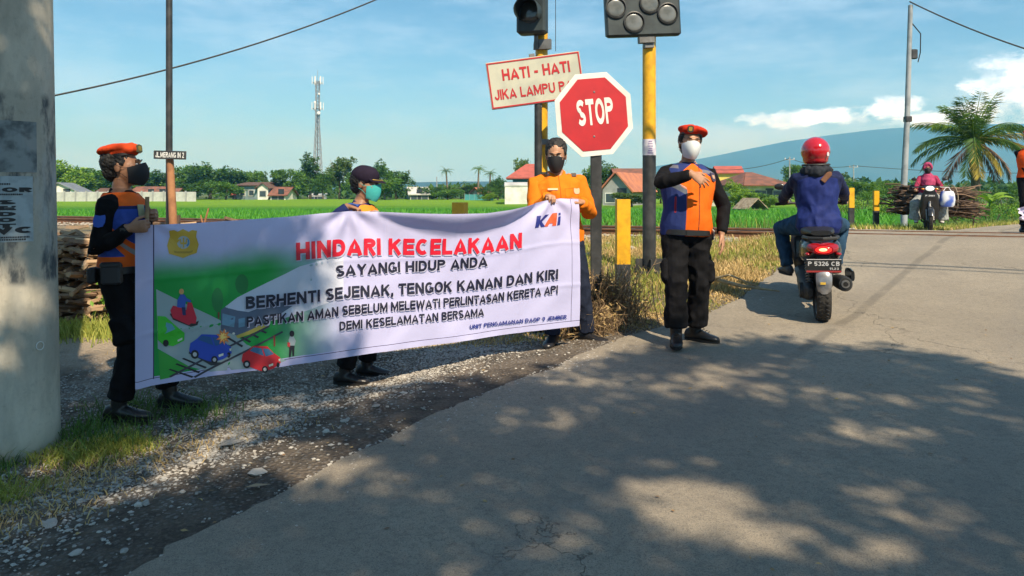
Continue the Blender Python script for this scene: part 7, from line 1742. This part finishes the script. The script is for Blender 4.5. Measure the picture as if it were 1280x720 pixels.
mb = MB(); pts = [(-.12, .06, 1.43), (-.11, .135, 1.38), (-.04, .168, 1.30), (.05, .175, 1.20), (.14, .155, 1.08)]; pts = [(-p[0], p[1], p[2]) for p in pts]; pts = [(-a, b, c) for a, b, c in pts]; mb.tube([p5.T(q) for q in pts[:3]], [.028, .032, .030], 8, flat=.25, side=(1, 0, .5)); p5.garment('sling_strap', mb, cloth('brown_strap', (.16, .08, .05)), folds=.001, vox=.006)
p5.trousers('jeans', cloth('blue_jeans', (.03, .075, .14), var=.6), r=(.118, .122, .100, .080, .070, .060), cuff=.96, folds=.010, waist=1.0); p5.boots(shaft=.02, name='shoe', m=mat('grey_shoe', (.05, .05, .055), .6))
M_helm = mat('glossy_red_helmet', (.48, .010, .018), .16, coat=1.0, var=(.40, .008, .016), vscale=4)
def helmet(p, m):
    mb = MB(); H_, M_ = p.Hd, p.Hm; mb.ell(H_((0, .012, .035)), (.128, .148, .130), M_, 30, 20); mb.ell(H_((0, .005, -.040)), (.112, .128, .075), M_, 26, 14); mb.ell(H_((0, -.06, -.055)), (.095, .085, .050), M_, 22, 12)
    o = p.garment('helmet', mb, m, folds=0, vox=.006, smooth=10); mb = MB(); mb.tube([H_((.116*math.sin(a), .012+.135*math.cos(a)*.95, -.095)) for a in [R(i*15-90) for i in range(13)]], .011, 8); mb.build('rim_trim', M_matte, o, True)
    k = mb.__class__(); k.ell(H_((0, -.075, .02)), (.108, .085, .062), M_, 22, 12); k.build('visor', mat('smoked_visor', (.015, .015, .02), .08, coat=1), o, True)
    k = MB(); k.prism(circ(0, 0, .016, .020, 12), lambda a, b, d: H_((-.085+a*.6, .128-a*.9*0+d, -.0+b)), -.004, .006); k.build('helmet_sticker', M_pw, o); return o
helmet(p5, M_helm)

# woman coming over the crossing with a huge load of firewood
wx, wy = 9.25, 16.9; wz = zroad(wx, wy)+.01; wrz = R(-25)
cubb = scooter('small black motorbike with white headlight carrying the woman in pink and firewood', (wx, wy, wz), wrz, M_bodyk, cub=True)
p6 = Person('person', 'woman in pink headscarf and tunic and grey skirt riding the loaded motorbike toward us', (wx, wy, wz), wrz, 1.53, pel=(0, .12, .90), lean=(0, R(4), 0), head=(0, R(2), 0), vox=.009, dec=.5)
p6.arm(1, (.30, -.36, 1.03), (.5, .5, -1), dict(d=(0, -1, -.1), n=(0, -.2, -1), th=(-1, 0, 0), curl=.95)); p6.arm(-1, (-.30, -.36, 1.03), (-.5, .5, -1), dict(d=(0, -1, -.1), n=(0, -.2, -1), th=(1, 0, 0), curl=.95))
p6.leg(1, (.27, -.12, .30), (.6, -1, .3), (.1, -1, 0)); p6.leg(-1, (-.26, -.12, .30), (-.6, -1, .3), (-.1, -1, 0)); p6.body(M_skind)
M_pink = cloth('rose_pink_cloth', (.33, .035, .085), var=.7)
mb = MB(); p6.torso(mb, .035, .80, 1.43); p6.sleeves(mb, (.062, .062, .056, .052, .05, .046)); p6.garment('tunic', mb, M_pink, folds=.013, vox=.010)
mb = MB(); H_ = p6.Hd; mb.ell(H_((0, .035, .028)), (.100, .105, .115), p6.Hm, 20, 14); mb.tube([H_((0, .03, -.03)), H_((0, .03, -.11)), p6.T((0, .01, 1.40)), p6.T((0, -.02, 1.28)), p6.T((0, -.03, 1.17))], [.088, .100, .185, .255, .275], 22, flat=.72)
for a in range(-6, 7): q = R(a*14); mb.ell(H_((math.sin(q)*.075, -.050, .012+math.cos(q)*.098 - .0)), (.020, .024, .020), p6.Hm, 8, 6)
p6.garment('headscarf', mb, cloth('pink_scarf_cloth', (.40, .06, .14), var=.65), folds=.010, fscale=(12, 12, 7), vox=.008, seed=4); p6.mask(MATS['black_face_mask'], bulge=.03)
M_skirt = cloth('grey_skirt_cloth', (.34, .36, .35), var=.6); mb = MB(); p6.torso(mb, .02, .80, 1.0)
for k_ in (-1, 1): h, kn, an = p6.hp[k_], p6.kn[k_], p6.an[k_]; mb.tube([h, h.lerp(kn, .5), kn, kn.lerp(an, .5), kn.lerp(an, .95) + Vector((k_*.03, 0, 0))], [.12, .115, .11, .125, .15], 18)
p6.garment('skirt', mb, M_skirt, folds=.016, vox=.010, seed=8); p6.boots(shaft=.0, name='sandal', m=mat('pale_sandal', (.5, .48, .45), .7))
hb_ = thing('shopping_bag', 'blue and white bag hanging from the handlebar beside the woman', 'bag', (wx, wy, wz)); Lw = cubb.rotation_euler
Mw = Matrix.Rotation(wrz, 3, 'Z'); mb = MB(); c_ = Mw @ Vector((.34, -.40, .0)); mb.rings([[c_ + Vector((math.cos(q)*a, math.sin(q)*a*.7, z)) for q in [2*math.pi*i/14 for i in range(14)]] for a, z in ((.12, .56), (.15, .60), (.165, .72), (.15, .84), (.12, .90))])
mb.build('bag_body', mat('bag_blue_white', (.65, .68, .74), .5, var=(.06, .12, .45), vscale=5, vdetail=1), hb_, True); mb = MB(); mb.tube([c_+Vector((-.10, 0, .88)), c_+Vector((-.03, 0, .98)), c_+Vector((.03, 0, .98)), c_+Vector((.10, 0, .88))], .008, 6); mb.build('handle', M_pw, hb_)
lb = thing('firewood_bundle', 'wide bundle of dark branches tied crosswise behind the woman on the motorbike', 'firewood bundle', (wx+.40, wy+.42, wz+.28), R(-3)); rg = random.Random(61)
M_branch = mat('dark_branch', (.075, .048, .035), .9, attr=(.27, .175, .11), var=(.05, .034, .026), vscale=7)
BR = []
for i in range(8):
    r2 = random.Random(200+i); mb = MB(); mb.tv = r2.random()**1.6; pts = [(-1.05 + j*.35, r2.gauss(0, .025), r2.gauss(0, .022)) for j in range(7)]; r_ = r2.uniform(.012, .026); mb.tube(pts, [r_*(1-.08*j) for j in range(7)], 6)
    for _ in range(2): q = Vector(pts[4+r2.randrange(2)]); mb.tube([q, q+Vector((.28, r2.gauss(0, .08), r2.gauss(0, .08)))], [r_*.5, .004], 4)
    BR.append(mb.mesh('branch', M_branch, True))
for i in range(120):
    f = rg.random(); zz = .08+.62*f; wdt = .26*math.sin(math.pi*(f*.8+.12))+.05; o = link('branch', BR[rg.randrange(8)], lb, (rg.gauss(0, .09), rg.uniform(-wdt, wdt), zz - 0.0), (rg.random()*6, .05+rg.gauss(0, .05), rg.gauss(0, .06))); s_ = rg.uniform(.62, .98); o.scale = (s_, 1, 1)
for x in (-.35, .35):
    mb = MB(); mb.tube([(x+.01*math.sin(q), .30*math.cos(q), .40+.36*math.sin(q)) for q in [2*math.pi*i/20 for i in range(21)]], .008, 5); mb.build('rope', mat('rope', (.35, .30, .22), .9), lb)
mb = MB(); mb.tube([(.86, .02, .42), (.87, .0, .12), (.84, .02, -.18)], [.022, .018, .012], 6); mb.tube([(.78, .0, -.05), (.92, .0, -.10)], .010, 5); mb.build('hanging_branch', M_branch, lb, True)
# ------------------------------------------------------------------ humid air
mb = MB(); mb.box((0, 1700, 135), (12000, 5600, 290)); me = mb.mesh('haze', [])
hz_ = link('haze', me); hz_['kind'] = 'stuff'
hm = bpy.data.materials.new('humid_air'); hm.use_nodes = True; t = NT(hm.node_tree)
pv = t.n('ShaderNodeVolumePrincipled'); pv.inputs['Color'].default_value = (.11, .47, 1.0, 1); pv.inputs['Density'].default_value = .00040; pv.inputs['Absorption Color'].default_value = (1, 1, 1, 1); pv.inputs['Anisotropy'].default_value = .0
o = t.n('ShaderNodeOutputMaterial'); t.l(pv.outputs[0], o.inputs['Volume']); me.materials.append(hm)
